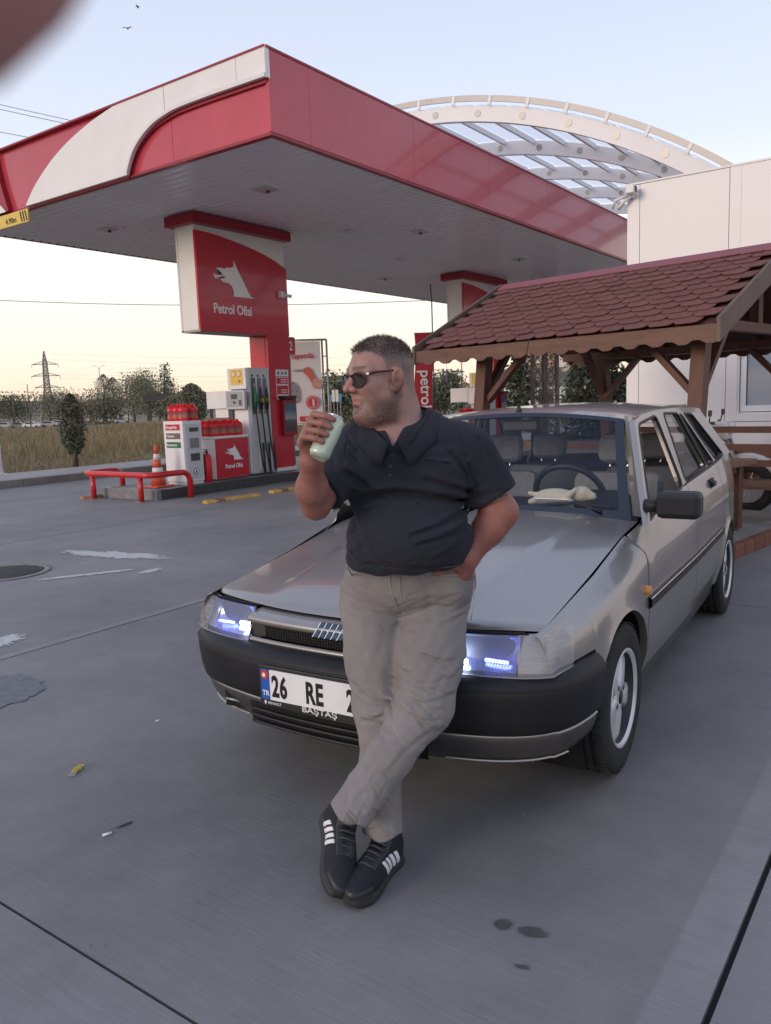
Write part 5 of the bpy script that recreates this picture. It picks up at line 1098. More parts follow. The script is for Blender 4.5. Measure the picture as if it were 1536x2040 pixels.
def skin_mat():
    m = bpy.data.materials.new('skin'); m.use_nodes = True; N = m.node_tree.nodes; L = m.node_tree.links; b = N['Principled BSDF']
    a = N.new('ShaderNodeVertexColor'); a.layer_name = 'Col'; t = N.new('ShaderNodeTexCoord').outputs['Object']
    n = N.new('ShaderNodeTexNoise'); n.inputs['Scale'].default_value = 45; n.inputs['Detail'].default_value = 5; L.new(t, n.inputs[0])
    r = N.new('ShaderNodeMapRange'); r.inputs[3].default_value = .72; r.inputs[4].default_value = 1.28; L.new(n.outputs['Fac'], r.inputs[0])
    v = N.new('ShaderNodeVectorMath'); v.operation = 'SCALE'; L.new(a.outputs['Color'], v.inputs[0]); L.new(r.outputs[0], v.inputs['Scale']); L.new(v.outputs[0], b.inputs['Base Color'])
    b.inputs['Roughness'].default_value = .48; b.inputs['Specular IOR Level'].default_value = .45; b.inputs['Subsurface Weight'].default_value = .06; b.inputs['Subsurface Radius'].default_value = (.012,.005,.003); b.inputs['Subsurface Scale'].default_value = 1.
    f = N.new('ShaderNodeTexNoise'); f.inputs['Scale'].default_value = 350; L.new(t, f.inputs[0]); b1 = N.new('ShaderNodeBump'); b1.inputs['Strength'].default_value = .45; b1.inputs['Distance'].default_value = .0015; L.new(f.outputs['Fac'], b1.inputs['Height']); L.new(b1.outputs[0], b.inputs['Normal'])
    return m
SKIN = skin_mat(); SKC = np.array([.335,.188,.158]); SKARM = np.array([.270,.115,.090])
# ---- head frame: x face forward, y his left, z up
hd = np.array([-.850,-.525,-.035]); hd /= np.linalg.norm(hd); hup = np.array([.03,.02,1.0]); hl_ = np.cross(hup,hd); hl_ /= np.linalg.norm(hl_); hup = np.cross(hd,hl_)
HC = vat(757,756,2.42); HR = np.stack([hd,hl_,hup],1)     # columns
def H2V(p): return HC+HR@np.array(p,float)
def head_local(X,Y,Z):
    x,y,z = X-HC[0],Y-HC[1],Z-HC[2]; return [HR[0,i]*x+HR[1,i]*y+HR[2,i]*z for i in range(3)]
def head_sdf(X,Y,Z):
    x,y,z = head_local(X,Y,Z); ay = np.abs(y)
    d = ell(x,y,z,(-.012,0,.040),(.101,.078,.084))
    d = smin(d, ell(x,y,z,(.018,0,-.030),(.074,.062,.090)), .04)
    d = smin(d, ell(x,ay,z,(.014,.038,-.060),(.048,.032,.048)), .03)
    d = smin(d, ell(x,y,z,(.058,0,-.098),(.034,.038,.024)), .028)
    d = smin(d, ell(x,y,z,(.020,0,-.112),(.060,.058,.030)), .035)
    d = smin(d, ell(x,ay,z,(.060,.040,-.012),(.030,.026,.026)), .025)                # cheekbones
    d = smin(d, cap(x,ay,z,(.080,.006,.030),(.068,.050,.030),.014,.012), .022)       # brow
    d = smax(d, -ell(x,ay,z,(.098,.034,.008),(.020,.020,.013)), .016)                # eye sockets
    d = smin(d, ell(x,ay,z,(.072,.033,.007),(.015,.016,.013)), .006)                 # lids
    d = smin(d, cap(x,y,z,(.083,0,.022),(.117,0,-.022),.0085,.0110), .014)            # nose
    d = smin(d, ell(x,ay,z,(.098,.0135,-.025),(.014,.010,.010)), .008)
    d = smin(d, cap(x,ay,z,(.092,0,-.0515),(.081,.022,-.0560),.0090,.005), .010)     # lips
    d = smin(d, cap(x,ay,z,(.090,0,-.0690),(.079,.019,-.0655),.0098,.005), .010)
    d = smax(d, -cap(x,ay,z,(.105,0,-.0602),(.088,.026,-.0605),.0040,.0020), .005)
    d = smax(d, -cap(x,y,z,(.098,0,-.085),(.094,0,-.083),.012,.010), .014)           # dent above the chin
    # ears
    e = ell(x,ay,z,(-.010,.083,.000),(.021,.010,.034)); e = smax(e, -ell(x,ay,z,(-.006,.095,.002),(.012,.011,.021)), .006); e = smin(e, ell(x,ay,z,(-.003,.080,-.030),(.009,.007,.010)), .010)
    d = smin(d, e, .008)
    return d
NB = vat(795,880,2.46)        # neck root
def headneck(X,Y,Z):
    d = head_sdf(X,Y,Z); a = H2V((-.030,0,-.055))
    n = cap(X,Y,Z,a,NB,.060,.074); n = smin(n, cap(X,Y,Z,H2V((-.065,0,-.02)),NB+np.array([.03,.03,-.02]),.040,.062), .05)
    d = smin(d,n,.035)
    d = smin(d, ell(X,Y,Z,(.05,2.445,1.255),(.165,.125,.12)), .05)      # upper chest seen in the neck opening
    d = smin(d, cap(X,Y,Z,NB,(.17,2.46,1.315),.055,.045), .05); d = smin(d, cap(X,Y,Z,NB,(-.05,2.44,1.315),.055,.045), .05)
    return d
V,F = surface_nets(headneck, (-.20,2.24,1.15), (.30,2.64,1.68), .0033)
L_ = (V-HC)@HR; lx,ly,lz = L_[:,0],L_[:,1],L_[:,2]; aly = np.abs(ly)
def nz3(P,s): return (np.sin(P[:,0]*s+1.3*np.sin(P[:,1]*s*1.7))+np.sin(P[:,1]*s*1.3+2)+np.sin(P[:,2]*s*1.1+np.sin(P[:,0]*s*.7)))/3
def sstep(a,b,x): t = np.clip((x-a)/(b-a),0,1); return t*t*(3-2*t)
jig = nz3(V,90)*.006
hairline = .062+.022*sstep(.02,.09,-lx*0+aly*0)           # forehead line height
side = sstep(.050,.074,aly)
front = np.where(lx > .0, .066-.40*np.clip(aly-.052,0,.05)*0, 0)
# hair: above a line that runs over the forehead, dips at the temple and falls behind the ear
zline = np.where(lx > .062, .082, np.where(lx > .030, .082-(.062-lx)/.032*.020, np.where(lx > .008, .062-(.030-lx)/.022*.075, np.where(lx > -.022, .030, .030-(-.022-lx)/.05*.085))))
zline = np.maximum(zline,-.062)
hmask = sstep(-.006,.010,lz-zline+jig)*(1-sstep(.2,.3,-lz))
hmask *= sstep(-.075,-.045,lz)
fade = sstep(-.02,.075,lz)                                  # shaved low on the sides, longer on top
HAIRC = np.array([.135,.108,.095]); 
col = np.tile(SKC,(len(V),1))
hm = (hmask*(.42+.42*fade))[:,None]; col = col*(1-hm)+HAIRC*hm
bm_ = sstep(-.026,-.075,lz-.30*np.clip(lx-.03,0,.06)+1.5*jig)*sstep(-.150,-.112,lz)*sstep(-.034,.004,lx)*(1-.35*sstep(.045,.085,lx))
bm_ = np.maximum(bm_, sstep(.012,-.006,lz)*sstep(-.036,-.02,lz*0+lx)*sstep(.022,.006,lx)*(lz > -.06)*.9)         # sideburn
bm_ = np.maximum(bm_, sstep(-.030,-.036,lz)*sstep(.074,.080,lx)*sstep(.030,.020,aly)*(lz > -.052)*.8)             # moustache
lip = sstep(.024,.018,aly)*sstep(-.0755,-.071,lz)*sstep(-.0445,-.050,lz)*sstep(.079,.084,lx)
bm_ *= (1-lip); bm_ *= sstep(-.145,-.125,lz)
cheek = sstep(.010,.045,lx)*sstep(-.075,-.030,lz); bm_ *= (1-.75*cheek)
BEARD = np.array([.070,.048,.042]); b3 = (bm_*.66)[:,None]; col = col*(1-b3)+BEARD*b3
col = col*(1-.55*lip[:,None])+np.array([.36,.10,.095])*.55*lip[:,None]
brow = sstep(.007,.003,np.abs(lz-.036+.10*(aly-.03)*0))*sstep(.008,.014,aly)*sstep(.062,.052,aly)*(lx > .04); col = col*(1-.8*brow[:,None])+np.array([.055,.036,.030])*.8*brow[:,None]
earm = sstep(.077,.085,aly)*(np.abs(lz) < .045); col *= (1+np.outer(earm,[.15,-.05,-.08])); nos = sstep(.094,.108,lx)*(lz < .0)*(lz > -.04); col *= (1+np.outer(nos,[.12,-.06,-.06]))
parts = [(V,F,col)]
headV,headF,hairW,beardW = V,F,hmask*fade,bm_
# ---- arms and hands
ELR, WRR = vat(629,1002,2.27), vat(621,917,2.155)
CA,CB = vat(633,913,2.085), vat(669,832,2.125); cax = (CB-CA)/np.linalg.norm(CB-CA); CC = (CA+CB)/2
e2 = np.array([0,-1.,0]); e2 -= cax*(e2@cax); e2 /= np.linalg.norm(e2); e1 = np.cross(cax,e2); e1 = e1 if e1[0] < 0 else -e1
def can_pt(t,th,r): th = R_(th); return CC+cax*t+(e1*math.cos(th)+e2*math.sin(th))*r
FINGERS = []
for k,(t,ln) in enumerate(((.040,1.0),(.0175,1.06),(-.005,1.0),(-.026,.86))):
    FINGERS.append([can_pt(t-.006,-28,.062),can_pt(t,16,.0565*1.0),can_pt(t+.002,56,.0430),can_pt(t+.002,56+32*ln,.0375)])
THUMB = [can_pt(-.030,-50,.055),can_pt(.000,-72,.048),can_pt(.030,-92,.0385)]
def rarm(X,Y,Z):
    sh = (-.085,2.43,1.315)
    d = cap(X,Y,Z,sh,ELR,.060,.043); fm_ = ELR+(WRR-ELR)*.35+np.array([-.006,-.004,0]); d = smin(d, cap(X,Y,Z,ELR,fm_,.039,.0415), .022); d = smin(d, cap(X,Y,Z,fm_,WRR,.0405,.0275), .03); d = smin(d, ell(X,Y,Z,ELR+np.array([0,.012,-.022]),(.030,.028,.026)), .02)
    pc = sum(f[0] for f in FINGERS)/4; q = WRR+(pc-WRR)*.50
    p = cap(X,Y,Z,WRR,q,.028,.024)
    for f in FINGERS: p = smin(p, cap(X,Y,Z,q,f[0],.018,.0125), .016)
    d = smin(d,p,.02)
    h = None
    for f in FINGERS:
        g = cap(X,Y,Z,f[0],f[1],.0108,.0100); g = smin(g, cap(X,Y,Z,f[1],f[2],.0100,.0088), .003); g = smin(g, cap(X,Y,Z,f[2],f[3],.0088,.0078), .003); h = g if h is None else smin(h,g,.0012)
    d = smin(d,h,.010)
    th = cap(X,Y,Z,q,THUMB[0],.019,.015); th = smin(th,cap(X,Y,Z,THUMB[0],THUMB[1],.014,.012),.008); th = smin(th,cap(X,Y,Z,THUMB[1],THUMB[2],.012,.0095),.006)
    return smin(d,th,.010)
V,F = surface_nets(rarm, (-.30,2.02,1.07), (.0,2.52,1.47), .0034); parts.append((V,F,np.tile(SKARM*1.02,(len(V),1))))
ELL_ = vat(997,1020,2.44)
LH,LK,LA = vat(868,1200,2.53), vat(846,1405,2.375), vat(703,1612,2.235)
RH,RK,RA = vat(742,1200,2.55), vat(756,1405,2.475), vat(762,1650,2.345)
# ---- hair and beard strands
HAIRM = mat('hair', (.125,.096,.080), .6, var=.2, scale=40); BEARDM = mat('beard_hair', (.055,.038,.032), .6, var=.2, scale=40)
def strands(name, Wt, n, ln_fn, comb, m, wd):
    nrm = np.zeros_like(headV); t = headF
    fnm = np.cross(headV[t[:,2]]-headV[t[:,0]], headV[t[:,3]]-headV[t[:,1]])
    for k in range(4): np.add.at(nrm, t[:,k], fnm)
    nrm /= np.linalg.norm(nrm,axis=1)[:,None]+1e-12
    p = Wt/Wt.sum(); ix = rng.choice(len(headV), n, p=p); P = headV[ix]+rng.normal(0,.0014,(n,3)); Nn = nrm[ix]
    if (Nn*(P-P.mean(0))).sum() < 0: Nn = -Nn
    ln = ln_fn(((P-HC)@HR))*rng.uniform(.6,1.2,n); D = Nn+ (HR@np.array(comb))[None,:]+rng.normal(0,.30,(n,3)); D /= np.linalg.norm(D,axis=1)[:,None]
    S = np.cross(D, rng.normal(0,1,(n,3))); S /= np.linalg.norm(S,axis=1)[:,None]
    A = P-Nn*.001; Mid = A+D*(ln*.55)[:,None]; T = A+D*ln[:,None]+(HR@np.array(comb))[None,:]*(ln*.35)[:,None]
    V = np.stack([A-S*wd,A+S*wd,Mid+S*wd*.8,Mid-S*wd*.8,T],1).reshape(-1,3); b = np.arange(n)*5
    F = np.concatenate([np.c_[b,b+1,b+2,b+3]]); F3 = np.c_[b+3,b+2,b+4]
    me = bpy.data.meshes.new(name); me.from_pydata((V-MB0).tolist(), [], F.tolist()+F3.tolist()); me.materials.append(m); me.update(); return link(name, me, man)
strands('hair', np.clip(hairW,0,1)**1.2+hmask*.10, 7000, lambda q: .0018+.009*sstep(.045,.085,q[:,2])+.007*sstep(.03,.08,q[:,0])*sstep(.05,.08,q[:,2]), (.35,0,.25), HAIRM, .00055)
strands('beard', bm_**1.3, 8000, lambda q: .0012+.0016*sstep(-.04,-.10,q[:,2]), (.25,0,-.5), BEARDM, .00045)
def arm_hair(V,F,a,b,n):
    global headV, headF
    sv = (headV,headF); headV,headF = V,F
    d = (b-a)/np.linalg.norm(b-a); t = (V-a)@d/np.linalg.norm(b-a); Wt = ((t > .05) & (t < .95)).astype(float)+1e-9; q = HC.copy()
    o = strands('arm_hair', Wt, n, lambda q: np.full(len(q),.007), (0,0,0), HAIRM, .00022); headV,headF = sv; return o
# ---- sunglasses
gl = obj('sunglasses', MB(), BLACKP, man)
FRM = mat('glasses_frame', (.035,.018,.016), .3, var=.1); LNS = mat('glasses_lens', (.020,.017,.020), .15, var=0, spec=.35)
def hv(p): return tuple(H2V(p)-MB0)
for s in (1,-1):
    cy_ = s*.0345; P = []
    for k in range(20):
        a = 2*math.pi*k/20; ry = .0295*(1+.10*math.cos(2*a)-.05*math.sin(a)); rz2 = .0255 if math.sin(a) < 0 else .0160
        y = cy_+ry*math.cos(a); P.append((.1015-.30*max(0,abs(y)-.012)**1.35*2.2+.0, y, .006+rz2*math.sin(a)))
    obj('lens', MB().add([hv(q) for q in P],[tuple(range(20))]), LNS, gl, fix=False); obj('rim', MB().tube([hv(q) for q in P+[P[0]]],.0024,6,cap=False), FRM, gl)
    obj('temple', MB().tube([hv((.078,s*.064,.018)),hv((.060,s*.078,.021)),hv((.020,s*.0835,.022)),hv((-.006,s*.0835,.025)),hv((-.022,s*.086,.010))],[.0042,.0034,.0026,.0028,.0024],6), FRM, gl)
    obj('hinge', MB().box((-.004,-.004,-.003),(.004,.004,.003)).xform(Matrix.Translation(hv((.080,s*.064,.018)))), CHR, gl)
obj('bridge', MB().tube([hv((.104,.012,.014)),hv((.108,0,.018)),hv((.104,-.012,.014))],.0026,6), FRM, gl)
# ---- shirt
def px2(x0,y0,dep=2.30): return vat(x0,y0,dep)
def fold(X,Y,Z,pts,amp,w,dep=2.30,ylim=9):
    P = [vat(a,b,dep) for a,b in pts]; best = None
    if np.size(X) > 200:
        m = (X > min(q[0] for q in P)-3*w) & (X < max(q[0] for q in P)+3*w) & (Z > min(q[2] for q in P)-3*w) & (Z < max(q[2] for q in P)+3*w) & (Y < ylim)
        out = np.zeros_like(X)
        if m.any():
            xs_,zs_ = X[m],Z[m]
            for a,b in zip(P[:-1],P[1:]):
                dx,dz = b[0]-a[0],b[2]-a[2]; L = dx*dx+dz*dz+1e-9; t = np.clip(((xs_-a[0])*dx+(zs_-a[2])*dz)/L,0,1)
                q = (xs_-a[0]-t*dx)**2+(zs_-a[2]-t*dz)**2; best = q if best is None else np.minimum(best,q)
            out[m] = amp*np.exp(-best/(w*w))
        return out
    for a,b in zip(P[:-1],P[1:]):
        dx,dz = b[0]-a[0],b[2]-a[2]; L = dx*dx+dz*dz+1e-9; t = np.clip(((X-a[0])*dx+(Z-a[2])*dz)/L,0,1)
        q = (X-a[0]-t*dx)**2+(Z-a[2]-t*dz)**2; best = q if best is None else np.minimum(best,q)
    return amp*np.exp(-best/(w*w))*(Y < ylim)
SHF = [([(716,992),(750,984),(788,980),(840,984),(885,992),(930,1004)],.010,.010),([(700,1012),(760,1000),(830,1000),(900,1012)],-.005,.014),
 ([(930,1020),(870,1045),(820,1060)],.006,.008),([(935,1045),(880,1068),(830,1078)],.005,.008),([(940,985),(890,968),(850,955)],.006,.009),([(700,1030),(715,1060),(722,1090)],.005,.008),([(690,940),(720,960),(750,985)],.006,.009),
 ([(700,905),(735,925),(775,935)],.004,.010),([(905,905),(930,945),(940,985)],.007,.010),([(838,918),(895,920)],-.003,.006),([(740,1120),(820,1128),(900,1126)],.004,.008),([(705,1105),(760,1118)],.005,.009),([(690,1115),(702,1128)],.006,.008),
 ([(960,880),(975,930),(985,975)],.005,.010),([(940,930),(955,975)],.005,.009),([(1000,985),(960,992)],.003,.008),([(660,900),(672,950),(668,985)],.006,.009),([(690,868),(700,885),(712,900)],.005,.006),([(735,868),(745,885)],.004,.005),
 ([(925,1060),(900,1090),(870,1105)],.004,.008),([(850,880),(900,890)],.003,.012),([(728,1075),(735,1100)],.003,.007)]
_r2 = random.Random(5)
def small_folds(regions):
    out = []
    for (x0,y0,x1,y1,n,ang,ln,amp,w) in regions:
        for _ in range(n):
            a = R_(ang+_r2.uniform(-22,22)); cx_,cy_ = _r2.uniform(x0,x1),_r2.uniform(y0,y1); l = ln*_r2.uniform(.5,1.2); bx_,by_ = math.cos(a)*l/2,math.sin(a)*l/2
            out.append(([(cx_-bx_,cy_-by_),(cx_+_r2.uniform(-3,3),cy_+_r2.uniform(-4,4)),(cx_+bx_,cy_+by_)],amp*_r2.uniform(.5,1.2),w*_r2.uniform(.8,1.2)))
    return out
SHF2 = small_folds([(700,985,935,1015,9,5,70,.0030,.0055),(850,1010,940,1110,9,-22,60,.0026,.0055),(695,1020,760,1110,8,60,50,.0026,.005),(890,890,945,980,7,55,50,.003,.0055),(690,880,740,980,7,35,50,.003,.0055),(950,880,1010,1000,7,70,45,.0026,.0055),(700,1105,930,1130,8,4,50,.0022,.005),(650,880,685,980,6,80,45,.003,.005)])
JFL2 = small_folds([(800,1170,940,1260,14,-12,75,.0030,.0055),(690,1150,790,1250,10,20,60,.0028,.0055),(800,1290,910,1400,12,14,70,.0028,.0055),(790,1380,880,1460,12,35,55,.0034,.0055),(705,1370,780,1450,12,10,45,.0036,.0052),(690,1540,780,1640,14,60,45,.0036,.0052),(700,1480,820,1560,8,-50,60,.0026,.0060),(755,1560,790,1670,7,70,40,.0034,.005),(690,1250,790,1370,8,60,60,.0022,.006)])
SRE = ELR+(np.array([-.085,2.43,1.315])-ELR)*.22      # right sleeve end
SLE = ELL_+(np.array([.275,2.46,1.275])-ELL_)*.32
def shirt(X,Y,Z, infl=0., folds=True):
    d = ell(X,Y,Z,(.065,2.435,1.245),(.185,.130,.150))
    d = smin(d, ell(X,Y,Z,(-.030,2.385,1.215),(.090,.085,.085)), .06); d = smin(d, ell(X,Y,Z,(.145,2.385,1.205),(.095,.085,.085)), .06)
    d = smin(d, ell(X,Y,Z,(.072,2.405,1.050),(.194,.178,.130)), .045)
    d = smin(d, ell(X,Y,Z,(.066,2.47,.965),(.194,.158,.085)), .06)
    d = smin(d, cap(X,Y,Z,(-.075,2.44,1.318),(.235,2.455,1.292),.062,.070), .05)
    d = smin(d, cap(X,Y,Z,(.10,2.48,1.375),(.22,2.46,1.315),.052,.06), .05); d = smin(d, cap(X,Y,Z,(.02,2.47,1.37),(-.06,2.45,1.33),.04,.05), .05)
    a = np.array([.262,2.455,1.275]); d = smin(d, cap(X,Y,Z,a,SLE,.086,.080), .045)
    a2 = np.array([-.080,2.43,1.305]); d = smin(d, cap(X,Y,Z,a2,SRE,.074,.066), .035)
    for pts,amp,w in SHF if folds else []: d = d+fold(X,Y,Z,pts,amp*1.5,w*1.0,2.30,2.46)-fold(X,Y,Z,[(a,b-9) for a,b in pts],amp*1.0,w*1.2,2.30,2.46)
    for pts,amp,w in SHF2 if folds else []: d = d+fold(X,Y,Z,pts,amp,w,2.30,2.46)-fold(X,Y,Z,[(a,b-6) for a,b in pts],amp*.7,w,2.30,2.46)
    d = d+.0014*np.sin(X*46+8*np.sin(Z*11))*np.sin(Z*38+5*np.sin(X*13+1))*(Y < 2.5)
    # hem cut
    hem = (.944-Z)+.05*(X-.07)+.004*np.sin(X*60); d = smax(d, hem, .010)
    # neck opening
    hw = (Z-1.318)*.50; v = np.maximum(np.abs(X-(.028+.12*(Z-1.318)))-hw, Y-2.44); d = smax(d, -v, .006)
    nk = cap(X,Y,Z,NB+np.array([0,0,-.03]),H2V((-.05,0,-.06)),.083,.075); d = smax(d, -nk, .008)
    # sleeve ends
    for s0,e0 in ((a,SLE),(a2,SRE)):
        n = (e0-s0)/np.linalg.norm(e0-s0); pl = (X-e0[0])*n[0]+(Y-e0[1])*n[1]+(Z-e0[2])*n[2]
        near = np.sqrt((X-e0[0])**2+(Y-e0[1])**2+(Z-e0[2])**2)-.16
        d = np.where(near < 0, smax(d, np.where(near < -.02, pl-.012, -1), .006), d) if s0 is a else np.where((X < -.085) & (near < 0), smax(d, pl-.012, .006), d)
    return d-infl
V,F = surface_nets(shirt, (-.29,2.12,.90), (.46,2.70,1.47), .0042)
sh = np_obj('polo_shirt', V, F, SHIRT, man)
# collar: folded band round the neck opening
def collar(s_, t):
    th = s_*math.pi; fw = max(0,math.cos(th))**1.6; sg = math.sin(th)      # th 0 at the front point, +-pi at the nape
    I = np.array([.050+.080*sg-.020*fw, 2.462-(.082+.066*fw)*math.cos(th), 1.408-.012*math.cos(th)-.080*fw])
    o = np.array([(1 if s_ > 0 else -1)*max(abs(sg),.75*fw), -math.cos(th)*(.55+.25*fw), 0]); o /= np.linalg.norm(o)+1e-9
    if t < .4: u = t/.4; p = I+np.array([0,0,-.016+.034*u])+o*.004*u
    else: u = (t-.4)/.6; p = I+np.array([0,0,.018-(.052+.012*fw)*u])+o*(.006+.040*u)+np.array([0,-.004*fw,0])
    for _ in range(10):
        v = float(shirt(*[np.array([c]) for c in p],folds=False)[0])
        if v > .0050: break
        p = p+(o*.6+np.array([0,-.5*fw,.55]))*.003
    return tuple(p-MB0)
co = obj('collar', MB().grid(collar, list(np.linspace(.035,1,30)), [0,.2,.36,.4,.46,.6,.8,1.0]).grid(collar, list(np.linspace(-1,-.035,30)), [0,.2,.36,.4,.46,.6,.8,1.0]), SHIRT, sh); q = co.modifiers.new('s','SOLIDIFY'); q.thickness = .0028
def on_front(px,py,f,lo=2.15,hi=2.62):     # first surface of a field seen from the camera at a spot of the photograph
    ys = np.linspace(lo,hi,400); P = np.array([vat(px,py,y) for y in ys]); v = f(P[:,0],P[:,1],P[:,2]); i = np.argmax(v < 0); return P[i]
pk = [on_front(a,b,shirt)+np.array([0,-.0015,0]) for a,b in ((783,888),(780,905),(778,925),(777,942))]
obj('placket', MB().grid(lambda i,t: tuple(pk[int(i)]-MB0+np.array([t*.013,-.001*(1-abs(t)),0])), [0,1,2,3], [-1,-.5,0,.5,1]), SHIRT, sh)
for p in pk[1:]: obj('button', MB().tube([tuple(p-MB0+np.array([0,-.003,-.006])),tuple(p-MB0+np.array([0,-.0005,-.006]))],.0048,10), mat('button_navy',(.03,.033,.045),.3,var=0), sh)
def strip_on(name, pts, f, w, m, parent, lift=.002):
    P = [on_front(a,b,f)-MB0+np.array([0,-lift,0]) for a,b in pts]; return obj(name, MB().tube([tuple(p) for p in smooth_poly([tuple(p) for p in P],3,False)],w,5), m, parent)
STI = mat('navy_stitch',(.045,.048,.060),.8,var=.1)
strip_on('hem_stitch', [(705,1122),(760,1130),(820,1133),(880,1131),(925,1126)], shirt, .0012, STI, sh, .0005); strip_on('sleeve_stitch', [(940,1000),(965,997),(990,992),(1012,984)], shirt, .0012, STI, sh, .0005)
strip_on('pocket_welt', [(834,915),(860,916),(893,921)], shirt, .0035, SHIRT, sh)
strip_on('shoulder_seam', [(688,878),(684,905),(688,940),(694,965)], shirt, .0022, SHIRT, sh); strip_on('shoulder_seam', [(915,868),(925,905),(935,945)], shirt, .0022, SHIRT, sh)
# ---- jeans
CUFL = (LA-LK)/np.linalg.norm(LA-LK); CUFR = (RA-RK)/np.linalg.norm(RA-RK)
JFL = [([(795,1225),(760,1205),(700,1190)],.006,.008),([(797,1220),(850,1190),(930,1185)],.007,.008),([(800,1235),(860,1212),(940,1225)],.008,.009),([(820,1207),(880,1205),(945,1235)],-.005,.009),([(803,1262),(870,1255),(930,1240)],.004,.009),([(797,1160),(796,1200),(797,1232)],.006,.006),
 ([(690,1165),(730,1175),(775,1200)],.005,.009),([(700,1225),(745,1240),(790,1245)],.004,.010),([(800,1300),(850,1305),(905,1318)],.004,.009),([(808,1340),(850,1362),(900,1380)],.006,.009),([(800,1400),(840,1420),(870,1440)],.007,.010),([(815,1395),(835,1430),(850,1450)],-.005,.009),([(720,1395),(745,1405),(780,1410)],.008,.009),([(715,1420),(750,1428),(775,1420)],-.006,.009),
 ([(722,1445),(745,1440),(760,1432)],.007,.008),([(800,1280),(798,1330),(797,1370)],.004,.006),([(850,1440),(800,1470),(770,1500)],.004,.010),([(705,1560),(720,1590),(715,1610)],.008,.008),([(735,1570),(740,1610),(745,1640)],.006,.009),([(690,1575),(676,1600)],.006,.007),([(770,1600),(778,1640)],.006,.008),([(760,1640),(785,1652)],.006,.006),([(700,1590),(730,1620)],-.005,.008),
 ([(790,1140),(870,1150),(930,1155)],.003,.008),([(690,1140),(740,1150)],.004,.008),([(930,1330),(900,1350),(880,1345)],.004,.008)]
def jeans(X,Y,Z):
    d = ell(X,Y,Z,(.066,2.535,.885),(.204,.158,.115)); d = smin(d, ell(X,Y,Z,(.066,2.49,.975),(.186,.140,.07)), .05)
    d = smin(d, ell(X,Y,Z,(-.04,2.60,.83),(.11,.095,.11)), .05); d = smin(d, ell(X,Y,Z,(.17,2.60,.83),(.11,.095,.11)), .05)
    l = cap(X,Y,Z,LH,LH+(LK-LH)*.55,.108,.100); l = smin(l, cap(X,Y,Z,LH+(LK-LH)*.5,LK,.100,.084), .04)
    m1 = LK+(LA-LK)*.5; l = smin(l, cap(X,Y,Z,LK,m1,.080,.066), .04); l = smin(l, cap(X,Y,Z,m1,LA+CUFL*.04,.064,.064), .03)
    r = cap(X,Y,Z,RH,RH+(RK-RH)*.55,.106,.094); r = smin(r, cap(X,Y,Z,RH+(RK-RH)*.5,RK,.094,.080), .04)
    m2 = RK+(RA-RK)*.5; r = smin(r, cap(X,Y,Z,RK,m2,.076,.062), .04); r = smin(r, cap(X,Y,Z,m2,RA+CUFR*.03,.060,.062), .03)
    d = smin(d, ell(X,Y,Z,(.205,2.455,.885),(.070,.060,.075)), .05)
    for pts,amp,w in JFL:
        g_ = fold(X,Y,Z,pts,amp*.85,w*1.0,2.36,2.52)-fold(X,Y,Z,[(a,b-9) for a,b in pts],amp*.65,w*1.2,2.36,2.52); l = l+g_; r = r+g_*.8
    for pts,amp,w in JFL2:
        g_ = fold(X,Y,Z,pts,amp*.8,w,2.36,2.52)-fold(X,Y,Z,[(a,b-6) for a,b in pts],amp*.55,w,2.36,2.52); l = l+g_; r = r+g_*.8; d = d+g_*.6
    pl = (X-LA[0])*CUFL[0]+(Y-LA[1])*CUFL[1]+(Z-LA[2])*CUFL[2]-.030+.012*np.sin(X*50); l = smax(l, pl, .006)
    pr = (X-RA[0])*CUFR[0]+(Y-RA[1])*CUFR[1]+(Z-RA[2])*CUFR[2]-.022+.010*np.sin(X*55+1); r = smax(r, pr, .006)
    leg = smin(l, r, .010); d = smin(d, l, .035); d = smin(d, r, .035); d = smin(d, leg, .008)
    d = d+.0016*np.sin(X*52+6*np.sin(Z*14))*np.sin(Z*33+5*np.sin(X*17+1))*(Y < 2.6)
    d = smax(d, Z-.985, .008)
    return d
def yj(px,py): return on_front(px,py,jeans,2.15,2.75)[1]
YP = yj(925,1142); WRL = vat(930,1114,YP-.012)
TH = [vat(916,1124,YP-.014),vat(890,1132,yj(890,1136)-.010),vat(868,1142,yj(868,1145)-.006)]
def larm(X,Y,Z):
    sh = (.268,2.46,1.255); d = cap(X,Y,Z,sh,ELL_,.056,.050)
    m = ELL_+(WRL-ELL_)*.35; d = smin(d, cap(X,Y,Z,ELL_,m,.050,.047), .03); d = smin(d, cap(X,Y,Z,m,WRL,.047,.032), .03)
    pl = vat(905,1168,YP+.070); d = smin(d, cap(X,Y,Z,WRL,pl,.033,.036), .02); d = smin(d, cap(X,Y,Z,vat(924,1134,YP+.010),vat(912,1172,YP+.065),.026,.022), .02)
    t = cap(X,Y,Z,TH[0],TH[1],.017,.0125); t = smin(t, cap(X,Y,Z,TH[1],TH[2],.0125,.0095), .006); d = smin(d,t,.014)
    for k in range(4): a = vat(885+k*12,1180,YP+.075); d = smin(d, cap(X,Y,Z,a,a+np.array([-.02,.01,-.08]),.0115,.009), .006)
    return d
V,F = surface_nets(larm, (.05,2.15,.82), (.46,2.60,1.42), .0038); parts.append((V,F,np.tile(SKARM*np.array([1.08,.98,.95]),(len(V),1))))
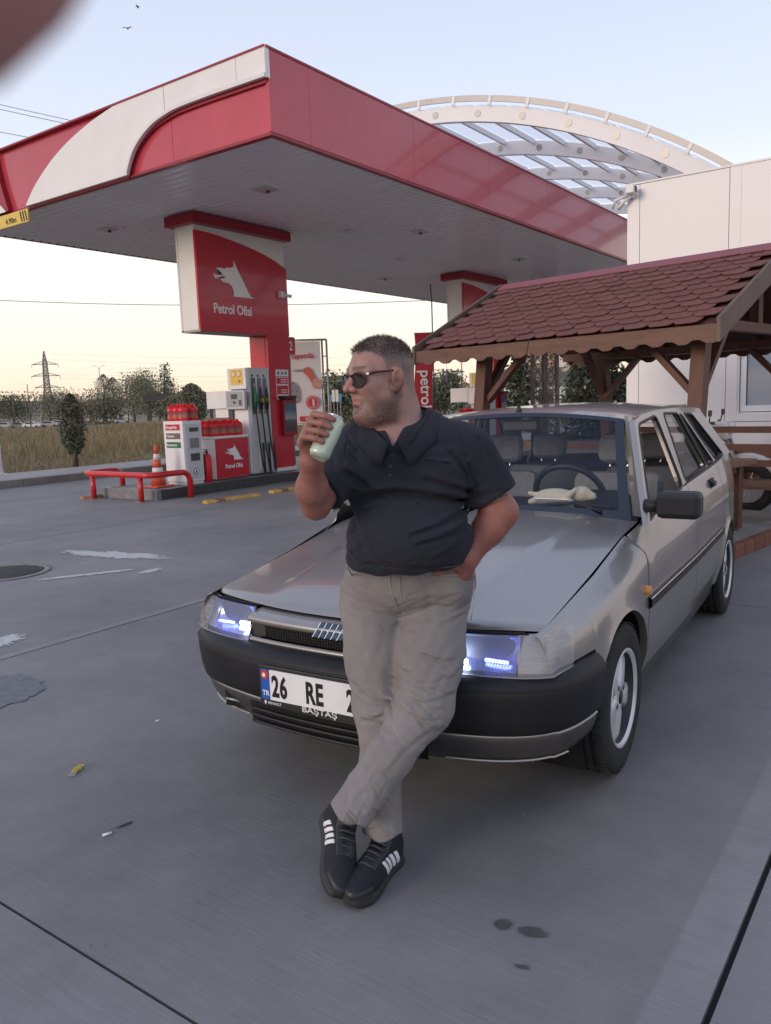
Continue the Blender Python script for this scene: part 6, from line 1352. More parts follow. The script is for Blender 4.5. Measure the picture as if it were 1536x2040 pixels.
# torso and legs inside the clothes
def core(X,Y,Z):
    d = smin(ell(X,Y,Z,(.065,2.46,1.20),(.14,.09,.16)), ell(X,Y,Z,(.07,2.47,.98),(.14,.10,.18)), .08)
    for a,b,c in ((LH,LK,LA),(RH,RK,RA)): d = smin(d, cap(X,Y,Z,a,b,.07,.055), .04); d = smin(d, cap(X,Y,Z,b,c,.055,.035), .03)
    return d
V,F = surface_nets(core, (-.25,2.1,.05), (.4,2.75,1.42), .014); parts.append((V,F,np.tile(SKC,(len(V),1))))
off = 0; VV=[]; FF=[]; CC_=[]
for v,f,c in parts: VV.append(v); FF.append(f+off); CC_.append(c); off += len(v)
body = np_obj('body', np.concatenate(VV), np.concatenate(FF), SKIN, man, col=np.concatenate(CC_))
arm_hair(*parts[1][:2],ELR,WRR,1000); arm_hair(*parts[2][:2],ELL_,WRL,1400)
V,F = surface_nets(jeans, (-.30,2.08,.06), (.36,2.78,1.02), .0042)
je = np_obj('jeans', V, F, JEAN, man)
SEAM = mat('denim_seam',(.30,.275,.255),.9,var=.1,scale=60)
strip_on('fly_seam', [(775,1141),(778,1165),(783,1190),(790,1205),(797,1222)], jeans, .0022, SEAM, je, .001); strip_on('fly_edge', [(796,1141),(797,1165),(798,1188),(795,1205)], jeans, .0016, SEAM, je, .001)
strip_on('pocket_edge', [(866,1143),(890,1146),(915,1145),(936,1141)], jeans, .0030, SEAM, je, .002)
strip_on('side_seam', [(945,1150),(943,1190),(938,1235)], jeans, .0020, SEAM, je, .0005)
strip_on('cuff_stitch', [(672,1588),(690,1612),(712,1638),(734,1652)], jeans, .0016, SEAM, je, .0005); strip_on('pocket_edge', [(690,1128),(700,1145),(694,1165)], jeans, .0024, SEAM, je, .001)
# ---- shoes
SHOEU = mat('shoe_mesh', (.012,.014,.022), .75, var=.15, scale=30, bump=.5, bscale=420); SHOEO = mat('shoe_overlay', (.020,.022,.027), .45, var=.15, scale=20); SOLE = mat('shoe_sole', (.024,.024,.027), .6, var=.2, scale=18, bump=.15, bscale=200); STRP = mat('shoe_stripe', (.72,.72,.74), .5, var=.04, scale=30); LACE = mat('shoe_lace', (.050,.053,.062), .8, var=.1)
def shoe_upper(x,y,z):
    d = ell(x,y,z,(.205,.0,.045),(.082,.046,.036)); d = smin(d, ell(x,y,z,(.11,0,.060),(.105,.043,.050)), .04); d = smin(d, ell(x,y,z,(.035,0,.065),(.058,.040,.062)), .03); d = smin(d, cap(x,y,z,(.055,0,.075),(.045,0,.125),.042,.037), .03)
    d = smax(d, .022-z, .006); return smax(d, z-.128, .006)
def shoe_sole(x,y,z):
    w_ = .040+.010*np.exp(-((x-.20)/.06)**2)+.006*np.exp(-((x-.02)/.04)**2)
    ex = np.maximum(np.maximum(-.018-x, x-.285),0); ends = np.where(x > .22, np.sqrt(np.maximum(0,1-((x-.22)/.072)**2)), np.where(x < .03, np.sqrt(np.maximum(0,1-((.03-x)/.055)**2)), 1.))
    side_ = np.abs(y)-w_*ends-.004*np.sin(np.clip((z-.0)/.03,0,1)*3.14)
    ztop = .034+.014*np.exp(-((x-.285)/.05)**2)+.012*np.exp(-((x+.02)/.05)**2); zb = .014*np.clip((x-.22)/.07,0,1)**2
    return smax(smax(smax(side_, np.maximum(x-.284,-.020-x), .008), z-ztop, .010), zb-z, .012)
def shoe(name_, heel, toe, up, lab):
    fx_ = toe-heel; fx_ /= np.linalg.norm(fx_); up = np.array(up,float); up -= fx_*(up@fx_); up /= np.linalg.norm(up); fy_ = np.cross(up,fx_); M3 = np.stack([fx_,fy_,up],1)
    def put(nm, fn, lo, hi, h, m, par): v,f = surface_nets(fn, lo, hi, h); return np_obj(nm, v@M3.T+heel, f, m, par)
    s0 = put(name_, shoe_upper, (-.05,-.07,-.01), (.31,.07,.15), .0040, SHOEU, man); tag(s0, lab)
    put('sole', shoe_sole, (-.05,-.07,-.01), (.31,.07,.07), .0038, SOLE, s0)
    def ov(x,y,z): u = shoe_upper(x,y,z)-.0022; a = np.maximum(u, np.maximum(.225-x, z-.062-.4*(.30-x)*0)); b_ = np.maximum(u, np.maximum(np.abs(x-.135)-.058, np.abs(y)-.032)); b_ = np.maximum(b_, .05-z); c_ = np.maximum(u, np.maximum(x-.01, .035-z)); return np.minimum(np.minimum(np.maximum(a,z-.060),b_),c_)
    put('overlay', ov, (-.05,-.07,.0), (.31,.07,.15), .0036, SHOEO, s0)
    sgn = -1 if lab.startswith('sneaker of the front') else 1
    for k in range(4):
        def st(x,y,z,k=k): xx = x-.45*(z-.06); return np.maximum(np.maximum(shoe_upper(x,y,z)-.0034, np.abs(xx-(.070+.0215*k))-.0072), np.maximum(np.maximum(.040-z, z-.088), .012-sgn*y))
        put('stripe', st, (-.0,-.07,.02), (.22,.07,.11), .0028, STRP, s0)
    for k in range(5):
        x = .105+.021*k; zt = [.120,.116,.110,.102,.094][k]
        P = [(x-.006,-.026,zt-.012),(x,-.012,zt),(x+.004,.012,zt),(x-.004,.026,zt-.012)]; obj('lace', MB().tube([tuple(heel+M3@np.array(q)-MB0) for q in smooth_poly(P,3,False)],.0034,6), LACE, s0)
    return s0
SHR_H, SHR_T = vat(775,1722,2.36), vat(697,1795,2.13)
SHR_H[2] = 0.0; SHR_T[2] = 0.0; _d = (SHR_T-SHR_H)/np.linalg.norm(SHR_T-SHR_H); SHR_H = SHR_T-_d*.283
shoe('sneaker', SHR_H, SHR_T, (.06,-.05,1), 'sneaker of the rear leg flat on the ground with stripes on its right side')
SHL_T = np.array([-.186,2.165,.004]); SHL_H = SHL_T+.285*np.array([-.085,.90,.42])/np.linalg.norm([-.085,.90,.42])
shoe('sneaker', SHL_H, SHL_T, (.42,-.10,.9), 'sneaker of the front crossed leg resting on its toe with heel raised')
# ---- the can in his hand
cn_ = thing('drink_can', 'slim pale green drink can held in the raised hand', 'can', tuple(np.array([CA[0]*RGT[0]+CA[1]*FWD[0], CA[0]*RGT[1]+CA[1]*FWD[1], CA[2]])))
axw = Vector((cax[0]*RGT[0]+cax[1]*FWD[0], cax[0]*RGT[1]+cax[1]*FWD[1], cax[2])); cn_.rotation_euler = axw.to_track_quat('Z','Y').to_euler()
CLn = float(np.linalg.norm(CB-CA))
CANG = mat('can_green', (.50,.58,.47), .32, metal=.25, var=.10, scale=18)
obj('body', MB().lathe([(.018,.002),(.021,.0),(.0275,.010),(.0282,.014),(.0282,CLn-.016),(.0262,CLn-.008),(.0230,CLn-.002)],32), CANG, cn_); obj('rim', MB().lathe([(.0225,CLn-.004),(.0242,CLn-.001),(.0240,CLn+.001),(.0215,CLn-.001),(.020,CLn-.004)],32), CHR, cn_); obj('lid', MB().lathe([(.0215,CLn-.006),(.001,CLn-.006)],24), ALLOY, cn_); obj('pull_tab', MB().box((-.006,-.009,CLn-.005),(.010,.009,CLn-.003)), CHR, cn_)
for k in range(5): obj('print_line', MB().tube([(.0283*math.cos(3.6+.12*k+.3*t),.0283*math.sin(3.6+.12*k+.3*t),.03+.05*t+.005*k) for t in np.linspace(0,1,6)],.0006,4), mat('can_print',(.30,.36,.30),.4,var=0), cn_)
# ================================================================== background: trees, pylon, poles, far houses, hills
LEAF = [mat('leaf_grey_green',(.160,.165,.110),.8,var=.25,scale=2,world=True), mat('leaf_dark',(.110,.120,.078),.8,var=.25,scale=2,world=True), mat('leaf_pale',(.20,.20,.14),.8,var=.25,scale=2,world=True)]
PINE = [mat('needle_dark',(.062,.075,.050),.85,var=.25,scale=3,world=True), mat('needle_mid',(.092,.105,.068),.85,var=.25,scale=3,world=True), mat('needle_grey',(.12,.13,.09),.85,var=.2,scale=3,world=True)]
BARK = mat('bark', (.10,.075,.055), .9, var=.3, scale=8, bump=.5, bscale=30)
def leaves(name, P, size, mats, parent, prob=(.45,.35,.2), up=.3):
    n = len(P); a = rng.normal(0,1,(n,3)); a[:,2] += up; a /= np.linalg.norm(a,axis=1)[:,None]; b = np.cross(a, rng.normal(0,1,(n,3))); b /= np.linalg.norm(b,axis=1)[:,None]
    s = (size*rng.uniform(.5,1.3,n))[:,None]; V = np.stack([P-b*s*.28, P+a*s*.55, P+b*s*.28, P-a*s*.45],1).reshape(-1,3); i = np.arange(n)*4; F = np.c_[i,i+1,i+2,i+3]
    me = bpy.data.meshes.new(name); me.from_pydata(V.tolist(), [], F.tolist())
    for m in mats: me.materials.append(m)
    me.polygons.foreach_set('material_index', rng.choice(len(mats), n, p=prob)); me.update(); return link(name, me, parent)
def tree(lab, loc, h, w, mats=LEAF, kind='round', n=1600, leaf=.22, trunk=.25, grp=None, name='tree', base=.18):
    t = thing(name, lab, 'tree', loc, 0, grp); r = h*.022+.02
    pts = [(0,0,-.1)]+[(rng.normal(0,.02*h),rng.normal(0,.02*h),h*k) for k in (.2,.45,.7,.9)]
    obj('trunk', MB().tube(pts,[r*1.3,r,r*.75,r*.45,r*.15],7), BARK, t)
    lim = MB(); cl = []
    if kind == 'round':
        for k in range(11):
            a = rng.uniform(0,6.28); z0 = h*rng.uniform(.25,.6); rr = w*.5*rng.uniform(.45,.9); z1 = h*rng.uniform(.28,.92)
            lim.tube([(0,0,z0),(rr*.5*math.cos(a),rr*.5*math.sin(a),(z0+z1)/2+.03*h),(rr*math.cos(a),rr*math.sin(a),z1)],[r*.5,r*.3,r*.1],5); cl.append((rr*math.cos(a),rr*math.sin(a),z1,w*rng.uniform(.16,.27)))
        cl += [(rng.normal(0,w*.12),rng.normal(0,w*.12),h*rng.uniform(.55,.93),w*rng.uniform(.15,.26)) for _ in range(6)]
        P = np.concatenate([np.array(c[:3])+np.clip(rng.normal(0,1,(n//len(cl),3)),-1.5,1.5)*c[3]*1.15*np.array([.62,.62,.55]) for c in cl])
    elif kind == 'poplar':
        z = h*rng.uniform(base,1.0,n); q = (z/h-base)/(1-base); rad = w*.5*np.sin(np.clip(q*.93+.07,0,1)*math.pi)**.6*(1+.10*np.sin(z*9/h*3+rng.uniform(0,6.28)))*rng.normal(1,.16,n)
        a = rng.uniform(0,6.28,n); k = np.sqrt(rng.uniform(.15,1,n)); P = np.c_[rad*k*np.cos(a),rad*k*np.sin(a),z]
        for k in range(14): a = rng.uniform(0,6.28); z0 = h*rng.uniform(.15,.8); lim.tube([(0,0,z0),(w*.3*math.cos(a),w*.3*math.sin(a),z0+h*.13)],[r*.4,r*.1],4)
    else:   # conifer: whorls of drooping branches
        P = []; nw = 13
        for k in range(nw):
            q = k/(nw-1); z = h*(base+(1-base)*q); rad = w*.5*(1-q)**.8*rng.uniform(.8,1.15)+.03*w
            for j in range(9):
                a = rng.uniform(0,6.28); e = (rad*math.cos(a),rad*math.sin(a),z-.10*rad); lim.tube([(0,0,z+.05*h*0),e],[r*.3*(1-q)+.005,.004],4)
                m = max(4,int(n/(nw*9)*(1.6-1.2*q))); u = rng.uniform(.15,1,m)[:,None]; P.append(np.array([0,0,z])*(1-u)+np.array(e)*u+rng.normal(0,1,(m,3))*np.array([.07*w,.07*w,.022*h]))
        P = np.concatenate(P)
    obj('limbs', lim, BARK, t); leaves('crown', P, leaf, mats, t); return t
def gpos(px, depth, z=0.): p = at(px, 830, depth); return (p.x, p.y, z)
# slim shrub tree on the pavement edge
tree('slim grey-green young tree on the pavement left of the pumps', (11.75,17.95,.13), 1.80, .60, [PINE[2],PINE[1],LEAF[2]], 'poplar', 4200, .075, name='young_tree', base=.17)
_fp = MB()
for px,d,h,w,k,lb in [(100,118,4.2,6.0,'round','yellowish-green bushy tree at the foot of the pylon'),(150,125,4.4,4.2,'round','round dark tree just right of the pylon'),(212,120,7.0,3.4,'poplar','left poplar of the pair beside the street lamp'),(230,122,6.6,3.0,'poplar','right poplar of the pair beside the street lamp'),
    (268,105,5.6,4.6,'round','leafy tree left of the dark carport roof'),(296,100,6.0,5.0,'round','broad tree in front of the dark carport'),(318,92,4.4,5.5,'round','low spreading tree behind the service cabinet'),(180,110,3.0,9.0,'round','low hedge-like trees behind the parked cars'),(24,130,3.6,9.0,'round','low dark trees at the far left edge'),
    (385,60,3.3,2.4,'poplar','silvery tree behind the canisters'),(352,62,2.6,2.6,'poplar','small silvery shrub left of the canisters'),(660,52,3.1,3.6,'round','bushy tree behind the advertising banner'),(690,60,2.6,3.4,'round','smaller tree right of the advertising banner'),(885,58,3.2,3.2,'round','round olive tree behind the feather flag'),(868,66,2.6,3.0,'round','low tree hidden by the feather flag')]:
    z_ = 0.
    if d >= 85: d *= 2.2; h = h*2.2+.26; w *= 2.2; z_ = -2.0
    tree(lb, gpos(px,d,z_), h, w, [LEAF[2],LEAF[0],LEAF[1]] if 'yellow' in lb or 'silvery' in lb else LEAF, k, 5000, .030*w+.12, grp='trees beyond the field')
tree('layered conifer rising above the dark carport roof', gpos(335,209,-2.), 14.8, 7.5, PINE, 'conifer', 1800, .6, grp='trees beyond the field', name='conifer')
tree('dense conical spruce behind the car aerial', gpos(1035,34), 3.25, 2.2, PINE, 'conifer', 4200, .20, name='conifer', base=.05)
tree('smaller conical spruce right of the lattice mast', gpos(1147,42), 2.95, 2.3, PINE, 'conifer', 3200, .22, name='conifer', base=.05)
tree('dark loose-branched pine between the gazebo posts', gpos(1205,27), 3.1, 3.2, PINE, 'conifer', 3800, .22, name='pine_tree', base=.05)
# lattice pylon
def lattice(mb, c, w0, w1, h, nb, r, cx=0, cy=0):
    for k in range(nb):
        q0,q1 = k/nb,(k+1)/nb; a,b = w0+(w1-w0)*q0, w0+(w1-w0)*q1
        A = [(c[0]+sx*a/2,c[1]+sy*a/2,c[2]+h*q0) for sx,sy in ((-1,-1),(1,-1),(1,1),(-1,1))]; B = [(c[0]+sx*b/2,c[1]+sy*b/2,c[2]+h*q1) for sx,sy in ((-1,-1),(1,-1),(1,1),(-1,1))]
        for i in range(4):
            j = (i+1)%4; mb.bar(A[i],B[i],r*1.5,r*1.5); mb.bar(A[i],B[j],r,r); mb.bar(A[j],B[i],r,r); mb.bar(B[i],B[j],r,r)
STEEL = mat('pylon_steel', (.27,.26,.24), .6, metal=.3, var=.1, world=True)
py = thing('power_pylon', 'tall steel lattice power pylon with three pairs of arms', 'pylon', gpos(99,330,-2.), PHI+.25)
tb = MB(); lattice(tb,(0,0,0),6.4,2.2,13.,5,.26); obj('tower_base', tb, STEEL, py); tb = MB(); lattice(tb,(0,0,13.),2.2,1.4,11.5,8,.20); lattice(tb,(0,0,24.5),1.4,.2,4.2,3,.18); obj('tower_shaft', tb, STEEL, py)
for z,l in ((14.4,4.6),(19.0,5.4),(23.6,5.0)):
    for s in (-1,1):
        a = MB(); a.bar((0,0,z),(0,s*l,z-.2),.28,.28); a.bar((0,0,z+1.3),(0,s*l,z-.2),.24,.24); a.bar((.6,0,z),(0,s*l,z-.2),.1,.1)
        for q in (.25,.5,.75): a.bar((0,s*l*q,z-.2*q),(0,s*l*(q-.1),z+1.3*(1-q)),.08,.08)
        o = obj('cross_arm', a, STEEL, py); obj('insulator', MB().tube([(0,s*l,z-.2),(0,s*l,z-1.5)],.09,5), STEEL, o)
# double lattice mast near the building
MST = mat('mast_paint', (.20,.155,.135), .7, var=.15, world=True)
for px,lb in ((1073,'left of the two thin lattice masts seen under the gazebo'),(1099,'right of the two thin lattice masts seen under the gazebo')):
    q = thing('lattice_mast', lb, 'mast', gpos(px,24), PHI, 'lattice masts'); tb = MB(); lattice(tb,(0,0,0),.36,.30,5.2,13,.030); obj('lattice', tb, MST, q); obj('top_plate', MB().box((-.2,-.2,5.2),(.2,.2,5.24)), MST, q)
# poles and lamps
def pole(name, lab, cat, px, d, h, r=.09, arms=0, m=None):
    z_ = 0.
    if d > 100: h = h*1.7-1.45*.7+2; d *= 1.7; r *= 1.3; z_ = -2.
    q = thing(name, lab, cat, gpos(px,d,z_), PHI-math.pi/2); m = m or GALV; obj('shaft', MB().tube([(0,0,0),(0,0,h)],[r,r*.6],7), m, q)
    if arms == 2:
        for s in (-1,1): a = obj('lamp_arm', MB().tube([(0,0,h-.2),(s*.5,0,h+.45),(s*1.25,0,h+.62)],.05,6), m, q); obj('lamp_head', MB().box((s*1.0,-.12,h+.57),(s*1.75,.12,h+.70)), m, a)
    if arms == 1: obj('cross_arm', MB().box((-.9,-.06,h-.6),(.9,.06,h-.45)), m, q); [obj('insulator', MB().tube([(x,0,h-.45),(x,0,h-.2)],.05,5), m, q) for x in (-.8,0,.8)]
    return q
WPOLE = mat('weathered_pole',(.14,.12,.11),.9,var=.2,world=True)
pole('street_lamp','tall double-armed street lamp above the far trees','street lamp',205,140,9.0,.13,2)
pole('power_pole','plain power pole at the far left edge','pole',28,150,5.2,.12,0,WPOLE); pole('power_pole','tallest plain power pole left of the pylon','pole',60,110,5.6,.12,0,WPOLE); pole('power_pole','short power pole with cross arm left of the pylon','pole',54,140,4.6,.11,1,WPOLE); pole('power_pole','power pole with cross arm right of the pylon','pole',130,115,4.6,.12,1,WPOLE); pole('power_pole','power pole with cross arm right of the street lamp','pole',256,120,6.2,.12,1,WPOLE)
pole('street_lamp','thin street lamp seen under the gazebo eave','street lamp',1049,70,6.2,.07,0); pole('power_pole','thin pole beside the olive tree','pole',922,60,4.4,.06,0,WPOLE); pole('power_pole','wooden power pole between mast and pine','pole',1158,60,4.6,.10,1,WPOLE)
wp = thing('white_post', 'white tapered post base at the left edge of the pavement', 'post', (9.72,17.82,.12)); obj('shaft', MB().tube([(0,0,.02),(0,0,.5),(0,0,6.0)],[.09,.07,.05],10), WHT, wp); obj('base_plate', MB().box((-.14,-.14,0),(.14,.14,.02)), WHT, wp)
# overhead wires
WIRE = mat('wire', (.05,.05,.055), .7, var=0)
def wire(lab, a, b, da, db, sag, r):
    A = at(a[0],a[1],da); B = at(b[0],b[1],db); P = [A.lerp(B,t)-Vector((0,0,sag*4*t*(1-t))) for t in np.linspace(0,1,25)]; return tag(obj('overhead_wire', MB().tube(P,r,5), WIRE), lab, 'wire')
wire('single thin wire sagging across the sky behind the near pillar',(-400,572),(1010,590),48,48,.75,.018)
wire('topmost of the three wires behind the canopy at the left',(-300,138),(420,300),60,60,.1,.020); wire('middle one of the three wires behind the canopy at the left',(-300,150),(420,306),60,60,.1,.020); wire('lowest of the three wires behind the canopy at the left',(-300,205),(380,330),60,60,.1,.020)
for k,(y0,y1) in enumerate(((705,712),(716,728),(745,745),(753,758))): wire(['first','second','third','fourth'][k]+' faint power line from the top strung right of the pylon',(105,y0),(800,y1-2),330,330,1.2,.022)
# dark carport
cp = thing('carport', 'long dark flat-roofed carport behind the field', 'carport', gpos(300,170,-2.), PHI-math.pi/2); cp.scale = (2.25,2.25,1.9)
DKW = mat('carport_dark',(.055,.05,.05),.8,var=.1,world=True)
obj('roof', MB().box((.3,-3,2.75),(8.6,3,3.55)), DKW, cp)
for k in range(5):
    for y in (-2.7,2.7): obj('post', MB().box((.6+1.85*k,y-.12,0),(.85+1.85*k,y+.12,2.75)), DKW, cp)
# parked cars far away
def far_car(lab, px, d, c, rz, s=1.):
    q = thing('parked_car', lab, 'car', gpos(px,d*2.30,-1.75), PHI-math.pi/2+rz, 'cars parked beyond the field'); m = mat('far_paint_%d'%int(c[0]*1000+c[2]*77),c,.3,var=.03,coat=.5); q.scale = (s,s,s)
    obj('body', MB().prism([(-2.1,.28),(2.1,.28),(2.15,.6),(1.95,.82),(1.1,.95),(-1.95,.98),(-2.15,.75)],'y',-.85,.85), m, q); obj('roof', MB().prism([(1.0,.951),(.42,1.40),(.2,1.45),(-1.2,1.45),(-1.9,.981)],'y',-.72,.72), m, q)
    for s_ in (-1,1): obj('side_window', MB().prism([(.85,.99),(.40,1.34),(-1.15,1.38),(-1.6,1.0)],'y',s_*.722,s_*.735), GLASS_DK, q)
    obj('windscreen', MB().add([(1.03,-.66,.99),(1.03,.66,.99),(.47,.62,1.38),(.47,-.62,1.38)],[(0,1,2,3)]), GLASS_DK, q)
    for x in (-1.3,1.3):
        for y in (-.80,.80): obj('wheel', MB().tube([(x,y-.1,.31),(x,y+.1,.31)],.31,12), RUB, q)
    return q
for lb,px,d,c,rz in [('silver car at the far left of the parked row',10,92,(.42,.42,.43),.1),('dark grey car left of the white car beyond the field',37,88,(.20,.19,.18),.1),('white car beyond the field left of the young tree',62,87,(.72,.71,.70),.1),('beige car partly behind the young tree',98,88,(.40,.36,.32),.1),('silver car parked in front of the poplars',243,98,(.40,.42,.45),.2),('white car at the right end of the parked row',118,92,(.68,.68,.68),.15),('pale van-like car behind the parked row',64,100,(.5,.5,.5),.1)]: far_car(lb,px,d,c,rz)
# far houses and hills
HILL = mat('far_hill', (.165,.125,.080), .95, var=.25, scale=.004, world=True, detail=8); HILL2 = mat('far_hill_scrub', (.10,.09,.06), .95, var=.3, scale=.01, world=True)
def ridge(name, d, px0, px1, prof, m):
    xs = np.linspace(px0,px1,60); V = []; F = []
    for i,x in enumerate(xs):
        top = np.interp(x,[a for a,_ in prof],[b for _,b in prof]); z = max(2.,(at(x,top,d)).z)*(1+.04*math.sin(x*.031)+.03*math.sin(x*.083+1)); b = at(x,830,d); e = Vector((FWD[0],FWD[1],0))
        for k,(dd,zz) in enumerate(((-.30,-1),(-.15,.45),(0,1),(.25,.8),(.6,-1))): V.append((b.x+e.x*d*dd,b.y+e.y*d*dd,z*zz if zz > 0 else -3))
    for i in range(len(xs)-1):
        for k in range(4): F.append((i*5+k,(i+1)*5+k,(i+1)*5+k+1,i*5+k+1))
    return tag(obj(name, MB().add(V,F,True), m), kind='structure')
ridge('hills', 2200, -900, 900, [(-900,812),(0,798),(120,802),(250,794),(420,800),(900,806)], HILL)
ridge('hills', 1300, 500, 2600, [(500,800),(900,778),(1000,768),(1040,714),(1120,710),(1200,738),(1500,765),(2600,770)], HILL2)
WALLS = [mat('house_cream',(.55,.45,.34),.8,var=.08),mat('house_pale',(.62,.58,.52),.8,var=.08),mat('house_ochre',(.50,.34,.20),.8,var=.1)]; TILE = mat('roof_tile',(.26,.11,.07),.8,var=.15)
def house(lab, px, py_, d, w, h, k, grp=None):
    b = at(px,py_,d); q = thing('house', lab, 'house', (b.x,b.y,b.z-h), PHI-math.pi/2+rng.uniform(-.4,.4), grp)
    obj('wall', MB().box((-w/2,-w*.35,-6),(w/2,w*.35,h)), WALLS[k%3], q); obj('roof', MB().prism([(-w*.55,h),(0,h+w*.16),(w*.55,h)],'y',-w*.38,w*.38), TILE, q)
    for j in range(3):
        for i in range(2): obj('window', MB().box((-w*.36+w*.27*j,-w*.35-.06,h*(.2+.42*i)),(-w*.24+w*.27*j,-w*.35-.01,h*(.42+.42*i))), GLASS_DK, q)
hx_ = [(1046,704,14,9,0),(1062,700,16,10,2),(1078,697,14,10,1),(1092,699,15,9,0),(1106,703,13,8,2),(1052,712,13,7,1),(1085,708,14,8,0),(1118,706,12,8,1),(938,768,14,9,2),(925,766,13,8,0),(1035,712,13,8,2),(1135,712,14,9,0)]
ordn = ['leftmost','second','third','fourth','fifth','sixth','seventh','eighth','ninth','tenth','eleventh','rightmost']
for i,(px,py_,w_,h_,k) in enumerate(sorted(hx_)): house('small sunlit %s house on the far hillside under the gazebo eave, %s'%(('cream','pale','ochre')[k%3], ordn[i]+(' from the left' if 0<i<11 else ' of the row')), px, py_, 900, w_, h_, k, 'houses on the far hillside')
house('pale low house among the far trees left of the poplars', 190, 806, 420, 16, 7, 1); house('second pale house beside the far trees left of the poplars', 176, 812, 400, 9, 5, 0); house('long pale house behind the poplars', 226, 806, 380, 14, 8, 1)
sb = thing('low_building', 'low white building with grey roof behind the lattice masts', 'building', gpos(1115,52), PHI-math.pi/2+.2)
obj('wall', MB().box((-3.2,-2,0),(3.4,2,2.15)), WHT2, sb); obj('roof', MB().box((-3.4,-2.2,2.15),(3.6,2.2,2.4)), mat('roof_grey',(.20,.19,.18),.8,var=.1), sb); obj('door', MB().box((-2.3,-2.03,0),(-1.3,-2.0,1.9)), DKGREY, sb); obj('window', MB().box((-.4,-2.03,.9),(1.4,-2.0,1.7)), GLASS_DK, sb)
# blue and white boards beyond the banner
for px,c,lb in ((660,(.10,.28,.50),'blue board left of the two white boards by the field'),(666,(.72,.66,.56),'left white board beyond the banner'),(673,(.72,.66,.56),'right white board beyond the banner'),(679,(.10,.28,.50),'blue board right of the two white boards by the field')):
    q = thing('notice_board', lb, 'board', gpos(px,40), PHI-math.pi/2); hh = .45 if c[0] > .5 else .28; obj('panel', MB().box((-.07,-.02,1.55),(.07,.02,1.55+hh*1.3)), mat('board_%d'%int(c[0]*100),c,.5,var=.05), q); obj('post', MB().box((-.02,.02,0),(.02,.05,1.6)), GALV, q)
# ================================================================== motorbike behind the gazebo
mc = thing('motorbike', 'parked motorbike with white front end behind the gazebo bench', 'motorbike', (10.05,2.35,0), -math.pi/2)
def mwheel(x): 
    o = obj('wheel', MB().lathe([(.20,-.05),(.27,-.06),(.305,-.03),(.31,0),(.305,.03),(.27,.06),(.20,.05)],32,close=False), RUB, mc, (x,0,.31), (R_(90),0,0)); obj('rim', MB().lathe([(.205,-.045),(.20,-.02),(.185,-.02),(.185,.02),(.20,.02),(.205,.045)],32,close=False), CHR, o)
    for k in range(10): a = k*math.pi/5; obj('spoke', MB().bar((.03*math.cos(a),.03*math.sin(a),0),(.19*math.cos(a),.19*math.sin(a),0),.012,.012), CHR, o)
    obj('hub', MB().lathe([(.04,-.05),(.04,.05)],10), GREYM, o)
mwheel(.36); mwheel(-.94)
MBW = mat('motorbike_white',(.66,.66,.68),.3,var=.04,coat=.4)
obj('front_mudguard', MB().tube([(.36+.35*math.cos(a),0,.31+.35*math.sin(a)) for a in np.linspace(.2,2.4,10)],[.03]+[.055]*8+[.03],8), MBW, mc); obj('fork', MB().tube([(.36,.09,.31),(.08,.09,1.0)],.025,8).tube([(.36,-.09,.31),(.08,-.09,1.0)],.025,8), GREYM, mc)
obj('front_fairing', MB().box((-.02,-.17,.86),(.16,.17,1.08),bev=.05), MBW, mc); obj('headlight', MB().box((.15,-.10,.93),(.20,.10,1.06),bev=.02), mat('headlight_clear',(.75,.76,.78),.15,var=.02), mc); obj('handlebar', MB().tube([(-.06,.36,1.08),(.0,.15,1.06),(.0,-.15,1.06),(-.06,-.36,1.08)],.016,8), BLACKP, mc)
for s in (-1,1): obj('mirror', MB().tube([(-.02,s*.26,1.07),(.0,s*.30,1.17)],.008,5).box((-.01,s*.26,1.15),(.01,s*.36,1.22)), BLACKP, mc)
obj('tank', MB().box((-.42,-.14,.66),(.02,.14,.88),bev=.06), MBW, mc); obj('seat', MB().box((-1.05,-.13,.70),(-.40,.13,.80),bev=.04), BLACKP, mc); obj('engine', MB().box((-.55,-.16,.25),(-.12,.16,.62),bev=.04), DKGREY, mc); obj('exhaust', MB().tube([(-.2,-.15,.35),(-.5,-.18,.28),(-1.1,-.18,.36)],.04,8), CHR, mc); obj('side_stand', MB().tube([(-.35,.12,.3),(-.30,.28,.01)],.014,6), BLACKP, mc)
# hedge plant at the wall
hp = thing('wall_plant', 'low green plant at the foot of the white wall', 'plant', (11.2,2.1,0)); P = np.concatenate([np.array([rng.uniform(-.1,.1),y,.45])+rng.normal(0,.06,(60,3)) for y in np.linspace(-.6,.8,12)]); leaves('foliage', P, .09, [mat('plant_green',(.09,.19,.04),.6,var=.2),LEAF[0],LEAF[2]], hp); obj('planter', MB().box((-.15,-.75,0),(.15,.95,.42),bev=.01), PAVE, hp)
# ornament hanging from the gazebo's far eave
og = thing('hanging_ornament', 'small dark ornament hanging on a thread under the gazebo roof', 'ornament', tuple(at(890,740,7.0))); obj('thread', MB().tube([(0,0,0),(0,0,.17)],.0015,4), WIRE, og); obj('charm', MB().tube([(0,0,.02),(.012,0,-.02),(-.008,0,-.05),(.01,0,-.08),(0,0,-.11)],[.006,.018,.010,.020,.006],6), DKGREY, og)
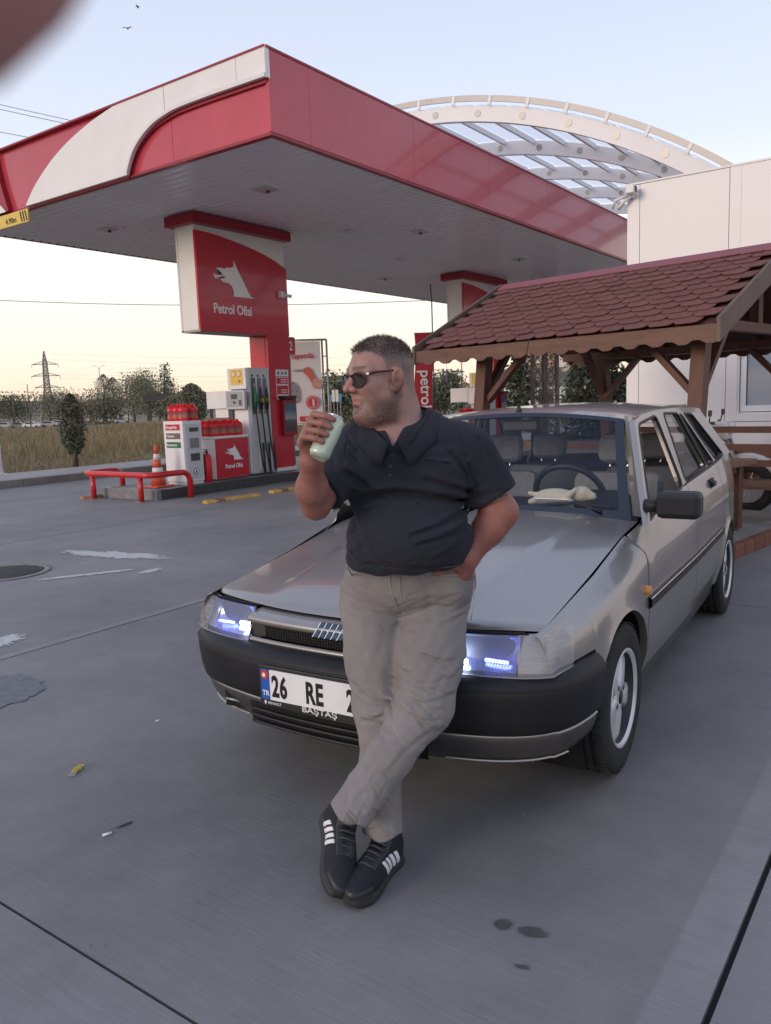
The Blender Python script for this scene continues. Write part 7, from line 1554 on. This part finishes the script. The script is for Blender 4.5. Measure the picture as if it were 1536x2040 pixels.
# ================================================================== small things on the ground
wr = thing('candy_wrapper', 'crumpled yellow wrapper on the concrete at the left', 'wrapper', (1.766,2.869,.004), .5); YW = mat('wrapper_yellow',(.45,.40,.06),.4,var=.2,scale=60)
obj('foil', MB().grid(lambda u,v: (u*.030,v*.014,.006+.004*math.sin(u*9)+.004*math.sin(v*7+u*5)), list(np.linspace(-1,1,10)), list(np.linspace(-1,1,6)), smooth=False), YW, wr)
for k in range(3): obj('torn_strip', MB().bar((-.030,-.010+.009*k,.005),(-.062,-.014+.010*k,.003),.004,.002), mat('strip_pale',(.45,.40,.36),.5,var=.05), wr)
cg = thing('cigarette_end', 'white cigarette end lying on the concrete', 'cigarette', (1.521,2.328,.005), -.38); obj('paper', MB().tube([(-.016,0,0),(.016,0,0)],.0046,10), mat('cig_paper',(.76,.74,.73),.7,var=.03), cg); obj('burnt_tip', MB().tube([(.0161,0,0),(.0185,0,0)],.0044,10), BLACKP, cg)
fe_ = thing('dark_feather', 'small dark feather-like scrap beside the cigarette end', 'feather', (1.592,2.331,.003), -.25); obj('vane', MB().prism([(-.03,-.001),(-.005,-.006),(.02,-.005),(.034,.001),(.01,.006),(-.01,.004)],'z',0,.002), mat('feather_dark',(.03,.03,.04),.7,var=.2,scale=80), fe_); obj('quill', MB().tube([(-.055,-.002,.001),(-.03,0,.001)],.0006,4), DKGREY, fe_)
tag(obj('paper_scrap', MB().add([(-.012,-.006,.002),(.014,-.004,.004),(.010,.008,.003),(-.010,.006,.005)],[(0,1,2,3)]), MATS['paper'], loc=(2.275,3.004,0)), 'tiny white paper scrap on the concrete left of the number plate', 'scrap')
PEB = mat('grit',(.20,.19,.185),.9,var=.3,scale=40)
gm_ = MB()
for k in range(260):
    u = rng.uniform(.9,5.); v = rng.uniform(.2,6.); r = rng.uniform(.0015,.005)
    gm_.add([(u-r,v,0),(u+r*.7,v+r*.8,0),(u+r*.5,v-r,0),(u,v,r*1.1)],[(0,1,3),(1,2,3),(2,0,3)])
tag(obj('grit', gm_, PEB), 'scattered specks of grit on the concrete', 'grit', kind='stuff')
# ================================================================== birds
def bird(lab, px, py_, d, rz, fl):
    p = at(px,py_,d); q = thing('bird', lab, 'bird', tuple(p), rz, 'birds in the sky'); m = mat('bird_grey',(.30,.30,.32),.8,var=.1)
    obj('body', MB().tube([(-.22,0,0),(-.10,0,.01),(.05,0,.02),(.14,0,.03),(.19,0,.025)],[.012,.045,.055,.035,.01],8), m, q)
    for s in (-1,1): obj('wing', MB().add([(.08,s*.03,.02),(.10,s*.22,.02+.10*fl),(.02,s*.42,.02+.02*fl),(-.06,s*.22,.02+.08*fl),(-.08,s*.03,.02)],[(0,1,2,3,4)]), m, q, fix=False)
bird('lower of the two small birds high above the canopy',254,57,60,.6,1.0); bird('upper of the two small birds at the top edge',274,13,85,2.2,-.6)
# ================================================================== plush dog on the dashboard
PLU = mat('plush_cream',(.60,.58,.44),.95,var=.12,scale=30,bump=.6,bscale=300)
def plush(x,y,z):
    d = ell(x,y,z,(0,0,.030),(.085,.034,.030)); d = smin(d, ell(x,y,z,(.105,0,.042),(.038,.030,.030)), .025); d = smin(d, ell(x,y,z,(.143,0,.034),(.022,.016,.015)), .014)
    ay = np.abs(y); d = smin(d, cap(x,ay,z,(.05,.028,.020),(.085,.050,.012),.014,.012), .012); d = smin(d, cap(x,ay,z,(-.06,.028,.018),(-.085,.052,.010),.016,.012), .012); d = smin(d, cap(x,ay,z,(.090,.026,.060),(.070,.046,.040),.010,.012), .008)
    return smin(d, cap(x,y,z,(-.085,0,.030),(-.125,.02,.035),.012,.008), .010)
V,F = surface_nets(plush,(-.15,-.08,-.01),(.18,.08,.09),.0045)
pd = thing('plush_dog', 'cream plush dog lying on the dashboard behind the windscreen', 'toy', car_pt(-.790,.285,.925), R_(-176+86)); pd.scale = (1.25,1.25,1.25); np_obj('body', V, F, PLU, pd, base=np.zeros(3))
for s in (-1,1): obj('eye', MB().tube([(.128,s*.014,.052),(.131,s*.015,.053)],.003,6), BLACKP, pd)
obj('nose', MB().tube([(.160,0,.038),(.166,0,.038)],.005,8), BLACKP, pd)
# ================================================================== the photographer's fingertip at the lens
fm = mat('finger_skin',(.50,.25,.23),.6,var=.08,scale=60)
fg = tag(obj('fingertip', MB().lathe([(.0001,.0),(.004,.0012),(.0065,.004),(.0078,.009),(.0080,.018),(.0082,.035)],20), fm), 'blurred fingertip of the photographer in the top left corner', 'finger')
_a = at(-318,135,.045); _b = at(110,-654,.045); fg.location = _a; fg.rotation_euler = (_b-_a).to_track_quat('Z','Y').to_euler(); fg.scale = (1,1,1.0)
